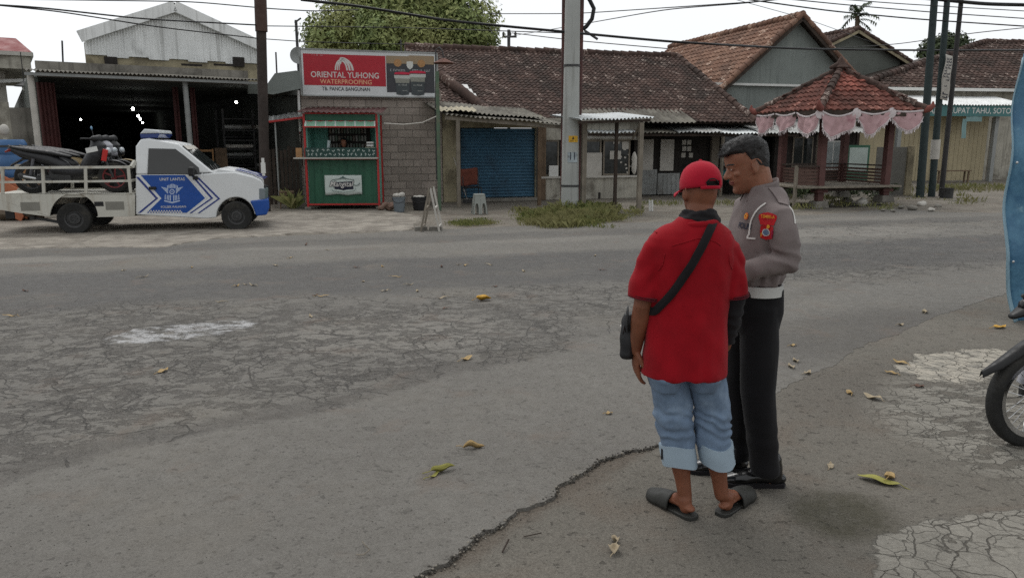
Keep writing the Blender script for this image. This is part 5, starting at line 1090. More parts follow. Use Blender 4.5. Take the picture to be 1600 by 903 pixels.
folddoor(66, 94, 9); folddoor(276, 284, 3); folddoor(303, 310, 3)
rg = random.Random(8)
for i, (px, py) in enumerate(((207.6, 170.5), (215.9, 181.5), (219.2, 186.5), (222.8, 192), (225.6, 198.2), (126, 187), (369, 160))):
    if i < 5: Y = (2.75 - 1.7) * 1186 / (220.5 - py); pp = P(px, py, Y)
    else: pp = P(px, py, 30 if i == 5 else 24)
    l = thing('hanging_lamp', ('lit bulb hanging in a receding row inside the dark warehouse' if i < 5 else 'small lit bulb deep in the left of the warehouse' if i == 5 else 'small lit bulb above the roll rack in the warehouse'), 'lamp', WH.pt(0, 0, 0), WH.a, 'lit bulbs in the warehouse')
    c = WH.loc(pp); w = MB(); r = (.046 if i < 5 else .035); w.ell(c, (r, r, r)); part(w, 'bulb', M_LAMP, l, smooth=180); w = MB(); w.tube([c + V((0, 0, r)), (c.x, c.y, max(c.z + r + .05, zA - .05))], .012, 6); part(w, 'cord', M_BLACKP, l)
# pallet rack with rolls
vr = 3.2; r0 = wq(354, 270, vr)[0]; r1 = wq(413, 270, vr)[0]
t = thing('storage_rack', 'dark steel storage rack at the right of the warehouse opening', 'rack', WH.o, WH.a)
for u in (r0, r0 + (r1 - r0) * .78, r1):
    for v in (vr, vr + .9): w = MB(); w.bx(u - .03, u + .03, v - .03, v + .03, 0, 2.7); part(w, 'upright', M_DKSTEEL, t)
lev = [wq(385, y, vr)[1] for y in (262, 245, 232, 218, 203, 185)]
for z in lev: w = MB(); w.bx(r0 + .03, r1 - .03, vr, vr + .9, z - .05, z - .01); part(w, 'shelf', M_DKSTEEL, t)
cols = [('black', M_BLACKP), ('grey', M_ZINC), ('white', M_OFFW)]
for i, z in enumerate(lev[:5]):
    for kx, sp in enumerate(((.06, .74), (.82, .97))):
        nm, m = cols[(i + kx) % 3] if not (i == 2 and kx == 0) else cols[2]
        if kx == 1 and i % 2: continue
        w = MB(); ua, ub = r0 + (r1 - r0) * sp[0], r0 + (r1 - r0) * sp[1]; hgt = .13 if i < 4 else .16; w.tube([(ua, vr + .15, z + hgt * .5), ((ua + ub) / 2, vr + .16, z + hgt * .47), (ub, vr + .15, z + hgt * .5)], hgt * .5, 12, round_=True)
        o = w.build('goods_roll', m, None, 60); o.location = WH.o; o.rotation_euler = (0, 0, WH.a)
        tag(o, '%s wrapped roll %s the %s shelf of the warehouse rack' % (nm, 'filling' if kx == 0 else 'at the right end of', ('lowest', 'second', 'third', 'fourth', 'top')[i]), 'roll', 'rolls on the warehouse rack')
# wooden frame chair and board in the opening
cu = wq(325, 250, 1.6)[0]; t = thing('wooden_chair', 'pale wooden ladder-back chair in the warehouse opening behind the truck', 'chair', WH.pt(cu, 1.6, 0), WH.a)
for sx in (-1, 1):
    w = MB(); w.bx(sx * .19 - .02, sx * .19 + .02, .18, .22, 0, wq(325, 233, 1.7)[1]); part(w, 'back_leg', M_WOODL, t); w = MB(); w.bx(sx * .19 - .02, sx * .19 + .02, -.2, -.16, 0, .70); part(w, 'front_leg', M_WOODL, t)
w = MB(); w.bx(-.21, .21, -.22, .17, .70, .74); part(w, 'seat', M_WOODL, t)
zt_ = wq(325, 233, 1.7)[1]
for z in (zt_ - .05, zt_ - .33): w = MB(); w.bx(-.168, .168, .185, .215, z - .03, z + .03); part(w, 'back_rail', M_WOODL, t)
cu = wq(346, 240, 2.2)[0]; w = MB(); w.box((cu, 2.2, .75), (.34, .05, 1.5), Matrix.Rotation(R(-6), 3, 'X')); o = w.build('board', M_WOOD); o.location = WH.o; o.rotation_euler = (0, 0, WH.a); tag(o, 'brown wooden board leaning upright beside the warehouse rack', 'board')
# ---------------------------------------------------------------- red roofed canopy, wall, drum, pipe, boards at far left
c = P(50, 82, 24.0); t = thing('canopy_building', 'red hip-roofed canopy on pale columns at the far left', 'building', c, WH.a)
zc_ = c.z; zt2 = P(62, 60, 24.6).z; c = V((0, 0, 0))
w = MB(); x0 = -16; dpt = 9
vs = [(x0, 0, zc_), (0, 0, zc_), (0, dpt, zc_), (x0, dpt, zc_), (x0 + .6, .6, zt2), (-.35, 1.0, zt2), (-.35, dpt - .8, zt2), (x0 + .6, dpt - .8, zt2)]
w.add([(a, b2, z_ - c.z - 0 * zc_) for a, b2, z_ in vs], [(0, 1, 5, 4), (1, 2, 6, 5), (2, 3, 7, 6), (3, 0, 4, 7), (4, 5, 6, 7)]); t.location.z = 0
part(w, 'roof', mat('red_roof_paint', sr(124, 40, 40), .6, .12, 1, .05, 30), t)
w = MB(); w.bx(x0, -.06, .06, dpt - .1, zc_ - .5, zc_ - .004); part(w, 'ceiling_beam', M_PLAS, t)
w = MB(); w.bx(x0, 0.0, -.03, .055, zc_ - .12, zc_ - .003); w.bx(-.055, 0.03, .06, dpt, zc_ - .12, zc_ - .003); part(w, 'gutter', M_OFFW, t)
for u in (-.95, -4.5): w = MB(); w.bx(u - .2, u + .2, 1.4, 1.8, 0, zc_ - .5); part(w, 'column', M_OFFW, t)
w = MB(); w.beam((-3.0, .9, zc_ - 1.0), (.1, .9, zc_ - .75), .08, .1); part(w, 'cross_beam', M_WHCORR, t)
pl_ = P(38, 134, 23.2); t = thing('hanging_lamp', 'dark enamel lamp hanging under the red roof at far left', 'lamp', pl_)
w = MB(); w.lathe([(.05, .12), (.10, .06), (.27, -.02), (.26, -.03), (.06, .0)], 16); part(w, 'shade', M_DKSTEEL, t, smooth=40); w = MB(); w.ell((0, 0, -.07), (.07, .07, .09)); part(w, 'bulb', M_WHITE, t, smooth=180); w = MB(); w.tube([(0, 0, .12), (0, 0, .95)], .012, 6); part(w, 'cord', M_BLACKP, t)
wl = Frame((P(-30, 200, 20.5).x, 20.0), WHA); t = thing('boundary_wall', 'low stained grey wall left of the warehouse', 'wall', wl.o, wl.a)
a = wl.q(50, 172); w = MB(); w.bx(-4, wl.q(14, 165)[0], 0, .2, 0, wl.q(14, 160)[1]); part(w, 'pale_section', M_PLAS, t); w = MB(); w.bx(wl.q(14, 165)[0], a[0] + .15, -.03, .2, 0, a[1] + .05); part(w, 'grey_section', M_CONC, t)
bp = G(27, 335); bp = P(27, 300, 16.8); t = thing('plastic_drum', 'blue plastic drum standing behind the truck bed', 'drum', (bp.x, 16.8, .0))
zt3 = P(27, 219, 16.8).z; zd0 = zt3 - .95
w = MB(); w.lathe([(.20, 0), (.27, .04), (.30, .2), (.305, .3), (.29, .32), (.305, .34), (.31, .62), (.295, .64), (.31, .66), (.29, .88), (.25, .95), (.24, .96), (.235, .93), (.0, .92)], 28); part(w, 'body', M_BLUEPL, t, smooth=50)
w = MB(); w.lathe([(.325, .80), (.325, .84), (.31, .84), (.31, .80)], 28, close=True); part(w, 'hoop', M_DKSTEEL, t, smooth=40)
w = MB(); w.box((0, 0, -zd0 / 2), (.7, .6, zd0 - .004)); part(w, 'crate_base', M_WOOD, t); t.location.z = zd0
pp = P(12, 262, 17.6); t = thing('pipe_lamp_post', 'short white pipe lamp post with a round head at far left', 'post', (pp.x, 17.6, 0)); zt4 = P(12, 198, 17.6).z
w = MB(); w.tube([(0, 0, 0), (.03, 0, zt4 - .25)], .045, 12); part(w, 'pole', M_PLAS, t, smooth=60); w = MB(); w.lathe([(.04, -.2), (.08, -.16), (.10, -.06), (.07, .02), (.02, .05)], 20, (.03, 0, zt4)); part(w, 'lamp_head', M_OFFW, t, smooth=60)
rg = random.Random(12)
for i in range(7):
    a = P(-22 + i * 9, 300 - i * 2, 16.2 + .09 * i); w = MB(); m = M_ORTARP if i < 2 else M_WOODL
    w.box((0, 0, 0), (.95 if i > 1 else 1.3, .04, .09 if i > 1 else .62), Matrix.Rotation(R(28 if i < 2 else rg.uniform(-22, 6)), 3, 'Y')); o = w.build('scrap_board', m); o.location = (a.x + (.25 if i < 2 else .3), a.y, .62 + (.09 * i if i > 1 else -.02 + .05 * i))
    tag(o, ('wide orange board leaning behind the truck bed' if i == 0 else 'second orange board leaning behind the truck bed, nearer the drum' if i == 1 else 'raw timber offcut on the pile behind the truck bed'), 'board', None if i < 2 else 'timber offcuts')
w = MB(); a = P(12, 300, 16.6)
for i in range(14): w.ell((a.x + rg.uniform(-1.2, .7), a.y + rg.uniform(-.2, .5), rg.uniform(.1, .42)), (rg.uniform(.2, .42), rg.uniform(.2, .4), rg.uniform(.12, .22)))
tag(remesh(w, .04, 1, lambda p, n: .07 * nz(p, (5, 5, 5))).build('scrap_heap', mat('rubble_and_scrap', sr(112, 100, 86), .9, .4, 5, .6, 20, .03), None, 40), 'heap of rubble and scrap behind the truck bed', 'heap')
# ================================================================== shops under the long tiled roof
S0 = uR + .02
def rq(px, py, v=0.0): return q(px, py, v)
uS1 = rq(846, 300)[0]; uW1 = rq(999, 300)[0]; uD1 = rq(1232, 300, .8)[0]
# shutter shop
b = bld('shutter_shop', 'closed shop with blue roller shutter', 'building')
us0, us1 = rq(720, 250)[0], rq(837, 250)[0]; zl = rq(780, 200)[1]; zh = 2.45
w = MB(); w.bx(S0, us0, 0, .2, 0, zh); w.bx(us1, uS1, 0, .2, 0, zh); w.bx(us0, us1, 0, .2, zl, zh); part(w, 'wall', M_PLASY, b)
w = MB(); w.bx(S0, S0 + .2, .21, 5.5, 0, zh); w.bx(S0 + .2, uS1, 5.3, 5.5, 0, zh); part(w, 'rear_wall', M_PLAS, b)
w = MB(); n_ = 22; zs0 = rq(780, 309)[1]
prof = []
for i in range(n_):
    z = zs0 + (zl - zs0) * i / n_; h = (zl - zs0) / n_; prof += [(.13, z), (.10, z + h * .3), (.10, z + h * .62), (.13, z + h * .9)]
w.add([p for v, z in prof for p in ((us0, v, z), (us1, v, z))], [(2 * i, 2 * i + 1, 2 * i + 3, 2 * i + 2) for i in range(len(prof) - 1)]); part(w, 'roller_shutter', mat('blue_shutter_paint', sr(64, 102, 126), .6, .16, 1.2, .05, 40, dirt=sr(54, 74, 90), dcov=.4), b, fixn=False)
w = MB(); w.bx(us0 - .1, us1 + .1, -.25, .19, .0, zs0 - .01); part(w, 'step', M_CONC, b, bevel=.01)
for u in (us0 - .05, us1 + .02): w = MB(); w.bx(u, u + .05, -.01, .12, zs0, zl); part(w, 'guide_rail', M_DKSTEEL, b)
w = MB(); w.bx(us1 + .08, us1 + .30, -.05, -.003, .0, zl + .1); part(w, 'door_post', M_WOOD, b)
# awning in front of it: two overlapping corrugated layers on thin posts
t = thing('sheet_awning', 'patched grey corrugated awning over the blue shutter', 'awning', ROW.o, ROW.a)
va = -1.9; a0 = rq(697, 179, va); a1 = rq(880, 194, va); zf = a0[1]; zf1 = a1[1]
w = MB(); w.corr((a0[0] - .05, va, zf), (a1[0] - a0[0] + .1, 0, zf1 - zf), (0, 2.0, .22), 26, .022); part(w, 'lower_sheet', M_ASB, t, smooth=180)
w = MB(); w.corr((a0[0] - .25, va + .35, zf + .14), (a1[0] - a0[0] - .1, 0, zf1 - zf + .0), (0, 2.2, .34), 25, .022); part(w, 'upper_sheet', M_ASB, t, smooth=180)
w = MB(); w.corr((a0[0] - .15, va + .2, zf + .10), (1.0, 0, 0), (0, .5, .12), 7, .02); part(w, 'pale_sheet', mat('cream_sheet', sr(176, 168, 146), .8, .15, 3), t, smooth=180)
w = MB(); w.beam((a0[0], va + .12, zf - .08), (a1[0], va + .12, zf1 - .08), .06, .09); part(w, 'edge_beam', M_WOODG, t)
for px, py in ((716, 331), (843, 326)):
    g_ = ROW.loc(G(px, py)); g_.y = va + .12; w = MB(); u = rq(px, 250, va + .12)[0]; w.bx(u - .045, u + .045, va + .08, va + .16, 0, zf + (zf1 - zf) * (u - a0[0]) / (a1[0] - a0[0]) - .125); part(w, 'post', M_WOODG if px < 800 else M_WOOD, t)
# plastic stool
sp = G(749, 334); t = thing('plastic_stool', 'grey plastic stool with arched legs in front of the blue shutter', 'stool', sp, R(12))
w = MB(); w.box((0, 0, .455), (.25, .25, .03)); part(w, 'seat', mat('grey_stool_plastic', sr(142, 146, 140), .5, .08), t, bevel=.012, seg=3)
w = MB()
for r_ in range(4):
    Mz = Matrix.Rotation(r_ * math.pi / 2, 4, 'Z'); st = len(w.v)
    def arch(x): # outline of one side panel with two arches
        return x
    for sx in (-1, 1):
        w.prism([(sx * .02, .44), (sx * .125, .44), (sx * .18, 0), (sx * .14, 0), (sx * .127, .16), (sx * .110, .24), (sx * .082, .26), (sx * .055, .24), (sx * .042, .16), (sx * .04, 0), (sx * .002, 0), (sx * .002, .44)], lambda a, b2: V((a, -(.125 + .055 * (1 - b2 / .44)), b2)), lambda a, b2: V((a, -(.115 + .055 * (1 - b2 / .44)), b2)))
    for i in range(st, len(w.v)): w.v[i] = tuple(Mz @ V(w.v[i]))
part(w, 'arched_legs', mat('grey_stool_plastic', sr(142, 146, 140), .5, .08), t)
# chair with orange cloth
cp_ = ROW.pt(rq(738, 300, -.7)[0], -.7, 0); t = thing('steel_chair', 'thin steel chair left of the plastic stool with a brown-orange cloth on its back', 'chair', cp_, ROW.a)
for sx in (-1, 1):
    w = MB(); w.tube([(sx * .22, .2, 0), (sx * .22, .16, .45), (sx * .22, .24, .92)], .012, 8); part(w, 'frame', M_DKSTEEL, t); w = MB(); w.tube([(sx * .22, -.2, 0), (sx * .22, -.17, .44)], .012, 8); part(w, 'front_leg', M_DKSTEEL, t)
w = MB(); w.box((0, 0, .45), (.43, .40, .03)); part(w, 'seat', M_BLACKP, t, bevel=.01)
w = MB(); w.tube([(-.22, .24, .92), (.22, .24, .92)], .012, 8); part(w, 'top_rail', M_DKSTEEL, t)
w = MB(); w.grid(lambda u, v: V((-.36 + .56 * u, .205 + .02 * math.sin(u * 12) * v + (.06 if False else 0), .95 - .46 * v - .02 * math.sin(u * 5))), 20, 8); w.grid(lambda u, v: V((-.36 + .56 * u, .205 + .07 * v, .95 + .012 * math.sin(v * 3.1) - .02 * math.sin(u * 5))), 20, 2); o = w.build('cloth', mat('rust_cloth', sr(112, 62, 50), .9, .2, 9), None, 180, fixn=False); o.location = cp_; o.rotation_euler = (0, 0, ROW.a); md = o.modifiers.new('s', 'SOLIDIFY'); md.thickness = .006
tag(o, 'rust-orange cloth draped over the back of the steel chair', 'cloth')
t = thing('broom', 'pale broom handle leaning beside the shutter behind the post', 'broom', ROW.o, ROW.a); a = rq(729, 318, -.5); w = MB(); w.tube([(a[0] + .05, -.45, .02), (a[0] - .25, -.05, 1.25)], .013, 6); part(w, 'handle', M_OFFW, t); w = MB(); w.box((a[0] + .05, -.45, .05), (.28, .06, .09)); part(w, 'head', M_DKSTEEL, t)
# window shop
b = bld('window_shop', 'small shop front with dark windows over a low plaster wall behind the concrete pole', 'building')
zsill = rq(930, 278)[1]; zwt = rq(930, 219)[1]; zh2 = 2.36
w = MB(); w.bx(uS1 + .01, uW1, 0, .18, 0, zsill); w.bx(uS1 + .01, uW1, 0, .18, zwt, zh2); part(w, 'wall', M_PLAS, b)
w = MB(); w.bx(uS1 + .01, uW1, .9, 1.0, 0, zh2); w.bx(uW1 - .12, uW1, .19, .89, 0, zh2); part(w, 'inner_wall', M_DARKER, b)
w = MB(); w.bx(uS1 - .02, uW1 + .02, -.06, .03, zsill + .002, zsill + .06); part(w, 'sill', M_OFFW, b)
def frame(u0, u1, z0, z1, v, m, th=.05):
    w = MB(); w.bx(u0, u0 + th, v - .02, v + .03, z0, z1); w.bx(u1 - th, u1, v - .02, v + .03, z0, z1); w.bx(u0 + th, u1 - th, v - .02, v + .03, z1 - th, z1); w.bx(u0 + th, u1 - th, v - .02, v + .03, z0, z0 + th); return w
for px0, px1 in ((848, 874), (911, 940), (943, 985)):
    u0, u1 = rq(px0, 250)[0], rq(px1, 250)[0]; fo = part(frame(u0, u1, zsill + .065, zwt, .05, 0), 'window', M_WOODG, b); w = MB(); w.bx(u0 + .05, u1 - .05, .055, .062, zsill + .115, zwt - .05); part(w, 'pane', M_GLASSD, fo)
a, c = rq(912, 239, -.02), rq(940, 277, -.02); w = MB(); w.bx(a[0], c[0], -.012, .02, c[1], a[1]); part(w, 'white_board', M_OFFW, b)
a, c = rq(914, 204, -.05), rq(994, 217, -.05); w = MB(); w.bx(a[0], c[0], -.05, -.02, c[1], a[1]); part(w, 'sign_panel', M_WHITE, b)
a, c = rq(858, 259, -.02), rq(872, 277, -.02); w = MB(); w.bx(a[0], c[0], -.03, .02, c[1], a[1]); part(w, 'white_box', M_WHITE, b)
rg = random.Random(5)
for x0, y0, x1, y1 in ((953, 236, 970, 249), (958, 219, 968, 225), (972, 220, 982, 233), (974, 231, 978, 235)):
    a, c = rq(x0, y0, .04), rq(x1, y1, .04); w = MB(); w.bx(a[0], c[0], .035, .042, c[1], a[1]); part(w, 'paper_notice', M_OFFW, b)
for i in range(9):
    a = rq(rg.uniform(970, 984), rg.uniform(238, 272), .04); w = MB(); w.bx(a[0] - .03, a[0] + .03, .036, .042, a[1] - .025, a[1] + .025); part(w, 'sticker', M_OFFW, b)
w = MB(); a, c = rq(935, 306, -.01), rq(938, 318, -.01); w.bx(a[0], c[0], -.012, .0, 0, a[1] + .1); part(w, 'drain', M_DARKER, b)
# bright awning on three thin posts
vb = ROW.loc(G(1001, 333)).y + .05; t = thing('zinc_awning', 'bright corrugated awning on thin posts right of the concrete pole', 'awning', ROW.o, ROW.a)
a0, a1 = rq(903, 190, vb), rq(1019, 186, vb); zf = (a0[1] + a1[1]) / 2
w = MB(); w.corr((a0[0], vb - .1, zf), (a1[0] - a0[0], 0, .06), (0, 2.1, .17), 20, .022); part(w, 'sheet', M_ZINCW, t, smooth=180)
w = MB(); w.beam((a0[0], vb, zf - .06), (a1[0] - .05, vb, zf), .05, .06); part(w, 'edge_beam', M_WOODD, t)
for px, w_ in ((1000, .05), (962, .035), (912, .055)):
    v_ = vb + (.0 if px == 1000 else .45 if px == 962 else .6); u = rq(px, 260, v_)[0]; w = MB(); w.bx(u - w_, u + w_, v_ - w_, v_ + w_, 0, zf - .05 + .06 * max(0, v_ - vb)); part(w, 'post', M_WOODG if px != 962 else M_WOODD, t)
u = rq(993, 240, vb + .4)[0]; w = MB(); w.beam((u - .05, vb + .5, 1.75), (rq(1000, 205, vb)[0], vb + .02, zf - .1), .03, .05); part(w, 'brace', M_WOODG, t)
a = rq(991, 255, vb + .5); w = MB(); w.ell((a[0], vb + .5, a[1]), (.07, .06, .28)); o = remesh(w, .012, 1, lambda p, n: .012 * nz(p, (12, 12, 8))).build('hanging_bag', M_OFFW, None, 180); o.location = ROW.o; o.rotation_euler = (0, 0, ROW.a); tag(o, 'white bag hanging by the shop post near the zinc awning', 'bag')
# shed
vs0 = .8; b = bld('plank_shed', 'dark boarded shed with pale panels behind the man in the red cap', 'building')
zs1 = rq(1050, 269, vs0)[1]; zs2 = 2.3; rg = random.Random(6)
w = MB()
u = uW1 + .02
while u < uD1 - .05: d_ = rg.uniform(.16, .24); w.bx(u, min(u + d_ - .008, uD1), vs0 + .03, vs0 + .06, 0, zs2, None, rg.random()); u += d_
part(w, 'plank_wall', M_DARKER, b)
for px0, px1, py in ((1001, 1026, 265), (1027, 1061, 271)):
    a, c = rq(px0, py, vs0), rq(px1, py, vs0); w = MB(); w.corr((a[0], vs0 - .03, .03), (c[0] - a[0], 0, 0), (0, .004, a[1] - .03), 5, .014); part(w, 'sheet_panel', M_ZINC, b, smooth=180)
for px0, px1, y0, y1 in ((1003, 1020, 218, 266), (1033, 1052, 218, 267)):
    a, c = rq(px0, y0, vs0 - .05), rq(px1, y1, vs0 - .05); w = MB(); w.bx(a[0], c[0], vs0 - .05, vs0 - .015, c[1], a[1]); part(w, 'white_panel', M_OFFW, b)
a, c = rq(1113, 212, vs0 - .1), rq(1119, 315, vs0 - .1); w = MB(); w.bx(a[0], c[0], vs0 - .12, vs0 - .02, 0, a[1] + .2); part(w, 'post', M_WOODG, b)
for px0, px1 in ((1126, 1150), (1160, 1180), (1210, 1230)):
    u0, u1 = rq(px0, 240, vs0)[0], rq(px1, 240, vs0)[0]; fo = part(frame(u0, u1, .9, 2.15, vs0 - .02, 0), 'window', M_WOODG, b); w = MB(); w.bx(u0 + .05, u1 - .05, vs0 - .012, vs0 - .005, .95, 2.1); part(w, 'pane', M_GLASSD, fo)
for i in range(6):
    a = rq(1069 + (i % 2) * 10 + rg.uniform(-1, 2), 222 + (i // 2) * 10, vs0 - .02); w = MB(); w.bx(a[0] - .07, a[0] + .07, vs0 + .02, vs0 + .027, a[1] - .09, a[1] + .06); part(w, 'paper_notice', M_OFFW, b)
w = MB(); w.bx(uD1 - .1, uD1, vs0 + .11, 5.5, 0, zs2); part(w, 'side_wall', M_WOODD, b)
t = thing('long_awning', 'long pale corrugated awning along the dark plank shed', 'awning', ROW.o, ROW.a)
vc = -.45; a0, a1 = rq(922, 209, vc), rq(1252, 212, vc); zf = (rq(1000, 207, vc)[1] + rq(1150, 209, vc)[1]) / 2
L_ = a1[0] - a0[0]
for i in range(5):
    x = a0[0] + L_ * i / 5; w = MB(); w.corr((x - .05, vc + .03 * (i % 2), zf + .012 * (i % 3)), (L_ / 5 + .1, 0, .01 * (-1) ** i), (0, 1.5, .26), 12, .022); part(w, 'sheet', (M_ZINCW, M_ASB, M_ZINC, M_ZINCW, M_ZINC)[i], t, smooth=180)
w = MB(); w.beam((a0[0], vc + .15, zf - .06), (a1[0], vc + .15, zf - .06), .05, .07); part(w, 'edge_beam', M_WOODD, t)
a_, c_ = rq(898, 189, -.25), rq(1088, 192, -.25); w = MB(); w.corr((a_[0], -.25, a_[1] - .02), (c_[0] - a_[0], 0, .0), (0, 1.1, .42), 26, .022); part(w, 'upper_sheet', M_ASB, t, smooth=180)
for px in (1128, 1225): u = rq(px, 250, vc + .15)[0]; w = MB(); w.bx(u - .04, u + .04, vc + .11, vc + .19, 0, zf - .1); part(w, 'post', M_WOODG, t)
pp = ROW.pt(rq(1140, 290, .3)[0], .3, 0); t = thing('parked_scooter', 'teal scooter mostly hidden behind the policeman by the shed', 'scooter', pp, ROW.a)
w = MB(); w.tube([(-.5, 0, .62), (-.2, 0, .66), (.0, 0, .5), (.22, 0, .36), (.42, 0, .55), (.5, 0, .85)], [.13, .15, .13, .12, .13, .10], 14, round_=True); part(w, 'body', mat('teal_paint', sr(36, 92, 92), .35, .1), t, smooth=180)
for x in (-.55, .58):
    w = MB(); w.lathe([(.18, -.04), (.25, -.035), (.27, 0), (.25, .035), (.18, .04)], 24, (x, 0, .27), 'y'); wo_ = part(w, 'wheel', M_RUBBER, t, smooth=50)
w = MB(); w.tube([(-.55, 0, .77), (.0, 0, .76)], [.09, .1], 12, round_=True, flat=.5); part(w, 'seat', M_BLACKP, t, smooth=180)
w = MB(); w.tube([(.40, -.28, .98), (.46, 0, .95), (.40, .28, .98)], .016, 8); part(w, 'handlebar', M_BLACKP, t)
# ---------------------------------------------------------------- the long tiled roof
v0 = .15; zE = rq(1040, 190, v0)[1]; uE1 = rq(1182, 190, v0)[0]; uE0 = rq(676, 170, v0)[0]
vR = 4.9; rl = rq(660, 69, vR); rr = rq(1058, 92, vR); zR = (rq(760, 76, vR)[1] + rq(1000, 88, vR)[1]) / 2
t = thing('tiled_roof_building', 'long dark clay-tiled roof spanning the row of small shops', 'roof', ROW.o, ROW.a)
def keep(a, b_):
    x = uE0 + (uE1 - uE0) * a; lo = uE0; hi = uE1 + (rr[0] - uE1) * b_; return lo <= x <= hi
w = MB(); w.tiles((uE0, v0, zE), (uE1 - uE0, 0, 0), (0, vR - v0, zR - zE), int((uE1 - uE0) / .165), 28, .022, .026, keep); part(w, 'front_tiles', M_TILE, t, smooth=40, fixn=False)
w = MB(); w.add([(uE0, v0 + .02, zE - .05), (uE1, v0 + .02, zE - .05), (rr[0], vR, zR - .05), (uE0, vR, zR - .05), (uE0, 2 * vR - v0, zE - .05), (uE1, 2 * vR - v0, zE - .05)], [(0, 1, 2, 3), (3, 2, 5, 4), (1, 5, 2), (0, 3, 4)]); part(w, 'roof_deck', M_WOODD, t)
w = MB(); w.ridge((uE0, vR, zR), (rr[0], vR, zR), .12, .32); part(w, 'ridge_tiles', M_TILE, t, smooth=60); w = MB(); w.ridge((uE1, v0, zE + .02), (rr[0], vR, zR), .11, .32); part(w, 'hip_tiles', M_TILE, t, smooth=60)
a = rq(700, 128, 2.0); c = rq(762, 168, .5); w = MB(); w.ridge((a[0] - .1, 2.6, zE + (zR - zE) * .52 + .1), (c[0], .4, zE + .22), .15, .26); part(w, 'valley_tiles', M_TILE, t, smooth=60)
w = MB(); 
for i in range(3):
    f_ = .26 + i * .06; w.box((rq(738, 140, 1.5)[0] + .06 * i * -1, v0 + (vR - v0) * f_, zE + (zR - zE) * f_ + .09), (.2, .3, .02), Matrix.Rotation(math.atan2(zR - zE, vR - v0), 3, 'X'))
part(w, 'pale_patch_tiles', M_WHITE, t)
w = MB(); w.bx(uS1, uE1 - .3, v0 + .25, v0 + .35, 2.3, zE - .07); part(w, 'eave_wall', M_WOODD, t)
t = thing('lamp_bowl', 'rusty bowl lamp on a curved arm by the right end of the billboard', 'lamp', P(693, 97, 20.2)); w = MB(); w.lathe([(.03, .09), (.12, .05), (.27, -.03), (.26, -.045), (.10, .02)], 18); part(w, 'shade', mat('rusty_enamel', sr(98, 62, 50), .8, .3, 8), t, smooth=50)
w = MB(); w.tube([(0, 0, .09), (-.02, 0, .25), (-.1, .03, .36), (-.2, .06, .3), (-.24, .1, -1.2), (-.24, .1, -3.0)], .018, 8); part(w, 'arm', M_DKSTEEL, t, smooth=60)
# green pole at the corner with a sagging cable
t = thing('green_pipe', 'thin green painted pipe standing at the right corner of the block shop', 'pole', G(687, 329)); pg = G(687, 329); w = MB(); w.tube([(0, 0, 0), (0, 0, P(687, 112, pg.y).z)], .045, 10); part(w, 'pipe', mat('green_pipe_paint', sr(84, 104, 84), .7, .2, 4, dirt=sr(120, 108, 92), dcov=.4), t, smooth=60)
w = MB(); w.tube([V(P(687, 180, pg.y)) - pg, V(P(660, 192, pg.y + .1)) - pg, V(P(630, 195, pg.y + .2)) - pg, V(P(600, 193, pg.y + .3)) - pg], .014, 6); part(w, 'cable', M_OFFW, t, smooth=60)
# ================================================================== wheels and motorcycles
def wheel(parent, c, r, w_, rim_r, rim_m, spokes=None, axis='y', alloy=0):
    """tyre with rim, axis along y; c is the centre in the parent's frame"""
    c = V(c); t = MB(); h = w_ / 2
    t.lathe([(rim_r, -h * .8), (r * .93, -h), (r * .985, -h * .72), (r, -h * .3), (r, h * .3), (r * .985, h * .72), (r * .93, h), (rim_r, h * .8)], 36, c, 'y', close=True); wo = part(t, 'wheel', M_RUBBER, parent, smooth=50)
    m = MB(); m.lathe([(rim_r * 1.02, -h * .8), (rim_r * 1.02, h * .8), (rim_r * .9, h * .62), (rim_r * .88, -h * .62)], 36, c, 'y', close=True)
    if spokes:
        for i in range(spokes):
            a = 2 * math.pi * i / spokes; b_ = a + (.5 if i % 2 else -.5); s_ = 1 if i % 4 < 2 else -1
            m.tube([c + V((.03 * math.cos(b_), s_ * h * .5, .03 * math.sin(b_))), c + V((rim_r * .9 * math.cos(a), 0, rim_r * .9 * math.sin(a)))], .0022, 5)
        m.tube([c + V((0, -h * .9, 0)), c + V((0, h * .9, 0))], .028, 14)
    elif alloy:
        for i in range(alloy):
            a = 2 * math.pi * i / alloy; m.beam(c + V((.03 * math.cos(a), 0, .03 * math.sin(a))), c + V((rim_r * .9 * math.cos(a + .15), 0, rim_r * .9 * math.sin(a + .15))), h * .7, .03)
        m.tube([c + V((0, -h * .9, 0)), c + V((0, h * .9, 0))], .045, 14)
    else:
        m.lathe([(rim_r * .9, -h * .35), (rim_r * .72, -h * .30), (rim_r * .62, -h * .62), (rim_r * .40, -h * .66), (rim_r * .36, -h * .55), (.0, -h * .55), (.0, h * .3), (rim_r * .9, h * .3)], 28, c, 'y')
        for i in range(5): a = i * 1.2566; m.ell(c + V((rim_r * .24 * math.cos(a), -h * .57, rim_r * .24 * math.sin(a))), (.014, .012, .014), 8, 5)
    part(m, 'rim', rim_m, wo, smooth=40); return wo
M_MIRR = mat('blue_mirror', sr(120, 160, 190), .15, .05, 5, 0)
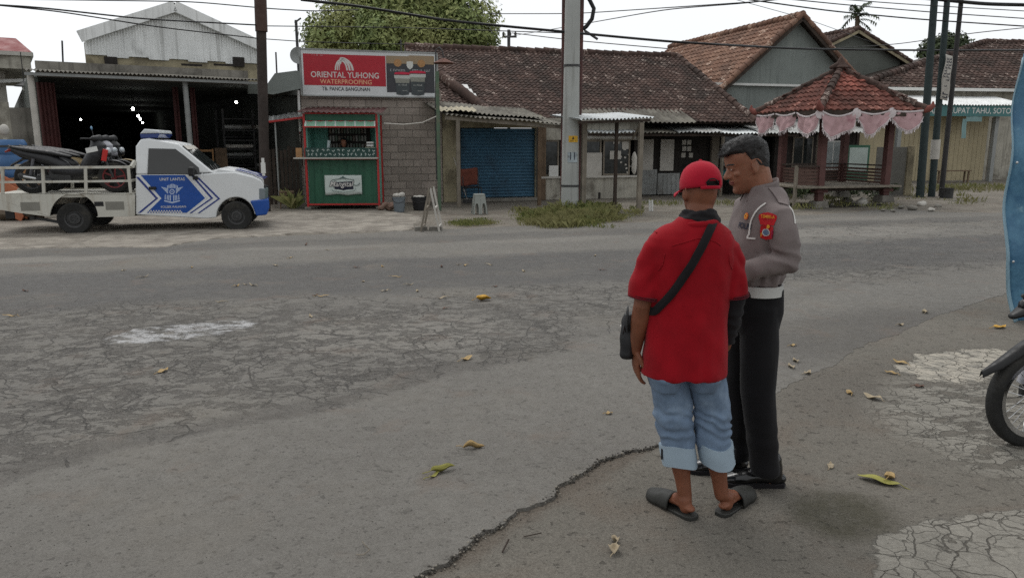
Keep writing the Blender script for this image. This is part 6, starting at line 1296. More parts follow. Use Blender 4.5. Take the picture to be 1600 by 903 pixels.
def motorbike(loc, rz, label, body_m, accent_m, rim_m, r=.28, wb=1.26, spokes=None, alloy=5, style='scooter', lean=0.0, group=None, mirrors=(-.28, .28), rear_rim=None, tail=None):
    """faces local +x; rear wheel contact is the origin"""
    t = thing('motorcycle', label, 'motorcycle', loc, rz, group); t.rotation_euler = (lean, 0, rz)
    wheel(t, (0, 0, r), r, .10 if not spokes else .075, r * (.79 if spokes else .70), rear_rim or rim_m, spokes, alloy=alloy); wheel(t, (wb, 0, r), r, .09 if not spokes else .07, r * (.79 if spokes else .70), rim_m, spokes, alloy=alloy)
    f = lambda x: wb * x
    tl = .17 if style == 'underbone' else 0; rr_k = .79 if spokes else .70
    b = MB()
    b.tube([(-.30 + tl, 0, .82), (-.12 + tl * .7, 0, .74), (f(.22), 0, .62), (f(.40), 0, .50)], [.045, .085, .125, .11], 16, round_=True, flat=1.0)
    b.tube([(f(.30), 0, .42), (f(.5), 0, .38), (f(.66), 0, .40), (f(.76), 0, .56)], [.13, .12, .12, .12], 16, round_=True)
    bo = remesh(b, .014, 4).build('body_panel', body_m, t, 180)
    b = MB(); b.tube([(f(.68), 0, .50), (f(.80), 0, .70), (f(.84), 0, .88), (f(.80), 0, .98)], [.12, .16, .14, .08], 16, round_=True, flat=1.0); b.tube([(f(.88), 0, .76), (f(.95), 0, .72)], [.13, .06], 14, round_=True); part(remesh(b, .014, 3), 'front_shield', accent_m, t, smooth=180)
    s = MB(); s.tube([(-.24 + tl, 0, .84), (-.02 + tl * .6, 0, .80), (f(.26), 0, .74), (f(.46), 0, .68)], [.07, .12, .13, .07], 16, round_=True, flat=.45, side=(0, 1, 0)); part(remesh(s, .012, 3), 'seat', M_BLACKP, t, smooth=180)
    for y in (-.075, .075): s = MB(); s.tube([(wb, y, r), (f(.93), y * .9, r + .28), (f(.82), y * .6, .92)], [.022, .024, .022], 10); part(s, 'fork', M_DKSTEEL, t, smooth=60)
    g = MB(); g.grid(lambda u, v: V((wb + (r + .035) * math.cos(R(25 + 125 * u)), -.055 + .11 * v, r + (r + .035 - .018 * abs(2 * v - 1) ** 2) * math.sin(R(25 + 125 * u)))), 18, 6); go = part(g, 'front_mudguard', body_m, t, smooth=180); md = go.modifiers.new('s', 'SOLIDIFY'); md.thickness = .006
    g = MB()
    if style == 'underbone':
        pth = [(.30, .62), (.14, .69), (-.02, .655), (-.14, .59), (-.26, .51), (-.36, .455)]; ww = [.06, .06, .055, .045, .035, .012]
    else:
        pth = [(.30, .52), (.10, .66), (-.12, .64), (-.30, .54), (-.38, .46)]; ww = [.06, .065, .06, .05, .03]
    vs = []
    for (x, z), h in zip(pth, ww):
        for y, dz in ((-1, -.02), (-.6, .006), (0, .012), (.6, .006), (1, -.02)): vs.append((x, y * h, z + dz))
    for (x, z), h in zip(pth, ww):
        for y, dz in ((-1, -.028), (-.6, -.006), (0, .0), (.6, -.006), (1, -.028)): vs.append((x, y * h * .97, z + dz))
    k = len(pth); fs = [(i * 5 + j, i * 5 + j + 1, i * 5 + j + 6, i * 5 + j + 5) for i in range(k - 1) for j in range(4)] + [(k * 5 + i * 5 + j + 5, k * 5 + i * 5 + j + 6, k * 5 + i * 5 + j + 1, k * 5 + i * 5 + j) for i in range(k - 1) for j in range(4)] + [((k - 1) * 5 + j, (k - 1) * 5 + j + 1, k * 5 + (k - 1) * 5 + j + 1, k * 5 + (k - 1) * 5 + j) for j in range(4)] + [(i * 5, i * 5 + 5, k * 5 + i * 5 + 5, k * 5 + i * 5) for i in range(k - 1)] + [(i * 5 + 4, k * 5 + i * 5 + 4, k * 5 + i * 5 + 9, i * 5 + 9) for i in range(k - 1)]
    g.add(vs, fs); part(g, 'rear_mudguard', M_BLACKP, t, smooth=60)
    l = MB(); l.tube([(-.30 + tl, 0, .80), (-.37 + tl, 0, .77)], [.055, .03], 12, round_=True, flat=.6, side=(0, 1, 0)); part(l, 'tail_light', tail or mat('red_lens', sr(120, 20, 20), .2, .05, 5, 0), t, smooth=180)
    e = MB(); e.tube([(.36, -.16, .24), (.10, -.17, .27), (-.12, -.17, .34)], [.035, .055, .05], 14, round_=True); eo = part(e, 'muffler', M_DKSTEEL, t, smooth=180); e = MB(); e.tube([(.12, -.226, .285), (-.05, -.222, .325)], [.028, .022], 8, round_=True, flat=.4, side=(0, 0, 1)); part(e, 'heat_shield', M_CHROME, eo, smooth=180)
    e = MB(); e.box((f(.36), 0, .33), (.36, .22, .22)); e.tube([(f(.42), 0, .34), (f(.60), 0, .36)], .10, 14); part(e, 'engine', M_DKSTEEL, t, bevel=.02)
    e = MB(); e.beam((0, -.10, r), (f(.34), -.10, .32), .03, .07); e.beam((0, .10, r), (f(.34), .10, .32), .03, .07); part(e, 'swingarm', M_DKSTEEL, t, bevel=.006)
    for y in (-.12, .12): e = MB(); e.tube([(.02, y, r + .04), (.10, y, .64)], .026, 10); part(e, 'shock_absorber', accent_m, t, smooth=60)
    h = MB(); h.tube([(f(.70), -.33, 1.0), (f(.76), -.18, 1.0), (f(.80), 0, .97), (f(.76), .18, 1.0), (f(.70), .33, 1.0)], [.016, .014, .02, .014, .016], 10); h.tube([(f(.81), -.1, 1.0), (f(.86), 0, 1.0), (f(.81), .1, 1.0)], [.05, .075, .05], 12, round_=True); part(h, 'handlebar', M_BLACKP, t, smooth=60)
    for y in mirrors: e = MB(); e.tube([(f(.74), y, 1.01), (f(.72), y * 1.1, 1.16)], .007, 6); mo = part(e, 'mirror', M_BLACKP, t, smooth=60); e = MB(); e.ell((f(.715), y * 1.15, 1.20), (.014, .055, .035)); part(e, 'mirror_glass', M_MIRR, mo, smooth=180)
    l = MB(); l.ell((f(.955), 0, .78), (.05, .09, .06)); part(l, 'headlight', mat('lamp_lens', sr(190, 196, 200), .1, .05, 5, 0), t, smooth=180)
    g = MB(); g.tube([(-.26 + tl, -.07, .86), (-.32 + tl, 0, .88), (-.26 + tl, .07, .86)], .012, 8); part(g, 'grab_rail', M_DKSTEEL, t, smooth=60)
    return t
# ================================================================== the police pickup
ga = G(118, 367); gb = G(370, 364.5); TR = Frame((ga.x, ga.y), R(13)); tq = TR.q
TV = mat('white_car_paint', sr(214, 216, 216), .3, .04, 2, .02, 30, dirt=sr(176, 172, 164), dcov=.28); TB = mat('blue_car_paint', sr(28, 74, 150), .3, .05, 2, .0); TBD = mat('dark_blue_stripe', sr(32, 52, 124), .35, .05, 2, 0); TBED = mat('dusty_white_bed', sr(190, 188, 178), .6, .08, 3, .05, 40, dirt=sr(140, 132, 118), dcov=.4, streak=sr(150, 140, 124))
VW = 1.62
t = thing('police_pickup', 'white and blue police pickup truck with railed bed carrying motorcycles', 'truck', TR.o, TR.a)
def tp(lst, v=0.0): return [tq(x, y, v) for x, y in lst]
CR = lambda lst: [(x * .275, 160 + y * .275) for x, y in lst]      # coordinates measured on an enlarged crop of the side view
# cab body: lower tub (full width) and a greenhouse that leans inwards
def arch_pts(cx, cy, r, a0, a1, n): return [(cx + r * math.cos(R(a)), cy - r * math.sin(R(a))) for a in [a0 + (a1 - a0) * i / n for i in range(n + 1)]]
low = CR([(768, 412), (768, 640), (1172, 662), (1228, 656)]) + CR(arch_pts(1340, 652, 112, 178, 6, 16)) + CR([(1470, 628), (1508, 560), (1508, 470), (1496, 446), (1440, 424), (1330, 398), (1205, 402), (1130, 410)])
poly = tp(low); w = MB(); nP = len(poly)
rows = [(0.05, .0), (.0, .0), (-.018, 0), (.0, .0)]
def lowf(v): return lambda a, z: V((a - (.16 * max(0, min(1, (a - 2.9) / .5)) ** 1.5 if v > .8 else .03 * max(0, min(1, (a - 2.9) / .5)) if v < .1 else 0), v, z))
w.prism(poly, lowf(.03), lowf(VW - .03)); part(w, 'cab_body', TV, t, bevel=.028, seg=3)
gh = CR([(768, 411), (757, 252), (783, 210), (830, 204), (1003, 236), (1060, 282), (1140, 345), (1212, 401)])
gp = tp(gh); w = MB(); zmin = min(p[1] for p in gp); zmax = max(p[1] for p in gp)
def inn(a, z): return .04 + .16 * max(0, (z - zmin) / (zmax - zmin))
w.prism(gp, lambda a, z: V((a, inn(a, z), z)), lambda a, z: V((a, VW - inn(a, z), z))); part(w, 'cab_roof', TV, t, bevel=.03, seg=3)
def side_plate(pts, off, name, m, par, bev=0.0, both=False):
    pl = tp(CR(pts), .03); w = MB()
    f = lambda a, z, o: V((a, (inn(a, z) if z > zmin else .03) - o, z))
    w.prism(pl, lambda a, z: f(a, z, off), lambda a, z: f(a, z, -.002)); o = part(w, name, m, par, bevel=bev)
    if both:
        w = MB(); w.prism(pl, lambda a, z: V((a, VW - f(a, z, off).y, z)), lambda a, z: V((a, VW - f(a, z, -.002).y, z))); part(w, name, m, par, bevel=bev)
    return o
side_plate([(836, 262), (990, 266), (1046, 306), (1128, 372), (1136, 408), (838, 408)], .006, 'side_window', glassy('grey_side_glass', sr(58, 58, 57), .06), t, both=True)  # opaque grey pane: reflections and the view through are put into its colour
door = side_plate([(824, 258), (834, 258), (834, 411), (1140, 411), (1150, 400), (1158, 412), (1166, 470), (1168, 632), (826, 632)], .004, 'door', TV, t, .004, True)
w = MB(); a = tq(*CR([(845, 480)])[0]); a2 = tq(*CR([(888, 496)])[0]); w.bx(a[0], a2[0], -.012, .018, a2[1], a[1]); part(w, 'handle', M_BLACKP, door, bevel=.006)
w = MB(); a = tq(*CR([(1092, 374)])[0]); w.box((a[0], -.10, a[1] - .06), (.10, .2, .17)); mo = part(w, 'side_mirror', M_BLACKP, t, bevel=.03, seg=3)
w = MB(); a = tq(*CR([(1112, 430)])[0]); w.box((a[0], -.03, a[1]), (.09, .05, .07)); part(w, 'mirror_foot', M_BLACKP, t, bevel=.01)
# windscreen and rear window
ws = tp(CR([(1012, 240), (1204, 398)])); w = MB(); d = V((ws[1][0] - ws[0][0], 0, ws[1][1] - ws[0][1])); n_ = V((-d.z, 0, d.x)).normalized()
if n_.x < 0: n_ = -n_
A0 = V((ws[0][0], 0, ws[0][1])); 
def wsp(s_, v, o): p = A0 + d * s_ + n_ * o; i = inn(0, p.z) + .06; return V((p.x, i + (VW - 2 * i) * v, p.z))
w.add([wsp(.06, 0, .012), wsp(.06, 1, .012), wsp(.95, 1, .012), wsp(.95, 0, .012), wsp(.06, 0, -.03), wsp(.06, 1, -.03), wsp(.95, 1, -.03), wsp(.95, 0, -.03)], [(0, 1, 2, 3), (4, 7, 6, 5), (0, 4, 5, 1), (1, 5, 6, 2), (2, 6, 7, 3), (3, 7, 4, 0)]); wo_ = part(w, 'windscreen', M_GLASSD, t, bevel=.004)
w = MB(); w.add([wsp(.06, 0.02, .016), wsp(.06, .98, .016), wsp(.20, .98, .016), wsp(.20, .02, .016)], [(0, 1, 2, 3)]); part(w, 'sun_strip', M_OFFW, wo_, fixn=False)
w = MB(); w.tube([wsp(.97, .1, .03), wsp(.80, .25, .03)], .008, 6); w.tube([wsp(.97, .5, .03), wsp(.80, .68, .03)], .008, 6); part(w, 'wiper', M_BLACKP, wo_)
rx = tp(CR([(757, 268)]))[0]; w = MB(); w.bx(rx[0] - .012, rx[0] + .02, .35, VW - .35, zmin + .06, zmax - .18); part(w, 'rear_window', M_GLASSD, t)
# livery
def livery(pts, m, o=.0065): side_plate(pts, o, 'livery_stripe', m, t)
side_plate([(800, 414), (1052, 414), (1166, 545), (1062, 628), (834, 628), (918, 546)], .0066, 'livery_panel', TB, t)
def chev(x0, x1, x2, y0, ym, y1, wd, m, o=.007): livery([(x0, y0), (x0 + wd, y0), (x1 + wd, ym), (x2 + wd, y1), (x2, y1), (x1, ym)], m, o)
chev(772, 884, 784, 424, 546, 628, 15, TBD); chev(1084, 1198, 1076, 416, 545, 630, 13, TBD); chev(1118, 1238, 1122, 428, 548, 630, 13, TBD)
chev(1060, 1178, 1058, 414, 545, 630, 0.5, WHT, .0069)
def side_text(s, box, m, name, bold=.004):
    a = tq(*CR([(box[0], box[3])])[0], .03); c = tq(*CR([(box[1], box[2])])[0], .03); w = MB(); w.text(s, lambda u, z: V((u, .0215 if False else (inn(u, z) if z > zmin else .03) - .0095, z)), (a[0], c[0], a[1], c[1]), None, bold); part(w, name, m, t, fixn=False)
side_text('UNIT LANTAS', (908, 1050, 428, 446), WHT, 'door_lettering', .012); side_text('POLSEK KALASAN', (916, 1056, 586, 601), WHT, 'door_lettering', .008)
def em(x, y, o=.010): a = tq(*CR([(x, y)])[0], .03); return V((a[0], .03 - o, a[1]))
PB = mat('pale_blue_print', sr(176, 190, 214), .5, .05)
w = MB()      # crest: star-topped shield with spread wings and a ribbon
def fan(pts): w.add([em(*p) for p in pts], [tuple(range(len(pts)))])
for i in range(8): x = 950 + i * 8; fan([(x, 462 + abs(3.5 - i) * 3), (x + 5, 462 + abs(3.5 - i) * 3), (x + 5, 488), (x, 488)])
for s_ in (-1, 1):
    for k_ in range(4): fan([(978 + s_ * 22, 490 + k_ * 8), (978 + s_ * (62 - k_ * 9), 480 + k_ * 9), (978 + s_ * (58 - k_ * 9), 486 + k_ * 9), (978 + s_ * 22, 496 + k_ * 8)])
    for k_ in range(3): fan([(978 + s_ * (6 + 9 * k_), 528), (978 + s_ * (11 + 9 * k_), 526), (978 + s_ * (12 + 9 * k_), 560 - k_ * 3), (978 + s_ * (7 + 9 * k_), 562 - k_ * 3)])
    fan([(978, 566), (978 + s_ * 44, 556), (978 + s_ * 46, 562), (978, 574)]); fan([(978 + s_ * 36, 524), (978 + s_ * 40, 524), (978 + s_ * 42, 552), (978 + s_ * 36, 554)])
rr_ = [(978 + 15 * math.cos(a), 508 + 15 * math.sin(a)) for a in [math.pi * 2 * i / 18 for i in range(18)]]; ri = [(978 + 10 * math.cos(a), 508 + 10 * math.sin(a)) for a in [math.pi * 2 * i / 18 for i in range(18)]]
w.add([em(*p) for p in rr_ + ri], [(i, (i + 1) % 18, 18 + (i + 1) % 18, 18 + i) for i in range(18)]); fan([(978 + (6 if i % 2 else 2.6) * math.sin(i * .628), 508 - (6 if i % 2 else 2.6) * math.cos(i * .628)) for i in range(10)])
part(w, 'door_crest', PB, t, fixn=False)
w = MB()
for i in range(13):
    for j in range(2):
        x = 840 + i * 15 + (7.5 if j else 0); y = 613 + j * 8; w.add([em(x, y), em(x + 7.5, y), em(x + 7.5, y + 8), em(x, y + 8)], [(0, 1, 2, 3)])
part(w, 'checker_pattern', WHT, t, fixn=False)
# bonnet stripes, bumper, lights, grille
hb_ = tp(CR([(1222, 390), (1330, 392), (1440, 420), (1500, 446)]))
for v0_, v1_ in ((.10, .26), (.34, .50), (.72, .90)):
    w = MB(); pts = [(a, z + .034) for a, z in hb_[1:]]; k = len(pts); w.add([(a, v0_, z) for a, z in pts] + [(a, v1_, z) for a, z in pts], [(i, i + 1, k + i + 1, k + i) for i in range(k - 1)]); part(w, 'bonnet_stripe', TBD, t, fixn=False)
w = MB(); pts = tp(CR([(1330, 398), (1440, 420), (1500, 446), (1500, 470), (1340, 420)])); 
bn_ = tp(CR([(1205, 402), (1235, 378), (1330, 390), (1440, 418), (1502, 446), (1440, 436), (1330, 410)])); w = MB(); w.prism(bn_, lowf(.07), lowf(VW - .07)); part(w, 'bonnet', TV, t, bevel=.02, seg=3)
bp_ = tp(CR([(1424, 560), (1445, 600), (1462, 646), (1526, 640), (1540, 600), (1536, 548), (1480, 554)])); w = MB(); w.prism(bp_, lowf(-.015), lowf(VW + .015)); part(w, 'front_bumper', TB, t, bevel=.03, seg=3)
hl = tp(CR([(1479, 490), (1514, 490), (1514, 552), (1479, 550)])); w = MB(); w.prism(hl, lowf(.018), lowf(.42)); part(w, 'headlight', mat('lamp_lens_grey', sr(120, 128, 132), .12, .1, 8, 0), t, bevel=.012); w = MB(); w.prism(hl, lowf(VW - .42), lowf(VW - .018)); part(w, 'headlight', mat('lamp_lens_grey', sr(120, 128, 132), .12, .1, 8, 0), t, bevel=.012)
gr = tp(CR([(1500, 480), (1516, 482), (1516, 550), (1500, 550)])); w = MB(); w.prism(gr, lowf(.43), lowf(VW - .43)); part(w, 'grille', M_BLACKP, t)
w = MB(); a = tq(*CR([(1492, 360)])[0]); w.beam((a[0], .12, zmin - .05), (a[0], .12, a[1] + .14), .05, .05); w.box((a[0], .12, a[1] - .05), (.08, .07, .2)); part(w, 'fender_marker', M_WHITE, t)
# light bar on the roof
lb = tp(CR([(812, 206), (815, 178), (838, 153), (918, 160), (926, 174), (912, 204)]), .6); w = MB(); z_s = tq(*CR([(866, 184)])[0], .6)[1]
w.prism([p for p in tp(CR([(815, 180), (838, 153), (918, 160), (926, 178)]), .5)], lowf(.22), lowf(VW - .22)); lo_ = part(w, 'light_bar', mat('white_lamp_cover', sr(200, 204, 206), .3, .05), t, bevel=.02, seg=3)
w = MB(); w.prism([p for p in tp(CR([(815, 182), (926, 180), (914, 203), (820, 205)]), .5)], lowf(.215), lowf(VW - .215)); part(w, 'blue_lens', mat('blue_lamp_lens', sr(44, 62, 118), .15, .1), lo_, bevel=.01)
w = MB(); w.prism([p for p in tp(CR([(842, 206), (898, 206), (905, 232), (832, 230)]), .35)], lowf(.3), lowf(VW - .3)); part(w, 'bar_mount', M_BLACKP, lo_)
# cargo bed
bedz = tq(200, 302, .1)[1]
bl_ = [(-28, 303), (-28, 322), (0, 328), (31, 333)] + CR([(285, 650)]) + CR(arch_pts(420, 655, 138, 178, 4, 16)) + CR([(548, 652), (766, 648), (766, 526)])
pl = tp(bl_); w = MB(); w.prism(pl, lowf(-.005), lowf(.035)); part(w, 'bed_side', TBED, t, bevel=.008); w = MB(); w.prism(pl, lowf(VW - .035), lowf(VW + .005)); part(w, 'bed_side', TBED, t, bevel=.008)
ub0, ub1 = tq(-28, 303)[0], tq(210, 303)[0]
w = MB(); w.bx(ub0 + .01, ub1 - .01, .036, VW - .036, bedz - .06, bedz); part(w, 'bed_floor', TBED, t)
for x0, x1, y0, y1 in ((115, 230, 568, 615), (598, 708, 565, 610), (535, 590, 565, 590)):
    a, c = tq(*CR([(x0, y0)])[0]), tq(*CR([(x1, y1)])[0]); w = MB(); w.bx(a[0], c[0], -.0085, -.004, c[1], a[1]); part(w, 'bed_recess', mat('recess_grey', sr(128, 126, 118), .8, .12, 3) if x0 != 535 else M_BLACKP, t, bevel=.001)
w = MB(); zt_, zm_ = tq(100, 262)[1], tq(100, 284)[1]
for v in (.02, VW - .02):
    w = MB(); w.beam((ub0, v, zt_), (ub1 - .03, v, zt_), .045, .045); part(w, 'top_rail', TBED, t); w = MB(); w.beam((ub0, v, zm_), (ub1 - .03, v, zm_), .035, .04); part(w, 'mid_rail', TBED, t)
    for px, tp_ in ((-26, 0), (3, 3), (68, 66), (134, 133), (204, 200)):
        a = tq(px, 302)[0]; c = tq(tp_, 262)[0]; w = MB(); w.beam((a, v, bedz + .0), (c, v, zt_ - .02), .05, .04); part(w, 'rail_post', TBED, t)
w = MB(); w.beam((ub1 - .05, .02, zt_), (ub1 - .05, VW - .02, zt_), .05, .05); w.beam((ub1 - .05, .02, zm_), (ub1 - .05, VW - .02, zm_), .04, .04); part(w, 'front_rail', TBED, t)
w = MB(); a = tq(205, 262)[0]; w.beam((a, .02, zt_), (tq(209, 252)[0], .10, tq(209, 252)[1]), .05, .06); part(w, 'brace', TBED, t)
# chassis and wheels
w = MB(); w.bx(ub0 + .5, tq(400, 330)[0], .3, .4, .36, .48); w.bx(ub0 + .5, tq(400, 330)[0], VW - .4, VW - .3, .36, .48); w.tube([(0, .15, .31), (0, VW - .15, .31)], .06, 10); w.bx(tq(150, 345)[0], tq(330, 345)[0], .12, .3, .32, .42); part(w, 'chassis', M_BLACKP, t)
w = MB(); a = tq(52, 340, .2); w.beam((a[0], .2, a[1]), (tq(92, 347, .2)[0], .2, tq(92, 347, .2)[1]), .05, .05); w.box((a[0], .2, a[1]), (.08, .12, .07)); part(w, 'tow_bar', M_DKSTEEL, t)
w = MB(); a, c = tq(12, 332), tq(22, 342); w.bx(a[0] - .05, c[0], .02, .06, c[1], a[1] + .04); part(w, 'mud_flap', M_BLACKP, t)
rRr = tq(118, 317)[1] / 2; rFr = tq(370, 315)[1] / 2; uF = tq(369.5, 340)[0]
for x, r in ((0, rRr), (uF, rFr)):
    for v, fl in ((.08, 1), (VW - .08, -1)): wheel(t, (x, v, r), r, .19, r * .56, M_DKSTEEL)
for x_, r_, z_ in ((.005, .46, .30), (uF, .40, .28)):
    for v_ in (.036, VW - .356): w = MB(); w.grid(lambda u, v: V((x_ + r_ * math.cos(R(6 + 168 * u)), v_ + .32 * v, z_ + r_ * .97 * math.sin(R(6 + 168 * u)))), 14, 1); part(w, 'wheel_housing', M_BLACKP, t)
# motorcycles carried in the bed
bkm = mat('dull_black_paint', sr(38, 38, 40), .4, .15, 6, .05); red_rim = mat('red_rim_paint', sr(112, 38, 40), .4, .1)
silver = mat('silver_paint', sr(168, 168, 174), .3, .08); redp = mat('red_fairing', sr(188, 40, 36), .35, .1); beige = mat('beige_trim', sr(166, 146, 108), .5, .1)
a = tq(52, 300, .32); m1 = motorbike(TR.pt(a[0], .34, bedz), TR.a, 'dark scooter standing nearest the rail in the bed of the police pickup', bkm, mat('smoke_paint', sr(86, 86, 90), .3, .1), red_rim, .29, 1.40, None, 5, mirrors=(.28,), rear_rim=M_DKSTEEL)
for o in kids(m1):
    if o.name.startswith('front_shield'): o.data.materials[0] = bkm
a = tq(70, 300, .85); m2 = motorbike(TR.pt(a[0], .82, bedz), TR.a + R(2), 'black and silver scooter standing in the middle of the pickup bed', bkm, silver, M_DKSTEEL, .29, 1.36, None, 5, mirrors=())
a = tq(88, 300, 1.3); m3 = motorbike(TR.pt(a[0], 1.26, bedz), TR.a - R(1), 'dark scooter with beige panels standing on the far side of the pickup bed', beige, bkm, M_DKSTEEL, .29, 1.34, None, 5, mirrors=())
# decal-like details of the near scooter: pale side mark, red flash
w = MB(); w.box((1.10, -.165, .80), (.20, .012, .09), Matrix.Rotation(R(-12), 3, 'Y')); part(w, 'shield_plate', M_WHITE, m1, bevel=.003); w = MB(); w.box((1.30, -.13, .70), (.09, .02, .22), Matrix.Rotation(R(14), 3, 'Y')); part(w, 'red_flash', redp, m1, bevel=.006)
a = tq(194, 292, .5); w = MB(); w.box((0, 0, .24), (.30, .34, .46)); o = w.build('tool_box', M_BLACKP, None, None, .04, 3); o.location = TR.pt(a[0], .5, bedz + .28 - .0); o.rotation_euler = (0, 0, TR.a); tag(o, 'black plastic top box at the front end of the pickup bed', 'box')
o.location.z = bedz
# ================================================================== concrete pole, rusty pipes, timber pole
g0 = G(890, 331); t = thing('concrete_pole', 'tall tapered concrete utility pole with a yellow sticker', 'pole', (g0.x, g0.y, 0)); H = 8.5
n_ = 24; w = MB(); rings = []
def sq(r, z): return [(math.copysign(abs(math.cos(a)) ** .55, math.cos(a)) * r, math.copysign(abs(math.sin(a)) ** .55, math.sin(a)) * r, z) for a in [2 * math.pi * (i + .5) / n_ for i in range(n_)]]
pr = [(.215, -.1), (.212, .3), (.20, 1.5), (.186, 3), (.172, 5), (.15, H)]
w.add([p for r, z in pr for p in sq(r, z)], [(i * n_ + j, i * n_ + (j + 1) % n_, (i + 1) * n_ + (j + 1) % n_, (i + 1) * n_ + j) for i in range(len(pr) - 1) for j in range(n_)] + [tuple((len(pr) - 1) * n_ + j for j in range(n_))])
part(w, 'shaft', mat('pale_cast_concrete', sr(168, 170, 166), .85, .12, 1.6, .25, 40, .006, dirt=sr(132, 132, 126), dcov=.35, streak=sr(126, 126, 120)), t, smooth=35)
for z, r in ((.64, .208), (3.45, .186), (5.05, .174)): w = MB(); w.add([(p[0], p[1], p[2]) for zz in (z - .025, z + .025) for p in sq(r + .012, zz)], [(j, (j + 1) % n_, n_ + (j + 1) % n_, n_ + j) for j in range(n_)]); part(w, 'steel_band', M_DKSTEEL, t, smooth=60)
def onpole(px, py, o=.006): p = P(px, py, g0.y - .195) - V((g0.x, g0.y, 0)); return p
a, c = onpole(888.5, 212.5), onpole(902.5, 222.5); w = MB(); w.bx(a.x, c.x, -.206, -.190, c.z, a.z); so_ = part(w, 'yellow_sticker', mat('yellow_print', sr(206, 160, 44), .6, .08, 8), t)
w = MB(); w.add([V(((a.x + c.x) / 2 - .03, -.209, c.z + .07)), V(((a.x + c.x) / 2 + .03, -.209, c.z + .07)), V(((a.x + c.x) / 2, -.209, a.z - .015))], [(0, 1, 2)]); w.strokes(lambda u, z: V((u, -.209, z)), (a.x + .03, c.x - .03, c.z + .02, c.z + .05), 8); part(w, 'sticker_lettering', M_BLACKP, so_, fixn=False)
a, c = onpole(887, 238), onpole(902, 254); w = MB(); w.bx(a.x, c.x, -.212, -.192, c.z, a.z); po_ = part(w, 'torn_poster', mat('torn_paper', sr(168, 178, 182), .9, .2, 6, dirt=sr(110, 112, 112), dcov=.4, dscale=7), t)
for px in (891, 897): a = onpole(px, 238); c = onpole(px + 1, 250); w = MB(); w.bx(a.x, c.x, -.215, -.213, c.z, a.z); part(w, 'ink_stroke', NAVY, po_)
def pole(pxb, pyb, pxt, pyt, r0, r1, m, label, name='steel_pole', Y=None, extra=1.25, cat='pole', group=None):
    b = G(pxb, pyb) if Y is None else V((P(pxb, pyb, Y).x, Y, 0)); T_ = P(pxt, pyt, b.y); d = T_ - b; t = thing(name, label, cat, b, 0, group); w = MB(); k = 8
    w.tube([d * (extra * i / k) - V((0, 0, .1 if i == 0 else 0)) for i in range(k + 1)], [r0 + (r1 - r0) * i / k for i in range(k + 1)], 14); part(w, 'shaft', m, t, smooth=60); return t, b, d
RUST = mat('rusty_pipe', sr(96, 62, 58), .8, .3, 3, .2, 40, dirt=sr(62, 48, 46), dcov=.5)
pole(879, 328, 881.5, 0, .06, .055, RUST, 'dark rusty pipe standing at the left edge of the concrete pole', 'steel_pipe')
t_, b_, d_ = pole(902, 327, 909, 0, .065, .055, RUST, 'dark rusty pipe standing at the right edge of the concrete pole', 'steel_pipe')
w = MB(); w.tube([P(915, -8, b_.y), P(921, 0, b_.y), P(928, 14, b_.y), P(925, 30, b_.y), P(916, 42, b_.y), P(911, 46, b_.y)], [.05] * 6, 8); tag(w.build('cable_loop', M_BLACKP, None, 60), 'thick black cable looping down beside the top of the concrete pole', 'cable')
w = MB(); w.tube([P(913, 48, b_.y), P(934, 62, b_.y)], .03, 6); tag(w.build('cable_bracket', M_DKSTEEL, None, 60), 'short steel strut pointing right from the pipe by the concrete pole', 'bracket')
t_, b_, d_ = pole(415, 330, 407, 0, .12, .115, mat('tarred_timber', sr(58, 50, 46), .85, .3, 3, .3, 40), 'dark timber utility pole between the warehouse and the block shop', 'timber_pole', 18.9)
w = MB(); a, c = P(405.5, 10, 18.9) - b_, P(409, 50, 18.9) - b_; w.tube([(a.x + .04, -.02, a.z + .3), (c.x, -.02, c.z)], .145, 12); part(w, 'steel_sleeve', mat('brown_sleeve', sr(74, 56, 50), .8, .2, 4), t_, smooth=60)
DG = mat('dark_green_pole_paint', sr(44, 56, 56), .7, .2, 3, .1, 40); BK = mat('dark_grey_pole', sr(54, 52, 52), .75, .2, 3, .1, 40)
pole(1437, 313, 1460, 0, .115, .09, DG, 'leftmost and thickest of the three dark leaning poles by the gazebo', 'steel_pole', 22.3)
tM, bM_, dM = pole(1455, 312, 1480, 0, .10, .075, DG, 'middle one of the three dark leaning poles, carrying a white banner', 'steel_pole', 22.5)
f_ = lambda py: (312 - py) / 312
w = MB(); w.tube([dM * f_(246), dM * f_(215)], .125, 14); part(w, 'white_band', M_OFFW, tM, smooth=60)
pole(1470, 311, 1502, 0, .075, .06, BK, 'rightmost and thinnest of the three dark leaning poles by the gazebo', 'steel_pole', 22.7)
t = thing('vertical_banner', 'narrow white vertical banner tied to the middle leaning pole', 'banner', (0, 0, 0)); Yb = 22.3
TL, TR_, BL_, BR = P(1477, 85, Yb), P(1489, 88, Yb), P(1469, 155, Yb), P(1481, 158, Yb)
def bnr(u, v, o=0): p = BL_.lerp(BR, u).lerp(TL.lerp(TR_, u), v); return V((p.x + .02 * math.sin(v * 9), p.y - o + .03 * math.sin(v * 6 + u * 2), p.z))
w = MB(); w.grid(lambda u, v: bnr(u, v), 4, 20); o = part(w, 'cloth', M_OFFW, t, smooth=180, fixn=False); md = o.modifiers.new('s', 'SOLIDIFY'); md.thickness = .004
w = MB(); w.strokes(lambda a, c: bnr(c, a, .012), (.44, .97, .86, .50), 8, 0, 4); w.strokes(lambda a, c: bnr(c, a, .012), (.05, .26, .85, .18), 3, 0, 6); w.strokes(lambda a, c: bnr(c, a, .012), (.30, .38, .6, .3), 2, 0, 2); w.strokes(lambda a, c: bnr(c, a, .012), (.5, .95, .40, .14), 7, 0, 9); part(w, 'lettering', NAVY, t, fixn=False)
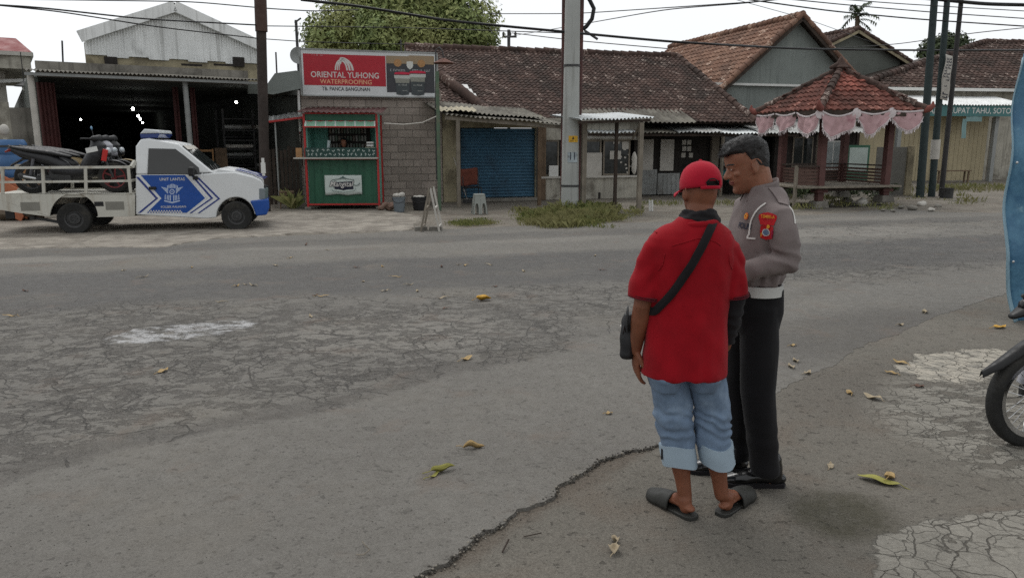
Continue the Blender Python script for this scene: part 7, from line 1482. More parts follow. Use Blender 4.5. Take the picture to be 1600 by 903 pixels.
# ================================================================== gazebo
gp = G(1278, 325); GZ = Frame((gp.x, gp.y), R(14)); gq = GZ.q; gw = 1.98; gd = 1.75; PINK = mat('faded_pink_satin', sr(188, 154, 156), .7, .12, 6, .1, 60, dirt=sr(150, 96, 108), dcov=.35, dscale=2.5); MAROON = mat('maroon_post_paint', sr(92, 62, 58), .75, .2, 4, .15, 40)
M_TILEG = tilemat('dark_red_clay_tile', sr(98, 62, 55), sr(126, 80, 70), sr(76, 56, 50), sr(168, 124, 112))
t = thing('gazebo', 'wooden guard gazebo with red tiled pyramid roof and slatted railings', 'gazebo', GZ.o, GZ.a)
zE2 = 2.42; zb_ = (0.0, .12, .12, .05)
posts = ((0, 0), (gw, 0), (gw, gd), (0, gd))
for (u, v), z0 in zip(posts, zb_):
    w = MB(); w.bx(u - .085, u + .085, v - .085, v + .085, z0 + .18, zE2 + .1); part(w, 'post', MAROON, t, bevel=.008)
    w = MB(); w.box((u, v, z0 + .09), (.40, .40, .18), None, None, .82); part(w, 'stone_base', M_CONC, t, bevel=.02)
    w = MB(); w.bx(u - .15, u + .15, v - .15, v + .15, .40, .48); part(w, 'post_block', MAROON, t)
w = MB(); w.bx(-.75, gw + .25, -.32, gd + .15, .52, .57); part(w, 'platform', M_WOODG, t, bevel=.006)
w = MB(); w.bx(-.2, gw + .1, -.05, .05, .43, .515); w.bx(-.2, gw + .1, gd - .05, gd + .05, .43, .515); part(w, 'joist', M_WOODD, t)
SL = mat('brown_slat', sr(92, 70, 62), .8, .2, 5, .15, 40)
def railing(a, b_):
    a, b_ = V(a), V(b_)
    for i in range(5): z = .62 + i * .085; w = MB(); w.beam(a + V((0, 0, z)), b_ + V((0, 0, z)), .02, .055); part(w, 'slat', SL, t)
    w = MB(); w.beam(a + V((0, 0, 1.07)), b_ + V((0, 0, 1.07)), .10, .035); part(w, 'hand_rail', M_WOODD, t)
railing((-.0, .09, 0), (-.0, gd - .09, 0)); railing((.09, gd, 0), (gw - .09, gd, 0)); railing((gw, .09, 0), (gw, gd - .09, 0))
railing((-.75, -.06, 0), (-.09, -.03, 0))
w = MB(); w.bx(-.79, -.72, -.1, -.03, .0, 1.09); part(w, 'rail_end_post', M_WOODG, t)
ov = .54; cs_ = [(-ov, -ov), (gw + ov, -ov), (gw + ov, gd + ov), (-ov, gd + ov)]; apx = V((gw / 2, gd / 2, zE2 + 1.16)); zc2 = zE2 + .05
for i in range(4):
    a, b_ = V((*cs_[i], zc2)), V((*cs_[(i + 1) % 4], zc2)); U_ = b_ - a; mid = (a + b_) / 2; Wv = apx - mid
    w = MB(); nu = int(U_.length / .2); w.tiles(a, U_, Wv, nu, 9, .024, .034, lambda p, q_: abs(p - .5) <= .5 * (1 - q_) + .035); part(w, 'roof_tiles', M_TILEG, t, smooth=40, fixn=False)
    if i == 0: w = MB(); w.tiles(a + V((0, 0, .006)), U_, Wv, nu, 9, .024, .040, lambda p, q_: abs(p - .5) <= .5 * (1 - q_) + .02 and q_ > .42 and p < .62 + .1 * math.sin(q_ * 20)); part(w, 'new_tiles', M_TILER, t, smooth=40, fixn=False)
    w = MB(); w.add([a - V((0, 0, .03)), b_ - V((0, 0, .03)), apx - V((0, 0, .03))], [(0, 1, 2)]); part(w, 'roof_deck', M_WOODD, t, fixn=False)
    w = MB(); w.ridge(a + V((0, 0, .03)), apx, .095, .26); part(w, 'hip_tiles', M_TILE, t, smooth=60)
    w = MB(); o_ = V((a.x - apx.x, a.y - apx.y, 0)).normalized(); w.tube([a + V((0, 0, .03)), a + o_ * .10 + V((0, 0, .05)), a + o_ * .17 + V((0, 0, .12)), a + o_ * .16 + V((0, 0, .2))], [.10, .085, .06, .025], 10, round_=True); part(w, 'corner_ornament', mat('terracotta', sr(126, 74, 66), .85, .2, 6), t, smooth=60)
    w = MB(); w.beam(a - V((0, 0, .08)), b_ - V((0, 0, .08)), .04, .14); part(w, 'eave_board', M_WOODD, t)
w = MB(); w.lathe([(.16, 0), (.2, .06), (.12, .14), (.10, .2), (.05, .3), (.0, .36)], 16, apx + V((0, 0, -.02))); w.tube([apx + V((-.28, 0, .03)), apx + V((-.12, 0, .1)), apx + V((.12, 0, .1)), apx + V((.28, 0, .03))], [.05, .07, .07, .05], 8, round_=True); part(w, 'finial', M_TILE, t, smooth=60)
# scalloped bunting under the eaves
t = thing('bunting', 'faded pink scalloped bunting with white fringe hung round the gazebo eaves', 'bunting', GZ.o, GZ.a); FR = mat('white_fringe', sr(206, 196, 196), .85, .1, 12)
def swag(a, b_, drop, ph, nm='swag'):
    a, b_ = V(a), V(b_); d = b_ - a; n_ = V((d.y, -d.x, 0)).normalized()
    def fn(u, v): 
        dr = drop * (.42 + .58 * math.sin(math.pi * min(1, max(0, u))) ** (.8 + .5 * math.sin(ph * 3))) * 1.15 * (1 + .14 * math.sin(u * 7 + ph * 5)) * (1 + .16 * math.sin(ph * 7)); s_ = -.07 * math.sin(math.pi * u) * (1 + .6 * math.sin(ph * 11))
        return a + d * u + V((0, 0, s_ - dr * v)) + n_ * (.02 + .030 * math.sin(u * 19 + ph + 2 * v) * v + .05 * math.sin(u * 6 + ph) * v + .03 * noise.noise(V((u * 9, v * 4, ph))))
    w = MB(); w.grid(fn, 22, 8); o = part(w, nm, PINK, t, smooth=180, fixn=False); md = o.modifiers.new('s', 'SOLIDIFY'); md.thickness = .004
    w = MB(); rg = random.Random(int(ph * 10))
    for k in range(46): u = (k + rg.random()) / 46; p = fn(u, 1.0); q_ = V((rg.uniform(-.02, .02), rg.uniform(-.02, .02), -rg.uniform(.03, .09))); s_ = d.normalized() * .018; w.add([p - s_, p + s_, p + s_ * .6 + q_, p - s_ * .6 + q_], [(0, 1, 2, 3)])
    w.tube([fn(i / 22, .97) - n_ * -.004 for i in range(23)], .012, 6); part(w, 'fringe', FR, o, fixn=False)
    w = MB(); w.tube([fn(i / 22, 0.02) + n_ * .012 for i in range(23)], .022, 6, flat=.5); part(w, 'heading', FR, o, smooth=60)
fz = zc2 - .05; e0, e1 = V((-ov, -ov, fz)), V((gw + ov, -ov, fz + .06)); l1 = V((-ov, gd + ov, fz))
for i in range(3): swag(e0.lerp(e1, i / 3 + .012), e0.lerp(e1, (i + 1) / 3 - .012), .44, 1.3 + i)
for i in range(3): swag(e0.lerp(l1, (i + 1) / 3 - .012), e0.lerp(l1, i / 3 + .012), .46, 4.1 + i)
for k in (1 / 3, 2 / 3):
    c = e0.lerp(e1, k); w = MB(); w.lathe([(.11, 0), (.11, .015), (.07, .03), (.0, .03)], 18, c + V((0, -.03, -.06)), 'y'); w.lathe([(.0, .0), (.13, -.005), (.12, -.01)], 18, c + V((0, -.035, -.06)), 'y'); part(w, 'rosette', FR, t, smooth=60)
c = e0 + V((-.01, -.03, -.06)); w = MB(); w.lathe([(.12, 0), (.12, .015), (.07, .03), (.0, .03)], 18, c, 'y'); part(w, 'rosette', FR, t, smooth=60)
w = MB(); w.beam((.0, 0, .95), (.5, .3, .95), .04, .5); 
pl = thing('plank_sheet', 'grey board standing behind the right post of the gazebo', 'board', GZ.o, GZ.a); a = gq(1392, 230, gd + .5); c = gq(1415, 315, gd + .5); w = MB(); w.bx(a[0] - .45, c[0] - .12, gd + .5, gd + .54, .1, a[1]); part(w, 'board', mat('grey_sheet_board', sr(112, 110, 104), .9, .2, 2), pl); w = MB(); w.bx(c[0] - .1, c[0] + .12, gd + .46, gd + .54, .1, a[1] + .02); part(w, 'edge_post', M_PLASY, pl)
# ================================================================== houses behind
def gable_house(px, py, Y, wid, depth, eave_drop, label, wallm, tilem, slope_tiles=True, name='house', skew=0.0, trim=None):
    a = P(px, py, Y); fr = Frame((a.x, a.y), R(16.5) + skew); t = thing(name, label, 'house', fr.o, fr.a); zr = a.z; ze = zr - eave_drop; h = wid / 2
    w = MB(); w.slab([(-h, 0), (h, 0), (h, ze), (0, zr - .05), (-h, ze)], 0, .2); w.bx(-h, -h + .2, .2, depth, 0, ze); w.bx(h - .2, h, .2, depth, 0, ze); part(w, 'wall', wallm, t)
    w = MB()
    ex = .35; f_ = 1 + ex / h
    for s_ in (-1, 1):
        if slope_tiles and s_ < 0: q_ = MB(); q_.tiles((-h * f_, depth, zr - eave_drop * f_ + .06), (0, -depth - .35, 0), (h * f_, 0, eave_drop * f_), int(depth / .24), int(h * 1.35 / .26), .026, .034); part(q_, 'roof_tiles', tilem, t, smooth=40, fixn=False)
        else: q_ = MB(); q_.tiles((h * f_, -.35, zr - eave_drop * f_ + .06), (0, depth + .35, 0), (-h * f_, 0, eave_drop * f_), int(depth / .24), int(h * 1.35 / .26), .026, .034); part(q_, 'roof_tiles', tilem, t, smooth=40, fixn=False)
        w.add([(0, -.34, zr + .02), (0, depth, zr + .02), (s_ * h * f_, depth, zr - eave_drop * f_ + .02), (s_ * h * f_, -.34, zr - eave_drop * f_ + .02)], [(0, 1, 2, 3)])
    part(w, 'roof_deck', M_WOODD, t)
    w = MB(); w.ridge((0, -.35, zr + .1), (0, depth, zr + .1), .12, .32); part(w, 'ridge_tiles', tilem, t, smooth=60)
    for s_ in (-1, 1): w = MB(); w.beam((0, -.33, zr + .0), (s_ * h * f_, -.33, zr - eave_drop * f_ + .0), .05, .18); part(w, 'barge_board', trim or M_WOODD, t); w = MB(); w.ridge((s_ * h * f_, -.33, zr - eave_drop * f_ + .12), (0, -.33, zr + .12), .09, .3); part(w, 'verge_tiles', tilem, t, smooth=60)
    return t, fr, h, zr, ze
t, fr, h, zr, ze = gable_house(1245, 30, 28.5, 6.6, 9.5, 2.75, 'grey-green rendered gable house with brown tiled roof', M_GREYW, M_TILEB)
w = MB(); z = fr.q(1200, 133)[1]; w.bx(-h - .1, h * .25, -.14, -.002, z - .05, z + .03); part(w, 'string_course', M_WHITE, t)
gable_house(1334, 50, 37, 5.6, 8, 1.25, 'smaller dark gable house with pale barge boards behind the grey-green house', mat('dim_green_render', sr(104, 108, 102), .9, .15, 1), M_TILE, name='house', trim=M_PLASY)
# long roof at the right with hip, and the yellow shop below it
SH = Frame((P(1385, 285, 31).x, 31.0), R(10)); hq = SH.q
t = thing('tiled_roof_building', 'brown tiled hipped roof rising to the right behind the food shop', 'roof', SH.o, SH.a)
a = hq(1340, 138, .6); c = hq(1600, 62, 6.2); zE3 = hq(1480, 137, .6)[1]; x0, x1 = a[0], a[0] + 15; xr = hq(1475, 85, 5.4)[0]; zR3 = hq(1560, 66, 5.4)[1]
w = MB(); w.tiles((x0, .6, zE3), (x1 - x0, 0, 0), (0, 4.8, zR3 - zE3), int((x1 - x0) / .26), 20, .028, .036, lambda p, q_: x0 + (x1 - x0) * p >= x0 + (xr + 2.2 - x0) * q_); part(w, 'front_tiles', M_TILE, t, smooth=40, fixn=False)
w = MB(); w.add([(x0, .62, zE3 - .06), (x1, .62, zE3 - .06), (x1, 5.4, zR3 - .06), (xr + 2.2, 5.4, zR3 - .06), (x0, 10.2, zE3 - .06), (x1, 10.2, zE3 - .06)], [(0, 1, 2, 3), (3, 2, 5, 4), (0, 3, 4)]); part(w, 'roof_deck', M_WOODD, t)
w = MB(); w.ridge((x0, .6, zE3 + .05), (xr + 2.2, 5.4, zR3 + .03), .13, .34); w.ridge((xr + 2.2, 5.4, zR3), (x1, 5.4, zR3), .13, .34); part(w, 'ridge_tiles', M_TILE, t, smooth=60)
w = MB(); w.bx(x0, x1, .5, .58, zE3 - .14, zE3 - .02); part(w, 'gutter', M_WHITE, t)
w = MB(); w.bx(hq(1355, 200, .9)[0], x1, .9, 1.1, 0, zE3 - .1); part(w, 'wall', M_PLAS, t)
t = thing('food_shop', 'yellow panelled food stall with teal lettered fascia and white awning', 'shop', SH.o, SH.a); YEL = mat('yellow_cream_sheet', sr(172, 160, 130), .7, .1, 2, .05, 30, streak=sr(150, 140, 114)); TEALS = mat('teal_vinyl', sr(72, 118, 118), .6, .1, 2)
ux0, ux1 = hq(1398, 230)[0], hq(1541, 230)[0]; zf0 = hq(1500, 184, -.2)[1]; zf1 = hq(1500, 165, -.2)[1]
w = MB(); k = int((ux1 - ux0) / .2)
for i in range(k): u = ux0 + (ux1 - ux0) * i / k; w.bx(u + .006, u + (ux1 - ux0) / k - .006, .012, .03, .12, zf0 + .1)
w.bx(ux0, ux1, .031, .06, .1, zf0 + .1); part(w, 'panel_wall', YEL, t)
w = MB(); w.bx(ux0 - .1, ux1 + .2, -.5, .5, .0, .115); part(w, 'step', M_CONC, t)
uf0, uf1 = hq(1440, 170, -.9)[0], hq(1600, 170, -.9)[0]; zz0, zz1 = hq(1520, 182, -.9)[1], hq(1520, 165, -.9)[1]
w = MB(); w.bx(uf0, uf1, -.92, -.88, zz0, zz1); fo = part(w, 'fascia', TEALS, t)
UF = lambda px: hq(px, 172, -.925)[0]
w = MB(); w.text('AD', lambda u, z: V((u, -.926, z)), (UF(1452), UF(1467), zz0 + .09, zz1 - .09), None, .01); w.text('KUPAT TAHU, SOTO, BE', lambda u, z: V((u, -.926, z)), (UF(1483), UF(1596), zz0 + .07, zz1 - .09), None, .01); part(w, 'fascia_lettering', M_WHITE, fo, fixn=False)
w = MB(); w.grid(lambda u, v: V((UF(1512) + (UF(1537) - UF(1512)) * u, -.90 + .01 * math.sin(u * 9), zz0 - .2 * v)), 6, 3); w.grid(lambda u, v: V((UF(1507) + (UF(1514) - UF(1507)) * u, -.90 + .02 * math.sin(v * 5), zz0 - .1 - .75 * v)), 3, 6); part(w, 'torn_strip', mat('pale_teal_vinyl', sr(120, 150, 150), .7, .1), fo, smooth=180, fixn=False)
w = MB(); w.corr((hq(1395, 165, -1.0)[0], -1.0, zz1 + .02), (uf1 - hq(1395, 165, -1.0)[0], 0, 0), (0, 1.75, .42), 44, .024); part(w, 'awning', M_WHCORR, t, smooth=180)
for px in (1549, 1400): u = hq(px, 250, -.6)[0]; w = MB(); w.bx(u - .08, u + .08, -.68, -.52, .1, zz0); part(w, 'post', M_GREYP, t)
for px in (1476, 1545): u = hq(px, 240, -.03)[0]; w = MB(); w.bx(u - .03, u + .03, -.05, -.022, .12, zf0); part(w, 'door_frame', M_WOODG, t)
t = thing('bench', 'narrow wooden bench in front of the yellow food shop', 'bench', SH.pt(hq(1487, 275, -1.2)[0], -1.2, .1), SH.a); w = MB(); w.bx(-.75, .75, -.15, .15, .44, .48); part(w, 'seat', M_WOOD, t)
for x in (-.65, .65): 
    for y in (-.1, .1): w = MB(); w.bx(x - .025, x + .025, y - .025, y + .025, 0, .44); part(w, 'leg', M_WOOD, t)
t = thing('block_wall', 'grey block wall with pale coping right of the food shop', 'wall', SH.o, SH.a); a = hq(1548, 195, 3); w = MB(); w.bx(a[0], a[0] + 8, 3, 3.2, 0, a[1]); part(w, 'wall', M_BLOCKD, t); a2 = hq(1546, 176, 3); w = MB(); w.bx(a[0], a[0] + 8, 2.98, 3.3, a[1], a2[1]); part(w, 'pale_band', M_OFFW, t)
RS0 = Frame((P(1212, 290, 25.0).x, 25.0), R(14)); hq0 = RS0.q
t = thing('green_window', 'small green framed window panel behind the gazebo', 'window', RS0.o, RS0.a); a, c = hq0(1325, 227, -.6), hq0(1357, 262, -.6); w = MB(); w.bx(a[0], c[0], -.6, -.56, .0, a[1]); part(w, 'frame', M_GREENP, t); w = MB(); w.bx(a[0] + .08, c[0] - .08, -.61, -.602, c[1] - .1, a[1] - .08); part(w, 'pane', mat('pale_glass', sr(170, 182, 176), .2, .1), t)
# low sheds between the gazebo and the grey-green house
RS = Frame((P(1212, 290, 25.0).x, 25.0), R(14)); sq_ = RS.q
t = thing('rear_shed', 'dark low shed with white framed window seen between the gazebo posts', 'shed', RS.o, RS.a); a, c = sq_(1212, 207, 0), sq_(1338, 207, 0); zw_ = a[1]
w = MB(); w.bx(a[0], c[0], .0, .15, 0, zw_); part(w, 'wall', M_DARKER, t); w = MB(); w.corr((a[0] - .2, -.5, zw_ + .0), (c[0] - a[0] + .5, 0, .02), (0, 1.7, .34), 26, .024); part(w, 'awning', M_ZINC, t, smooth=180)
for x0, x1, y0, y1, gl in ((1288, 1314, 220, 266, 'curtained_glass'), (1240, 1268, 214, 262, None)):
    a, c = sq_(x0, y0, -.02), sq_(x1, y1, -.02); w = MB(); w.bx(a[0], c[0], -.03, -.002, c[1], a[1]); wo_ = part(w, 'window', M_WHITE if gl else M_WOODG, t); m_ = (a[0] + c[0]) / 2
    for u0_, u1_ in ((a[0] + .05, m_ - .025), (m_ + .025, c[0] - .05)): w = MB(); w.bx(u0_, u1_, -.04, -.032, c[1] + .05, a[1] - .05); part(w, 'pane', mat('curtained_glass', sr(150, 156, 156), .3, .2, 3) if gl else M_GLASSD, wo_)
w = MB(); a = sq_(1275, 240, -.3); w.bx(a[0] - .04, a[0] + .04, -.42, -.34, 0, zw_ - .02); part(w, 'post', M_WOODG, t)
t = thing('rear_kiosk', 'cream panelled stall wall behind the right post of the gazebo', 'stall', RS.o, RS.a); a, c = sq_(1341, 190, .5), sq_(1400, 190, .5)
w = MB(); w.bx(a[0], c[0], .5, .62, 0, a[1]); part(w, 'wall', YEL, t); w = MB(); w.bx(a[0] - .06, a[0] + .05, .42, .49, 0, a[1]); part(w, 'post', M_WOODD, t); w = MB(); w.bx(a[0] - .2, c[0] + .1, .1, 1.2, a[1] + .003, a[1] + .06); part(w, 'roof', M_ZINC, t)
# ================================================================== near right: blue tarpaulin stall and motorcycle
TPF = Frame((G(1580, 505).x - .02, G(1580, 505).y), R(8)); t = thing('tarpaulin_stall', 'blue tarpaulin side curtain of a stall at the right edge', 'stall', TPF.o, TPF.a)
TARP = NT('blue_tarpaulin'); c = TARP.mix(TARP.ramp(TARP.noise(2.2, 7, .65), .35, .65), sr(62, 106, 138), sr(92, 138, 164)); c = TARP.mix(TARP.ramp(TARP.noise(3.2, 6, .7, TARP.warp(2, .4)), .56, .66, 0, .6), c, sr(136, 170, 186)); c = TARP.mix(TARP.ramp(TARP.noise(2.6, 6, .7, TARP.warp(1, .6)), .60, .70, 0, .7), c, sr(34, 56, 82)); TARP = TARP.done(c, .55, TARP.bump(TARP.noise(9, 5), .5, .02), spec=.4)
zT = TPF.q(1592, 84)[1]
def edge(v): return TPF.q(*[(1580, 508), (1569, 430), (1566, 390), (1567, 330), (1572, 250), (1580, 170), (1590, 84)][0])[0]
pts = [(TPF.q(x, y)) for x, y in ((1588, 506), (1580, 460), (1573, 420), (1571, 380), (1573, 330), (1578, 250), (1586, 170), (1596, 88))]
def eu(z):
    for (u0, z0), (u1, z1) in zip(pts, pts[1:]):
        if z <= z1: return u0 + (u1 - u0) * (z - z0) / (z1 - z0 + 1e-9)
    return pts[-1][0]
w = MB(); w.grid(lambda u, v: V((eu(pts[0][1] + (pts[-1][1] - pts[0][1]) * v) + 2.4 * u, .12 * math.sin(u * 14 + v * 2) * u ** .5 * .5 + .03 * math.sin(v * 17 + u * 5), .02 + (pts[-1][1]) * v)), 46, 40); o = part(w, 'curtain', TARP, t, smooth=180, fixn=False); md = o.modifiers.new('s', 'SOLIDIFY'); md.thickness = .006
w = MB(); w.grid(lambda u, v: V((eu(pts[0][1] + (pts[-1][1] - pts[0][1]) * v) - .015 + .09 * (u - .5) * (1 - .5 * v), -.05 + .06 * u + .03 * math.sin(v * 17), .02 + (pts[-1][1]) * (v * .985))), 4, 40); o = part(w, 'pale_hem', mat('pale_blue_sheet', sr(140, 170, 184), .5, .12, 3), t, smooth=180, fixn=False); md = o.modifiers.new('s', 'SOLIDIFY'); md.thickness = .012
w = MB(); w.grid(lambda u, v: V((pts[-1][0] + .45 + 2.1 * u, .4 * v - .02, zT - .05 + .02 * v + .03 * math.sin(u * 12))), 20, 6); o = part(w, 'roof_sheet', TARP, t, smooth=180, fixn=False); md = o.modifiers.new('s', 'SOLIDIFY'); md.thickness = .006
for u in (.15, 2.3): w = MB(); w.tube([(pts[0][0] + u + .1, .12, 0), (pts[-1][0] + u + .1, .12, zT)], .03, 10); part(w, 'pole', M_WOOD, t, smooth=60)
for v in (.25, .62): p_ = pts[0][1] + (pts[-1][1] - pts[0][1]) * v; w = MB(); w.ell((eu(p_) + .02, -.06, p_), (.014, .01, .014)); part(w, 'eyelet', M_CHROME, t, smooth=180)
rc = G(1606, 697); mt = motorbike((rc.x, rc.y, 0), R(10), 'black motorcycle with spoked wheels cut off by the right edge', mat('gloss_black_paint', sr(30, 30, 32), .2, .15), silver, M_CHROME, .295, 1.24, 28, 0, 'underbone', tail=M_BLACKP)
mt_tail = MB(); mt_tail.tube([(-.05, -.06, .80), (.06, -.10, .83), (.24, -.12, .80)], [.02, .04, .05], 12, round_=True, flat=.6, side=(0, 0, 1)); part(mt_tail, 'tail_cowl', mat('pearl_white_paint', sr(196, 198, 202), .3, .05), mt, smooth=180)
w = MB(); w.tube([(-.08, -.09, .74), (.02, -.13, .68), (.22, -.15, .62)], [.012, .05, .055], 12, round_=True, flat=.5, side=(0, 0, 1)); part(w, 'side_cover', silver, mt, smooth=180)
w = MB(); w.tube([(.55, -.15, .24), (.28, -.16, .25), (.16, -.165, .28)], .022, 10); w.tube([(.20, -.165, .28), (-.06, -.175, .33), (-.16, -.175, .355)], [.05, .062, .058], 16, round_=True); part(w, 'exhaust', M_BLACKP, mt, smooth=60); w = MB(); w.tube([(.10, -.225, .315), (-.04, -.232, .345)], [.034, .022], 10, round_=True, flat=.3, side=(0, 0, 1)); part(w, 'exhaust_shield', M_CHROME, mt, smooth=180)
# ================================================================== trees
def crown(mb, blobs, n, size, seed, droop=.2):
    rg = random.Random(seed); tot = sum(b[1] ** 2 for b in blobs)
    for c, r, sq_ in blobs:
        for k in range(int(n * r * r / tot)):
            while True:
                d = V((rg.gauss(0, 1), rg.gauss(0, 1), rg.gauss(0, 1)))
                if d.length > .01: break
            d.normalize(); rr = r * (rg.random() ** .35) * (1 + .45 * noise.noise(d * 2.3 + V((seed, c[0], c[1]))))
            p = V(c) + V((d.x * rr, d.y * rr, d.z * rr * sq_)); s_ = size * rg.uniform(.6, 1.3)
            nrm = (d + V((rg.uniform(-.8, .8), rg.uniform(-.8, .8), rg.uniform(-.2, 1.0)))).normalized(); a = nrm.cross(V((rg.uniform(-1, 1), rg.uniform(-1, 1), rg.uniform(-1, 1))))
            if a.length < .05: continue
            a.normalize(); b_ = nrm.cross(a)
            mb.add([p - a * s_ * .5, p + b_ * s_ * .22, p + a * s_ * .5 - V((0, 0, droop * s_)), p - b_ * s_ * .22], [(0, 1, 2, 3)], None, rg.random())
BARK = mat('bark', sr(84, 72, 60), .95, .3, 3, .5, 25, .02)
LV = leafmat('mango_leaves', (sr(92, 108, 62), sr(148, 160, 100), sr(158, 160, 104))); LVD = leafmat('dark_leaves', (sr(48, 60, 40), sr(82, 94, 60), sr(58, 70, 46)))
def tree(px, py, Y, blobs_px, label, lm, n, size, name='tree', trunk_r=.3):
    b = P(px, py, Y); t = thing(name, label, 'tree', (b.x, Y, 0)); bl = []
    for x, y, dy, r, sq_ in blobs_px: p = P(x, y, Y + dy); bl.append(((p.x - b.x, dy, p.z), r, sq_))
    w = MB(); top = max(c[0][2] for c in bl); w.tube([(0, 0, -.1), (.1, 0, top * .3), (-.05, 0, top * .55)], [trunk_r, trunk_r * .8, trunk_r * .6], 12); part(w, 'trunk', BARK, t, smooth=60)
    w = MB()
    for c, r, s_ in bl: m_ = V((-.05, 0, top * .5)); w.tube([m_, m_.lerp(V(c), .5) + V((0, 0, -.3)), V(c)], [trunk_r * .5, trunk_r * .3, trunk_r * .12], 8)
    part(w, 'limbs', BARK, t, smooth=60)
    w = MB(); crown(w, bl, n, size, px); part(w, 'crown', lm, t, fixn=False); return t
tree(640, 40, 40, [(560, 40, 0, 2.3, .85), (520, 58, -.5, 1.6, .8), (610, 15, .5, 2.8, .8), (680, 10, 0, 2.6, .8), (730, 45, 0, 1.9, .85), (640, 60, -1.2, 2.1, .7), (600, 62, -2, 1.5, .8), (560, -20, 1, 1.8, .8), (700, 55, -.5, 2.0, .8), (640, -20, 1, 2.2, .8), (755, 60, 0, .9, 1), (500, 66, 0, .9, 1), (590, 45, -2.5, 1.2, .8), (690, -22, 0, 1.6, .8)], 'large round-crowned leafy tree behind the billboard and tiled roof', LV, 52000, .24, 'broadleaf_tree', .45)
tree(1478, 80, 52, [(1470, 74, 0, 1.2, .7), (1490, 70, .5, 1.1, .7), (1455, 82, 0, .9, .6)], 'dark treetop showing above the roof behind the leaning poles', LVD, 3500, .3, 'broadleaf_tree', .25)
# palm-like tree
b = P(1340, 26, 50); t = thing('palm_tree', 'slender palm showing above the smaller gable house', 'tree', (b.x, 50, 0)); w = MB(); w.tube([(0, 0, 0), (.1, 0, b.z * .6), (0, 0, b.z)], [.22, .17, .13], 10); part(w, 'trunk', BARK, t, smooth=60)
w = MB(); rg = random.Random(5); top = P(1340, 38, 50).z
for k in range(15):
    a = k * 2.4 + rg.uniform(-.3, .3); el = rg.uniform(-.2, 1.35); L = rg.uniform(.8, 1.4); d = V((math.cos(a) * math.cos(el), math.sin(a) * math.cos(el), math.sin(el))); p0 = V((0, 0, b.z + rg.uniform(-.3, .35))); pr_ = p0
    for i in range(1, 9):
        p1 = p0 + d * L * i / 8 * 1.05 + V((0, 0, -.55 * (i / 8) ** 2)); sd_ = d.cross(V((0, 0, 1)))
        sd_ = sd_.normalized() if sd_.length > .05 else V((1, 0, 0))
        w.tube([pr_, p1], .012, 4)
        for s_ in (-1, 1): tip = p1 + sd_ * s_ * .26 * (1 - .5 * abs(i / 8 - .5)) + V((0, 0, -.18)) + d * .12; w.add([pr_, p1, tip], [(0, 1, 2)], None, rg.random())
        if i > 5:
            for s_ in (-1, 1): w.add([p1, p1 + d * .1, p1 + sd_ * s_ * .2 + V((0, 0, -.25))], [(0, 1, 2)], None, rg.random())
        pr_ = p1
part(w, 'fronds', LVD, t, fixn=False)
# mast, aerial, dish
t = thing('antenna_mast', 'thin dark mast with a short crossarm behind the billboard', 'mast', P(467, 100, 22) * 1.0); b = P(467, 100, 22); t.location = (b.x, 22, 0); w = MB(); w.tube([(0, 0, 0), (-.02, 0, P(465, 32, 22).z)], .04, 8); part(w, 'mast', M_DKSTEEL, t, smooth=60); w = MB(); z = P(465, 36, 22).z; w.tube([(-.06, 0, z), (.12, 0, z + .12)], .025, 6); part(w, 'crossarm', M_DKSTEEL, t)
p = P(466, 87, 21.6); t = thing('satellite_dish', 'small grey satellite dish on the mast left of the billboard', 'dish', (p.x, p.y, p.z)); w = MB(); w.lathe([(.0, .06), (.12, .045), (.22, .0), (.225, -.01), (.12, .035), (.0, .05)], 20, (0, 0, 0), 'y'); part(w, 'reflector', M_GREYP, t, smooth=60); w = MB(); w.tube([(0, .05, 0), (.06, .38, -.05)], .02, 6); part(w, 'bracket', M_DKSTEEL, t)
p = P(795, 75, 60); t = thing('utility_pole', 'distant thin utility pole with insulators above the long roof', 'pole', (p.x, 60, 0)); zt_ = P(795, 47, 60).z; w = MB(); w.tube([(0, 0, 0), (0, 0, zt_)], .12, 8); part(w, 'shaft', M_DKSTEEL, t); w = MB(); w.tube([(-.5, 0, zt_ - .5), (.6, 0, zt_ - .5)], .08, 6); part(w, 'crossarm', M_DKSTEEL, t); w = MB()
for x in (-.4, .1, .5): w = MB(); w.ell((x, 0, zt_ - .3), (.1, .1, .16)); part(w, 'insulator', M_DKSTEEL, t)
for px, y0, y1, Y, lb in ((100, 96, 64, 21, 'thin steel rod standing on the warehouse parapet left of the gable'), (434, 108, 82, 21.5, 'thin steel rod slanting up behind the grey sheet fascia'), (629, 80, 62, 23.2, 'short wooden stick behind the top edge of the billboard')):
    a, c = P(px, y0 + 40, Y), P(px - 3, y1, Y); w = MB(); w.tube([a, c], .022, 6); tag(w.build('roof_rod', M_DKSTEEL, None, 60), lb, 'rod')
# ================================================================== overhead wires
def wire(pts, r, label, group='overhead cables', sag=True):
    pp = [P(x, y, Y) for x, y, Y in pts]; out = []
    for i in range(len(pp) - 1):
        for j in range(10): out.append(pp[i].lerp(pp[i + 1], j / 10))
    out.append(pp[-1])
    for it in range(6): out = [out[0]] + [(out[i - 1] + out[i] * 2 + out[i + 1]) / 4 for i in range(1, len(out) - 1)] + [out[-1]]
    w = MB(); w.tube(out, r, 6); tag(w.build('overhead_cable', M_BLACKP, None, 60), label, 'cable', group)
wire([(-60, 5, 14), (60, 12, 15), (220, 30, 16.5), (408, 40, 18.9)], .016, 'upper of the two dark cables crossing the white gable')
wire([(-60, 3, 14), (90, 18, 15.5), (240, 42, 17), (408, 61, 18.9)], .013, 'lower of the two dark cables crossing the white gable')
wire([(-60, -2, 17), (150, 1, 18), (300, 3, 18.6), (420, 14, 19), (490, 18, 19.5), (560, 16, 20)], .013, 'thin cable along the top left of the sky to the big tree')
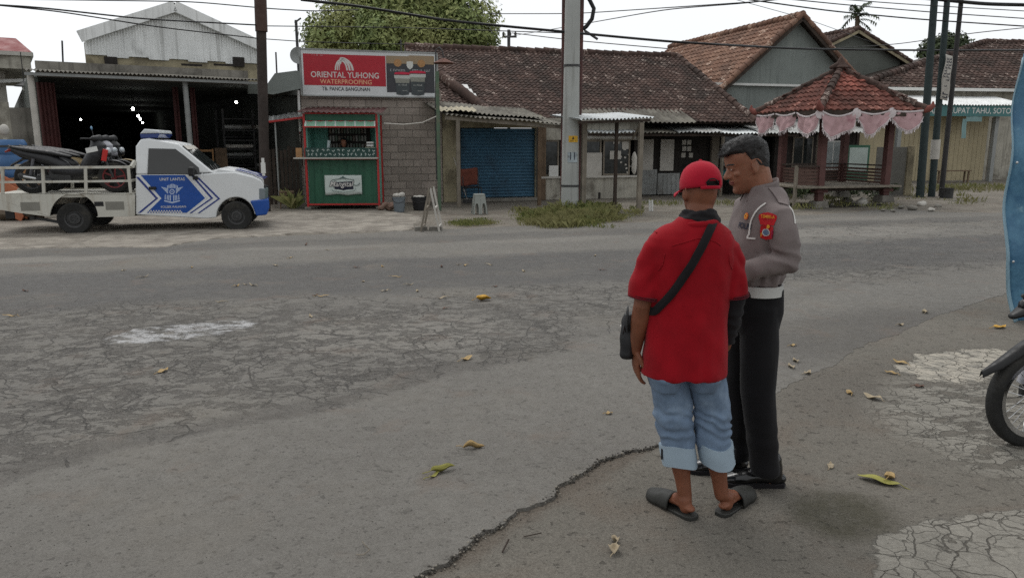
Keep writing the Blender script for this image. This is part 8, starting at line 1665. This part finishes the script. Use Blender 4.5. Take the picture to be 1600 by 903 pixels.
wire([(470, 0, 17), (560, 10, 17.6), (700, 33, 18.2), (890, 51, 18.7), (1050, 66, 20), (1250, 77, 23), (1420, 79, 25), (1640, 79, 28)], .030, 'thick dark cable from the top centre past the concrete pole and across the grey gable')
wire([(409, 41, 18.9), (500, 42, 19.5), (640, 44, 20), (880, 52, 19)], .011, 'thin cable from the timber pole through the big tree to the concrete pole')
wire([(409, 61, 18.9), (480, 66, 19.5), (640, 70, 20)], .010, 'thin cable from the timber pole to the back of the billboard')
wire([(760, 22, 24), (900, 22, 22), (1050, 12, 20), (1200, 2, 18), (1240, -4, 17)], .012, 'thin cable rising to the right behind the top of the concrete pole')
wire([(780, 60, 58), (900, 40, 30), (1040, 15, 22), (1170, 5, 19), (1230, -3, 18)], .014, 'cable running from the distant pole up to the top right')
wire([(1170, 0, 20), (1300, 18, 21.5), (1440, 31, 22.3), (1640, 44, 23)], .018, 'lowest dark cable of the bundle through the three leaning poles')
wire([(1210, -3, 20), (1320, 8, 21.5), (1460, 20, 22.4), (1640, 32, 23)], .014, 'second dark cable of the bundle through the three leaning poles')
wire([(1270, -4, 20), (1400, 6, 21.5), (1500, 12, 22.4), (1640, 20, 23)], .012, 'third dark cable of the bundle through the three leaning poles')
wire([(1380, -8, 21), (1450, -2, 22.3), (1540, 7, 22.8), (1640, 9, 23)], .05, 'thick sagging cable at the very top right across the leaning poles')
wire([(1640, 40, 24), (1520, 52, 23), (1400, 70, 26), (1250, 79, 30)], .012, 'thin cable slanting down from the right edge to the grey gable')
wire([(1150, 0, 26), (1260, 30, 29), (1330, 55, 33), (1390, 76, 40)], .010, 'thin cable slanting down behind the grey gable to the smaller house')
wire([(800, 52, 58), (900, 64, 55), (1060, 78, 50)], .03, 'pale far cable running right from the distant pole above the roof ridge')
# ================================================================== grass, weeds, rubble
GR = leafmat('grass_blades', (sr(86, 100, 52), sr(146, 144, 92), sr(138, 132, 92)))
def tuft(mb, c, h, n, spread, rg, lean=.5):
    for k in range(n):
        p = V(c) + V((rg.gauss(0, spread), rg.gauss(0, spread * .7), 0)); a = rg.uniform(0, 6.28); L = h * rg.uniform(.45, 1.15); d = V((math.cos(a), math.sin(a), 0)); w_ = .0035 + .004 * rg.random(); s_ = V((-d.y, d.x, 0)) * w_; l_ = lean * rg.uniform(.2, 1.3)
        m_ = p + d * L * l_ * .35 + V((0, 0, L * .6)); e = p + d * L * l_ + V((0, 0, L * (1 - .35 * l_))); mb.add([p - s_, p + s_, m_ + s_ * .8, e, m_ - s_ * .8], [(0, 1, 2, 3, 4)], None, rg.random())
rg = random.Random(21); w = MB()
for k in range(340):
    if k % 9 == 0: x, y, h = rg.uniform(715, 765), rg.gauss(349, 2), .06
    else:
        x = rg.gauss(893, 36); y = rg.gauss(342 - max(0, x - 900) * .09, 6.5)
        if not 805 < x < 1010 or y > 357 or y < 322: continue
        n_ = noise.noise(V((x * .05, y * .12, 3))); h = max(.04, .13 + .22 * n_) + (.14 * rg.random() if abs(x - 908) < 26 and y < 345 else 0)
    tuft(w, G(x, y, .02), h, 46, .12, rg, .7)
tag(w.build('grass', GR, fixn=False), 'uneven verge grass around the foot of the concrete pole', 'grass', None, 'stuff')
w = MB()
for k in range(100):
    x = rg.uniform(1200, 1530); y = rg.uniform(306, 328) - (6 if x > 1420 else 0); tuft(w, G(x, y, .04), rg.uniform(.06, .30) * rg.random() ** .5, 20, .14, rg)
for k in range(60): x = rg.uniform(1440, 1600); tuft(w, G(x, rg.uniform(292, 300), .08), .2, 18, .25, rg)
for k in range(40): x = rg.uniform(1005, 1180); tuft(w, G(x, rg.uniform(316, 322), .0), .12, 14, .2, rg)
tag(w.build('weeds', GR, fixn=False), 'straggling weeds under the gazebo and along the right verge', 'weeds', None, 'stuff')
w = MB()
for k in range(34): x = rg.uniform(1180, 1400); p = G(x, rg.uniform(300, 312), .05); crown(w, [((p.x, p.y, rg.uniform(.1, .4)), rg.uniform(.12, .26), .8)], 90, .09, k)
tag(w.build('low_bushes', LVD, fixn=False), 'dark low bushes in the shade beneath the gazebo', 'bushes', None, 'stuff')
p = G(458, 326); t = thing('potted_weed', 'dry yellow-green weed growing beside the wooden stool', 'plant', p); w = MB(); tuft(w, (0, 0, 0), .55, 40, .05, rg, .8); part(w, 'leaves', GR, t, fixn=False)
STN = mat('rubble_stone', sr(128, 124, 116), .95, .25, 5, .4, 30)
for k, (px, py, r) in enumerate(((1325, 318, .16), (1347, 321, .22), (1408, 326, .10), (1425, 328, .13), (1440, 323, .16), (1395, 331, .07), (1455, 330, .09), (1300, 322, .08), (1490, 318, .10), (1380, 330, .06), (1465, 325, .12), (1220, 326, .07))):
    p = G(px, py, .03); w = MB(); w.ell((0, 0, r * .4), (r, r * .7, r * .5), 12, 8); o = remesh(w, r * .12, 1, lambda q_, n: r * .22 * noise.noise(q_ / r * 1.4 + V((k, 0, 0)))).build('rubble_stone', STN if k not in (1, 4, 6) else M_OFFW, None, 50); o.location = p; o.rotation_euler = (0, 0, k)
    tag(o, ('largest pale rubble lump under the front of the gazebo' if k == 1 else 'pale broken lump by the foot of the leaning poles' if k in (4, 6) else 'small grey rubble stone on the verge below the gazebo'), 'stone', 'rubble stones by the gazebo')
p = G(1478, 312, .05); t = thing('paint_bucket', 'dark dented tin at the foot of the rightmost leaning pole', 'tin', p); w = MB(); w.lathe([(.16, 0), (.17, .01), (.18, .32), (.185, .33), (.17, .33), (.16, .05)], 20); part(w, 'tin', M_DKSTEEL, t, smooth=40); w = MB(); w.tube([(.18, 0, .3), (0, -.2, .2), (-.18, 0, .3)], .008, 6); part(w, 'handle', M_DKSTEEL, t)
# two white stakes by the shed
for px in (1015, 1019): a = G(px, 330, .0); w = MB(); w.tube([a, P(px, 313, a.y)], .025, 8); tag(w.build('white_stake', M_WHITE, None, 60), 'short white stake at the verge, %s of a pair' % ('left' if px == 1015 else 'right'), 'stake')
# ================================================================== fallen leaves and twigs
def leaf(px, py, L, wd, ang, m, label, curl=.3, group=None, z=.028, name='fallen_leaf', fold=.15, stalk=True):
    p = G(px, py, .024); on_sh = p.y < .9 * p.x + 3.3; z = (sz(p.x, p.y) if on_sh else .019) + .003; p = G(px, py, z); w = MB(); rg = random.Random(px * 31 + py)
    def fn(u, v):
        x = (u - .5) * L; hw = wd * .5 * math.sin(math.pi * min(1, max(0, u)) ** .8) ** .8; y = (v - .5) * 2 * hw
        return V((x, y, .004 + abs(y) * fold * 2.2 + curl * L * (2 * u - 1) ** 2 * .35 + .006 * math.sin(u * 9 + px)))
    w.grid(fn, 12, 4)
    if stalk: w.tube([(-L * .5, 0, .005 + curl * L * .35), (-L * .62, .01, .008), (-L * .78, .015, .004)], .0022, 5)
    o = w.build(name, m, None, 180, fixn=False); md = o.modifiers.new('s', 'SOLIDIFY'); md.thickness = .0015; o.location = p; o.rotation_euler = (rg.uniform(-.1, .1), rg.uniform(-.1, .1), ang); return tag(o, label, 'leaf', group)
LY = mat('yellow_leaf', sr(164, 138, 92), .7, .25, 20, .2, 60); LO = mat('orange_leaf', sr(184, 140, 40), .6, .2, 20); LB = mat('pale_brown_leaf', sr(158, 144, 120), .8, .25, 20, .2, 60); LG = mat('yellow_green_leaf', sr(140, 136, 66), .7, .3, 14, .2, 60); LDK = mat('dark_brown_leaf', sr(96, 70, 58), .8, .2, 20)
leaf(740, 699, .125, .034, .15, LY, 'curled ochre leaf lying alone on the asphalt left of the man in red', .03, fold=.8)
leaf(1372, 752, .20, .075, 2.6, LG, 'large yellow-green leaf beside the damp patch at right', .15, z=.006); leaf(1390, 745, .09, .05, 1.0, LY, 'small curled tan leaf lying against the large yellow-green leaf', .5, z=.02)
leaf(960, 861, .075, .05, 1.4, LB, 'pale crumpled leaf below the slippers, larger of two touching', .4, z=.006, fold=.5); leaf(961, 845, .05, .03, 1.9, LB, 'pale crumpled leaf below the slippers, smaller of two touching', .5, z=.006, fold=.5)
leaf(952, 646, .05, .03, .5, LY, 'small yellow leaf on the asphalt left of the rolled-up jeans', .4); leaf(756, 469, .17, .11, .3, LO, 'bright orange-yellow leaf on the cracked asphalt near the centre', .4, fold=.4)
leaf(692, 735, .14, .04, .5, LG, 'ragged green leaf spray on the smooth asphalt', .2, fold=.6); leaf(680, 742, .10, .02, 1.0, LG, 'thin green leaf stalk beside the ragged green spray', .1)
for px, py, L, m, lb in ((1327, 614, .085, LY, 'tan folded leaf at the edge of the cement strip, left of a flatter one'), (1363, 622, .14, LB, 'flat pale leaf at the edge of the cement strip'), (1298, 728, .07, LB, 'slim pale leaf between the shoes and the large green leaf'), (1240, 540, .07, LY, 'upper yellow leaf right of the black trousers'), (1243, 564, .09, LB, 'pale leaf right of the black trousers below the yellow one'), (1236, 573, .10, LB, 'curved pale leaf right of the black trousers, lowest of three'), (1406, 567, .11, LY, 'tan leaf at the upper edge of the cement strip'), (1436, 604, .09, LDK, 'dark red-brown leaf lying on the cement strip'), (1392, 583, .09, LY, 'yellow leaf lying on the cement strip left side'), (1262, 583, .09, LB, 'pale leaf on the road edge right of the policeman'), (1562, 512, .16, LO, 'ochre leaf at the foot of the blue tarpaulin'), (1445, 488, .12, LB, 'pale chip-like leaf on the asphalt left of the blue tarpaulin'), (1408, 508, .08, LB, 'upright pale leaf on the asphalt left of the blue tarpaulin'), (730, 561, .12, LY, 'tan leaf on the grey asphalt left of the sling bag'), (255, 580, .10, LY, 'yellow leaf below the pale mended pothole')):
    leaf(px, py, L, L * .45, (px % 7) * .4, m, lb, .35, z=.028 if px < 1300 else .02)
for i, (px, py) in enumerate(((383, 445), (370, 447), (395, 446), (492, 462), (486, 495), (505, 463), (568, 440), (555, 418), (600, 455), (598, 417), (640, 445), (690, 417), (716, 414), (727, 415), (765, 414), (775, 448), (818, 424), (15, 494), (192, 423), (40, 455), (225, 433), (300, 418), (344, 472), (478, 383), (512, 391), (455, 403), (430, 415), (695, 482), (652, 455), (620, 433), (930, 400), (940, 422), (690, 466))):
    leaf(px, py, .07 + .035 * (i % 3), .028, i * 1.3, (LB, LY, LB, LDK)[i % 4], 'small dry leaf scattered on the far half of the road', .4, 'dry leaves scattered over the road')
def twig(pts, r, label): w = MB(); w.tube([G(x, y, z) for x, y, z in pts], r, 6); tag(w.build('twig', M_WOODD, None, 60), label, 'twig')
twig([(785, 862, .01), (795, 842, .03)], .004, 'short dark twig standing in the crack at the bottom centre'); twig([(818, 838, .01), (846, 832, .02)], .003, 'thin twig lying right of the road edge crack')
w = MB(); w.tube([G(566, 845, .03), G(571, 852, .05), G(578, 858, .04), G(568, 866, .03), G(556, 866, .03)], .0028, 5); tag(w.build('twig', M_WOODG, None, 60), 'thin curled pale twig on the asphalt at the bottom left of centre', 'twig')
# loose gravel along the broken edge
rg = random.Random(77); w = MB(); ln = rough_line(near[1:9], .014, .05, 3)
for k in range(3000):
    i = rg.randrange(len(ln) - 1); p = ln[i].lerp(ln[i + 1], rg.random()) + V((rg.gauss(0, .008), rg.gauss(0, .008), 0))
    if p.y > 4.6 or noise.noise(p * 2.6) < .05 - .45 * rg.random(): continue
    d = (ln[i + 1] - ln[i]).normalized(); t_ = abs(rg.gauss(0, .014)); o_ = V((d.y, -d.x, 0)) * (t_ - .006); r = (.0018 + .0075 * rg.random() ** 2.2) * (1 - .4 * min(1, t_ / .05)); q_ = p + o_
    w.ell((q_.x, q_.y, max(sz(q_.x, q_.y), .019 - t_ * .8) + r * .2), (r, r * .8, r * .7), 5, 3, Matrix.Rotation(rg.uniform(0, 3), 3, 'Z'), rg.choice((0, 0, 1)))
for k in range(700):
    px, py = rg.uniform(0, 1600), rg.uniform(470, 900); p = G(px, py, .019); r = rg.uniform(.001, .0032); w.ell((p.x, p.y, .020), (r, r * .8, r * .7), 5, 3, None, rg.randrange(2))
tag(w.build('gravel', [mat('dark_grit', sr(64, 60, 55), .95, .2, 30), mat('grey_grit', sr(128, 122, 112), .95, .2, 30)], None), 'loose grit along the broken asphalt edge and strewn over the road', 'gravel', None, 'stuff')
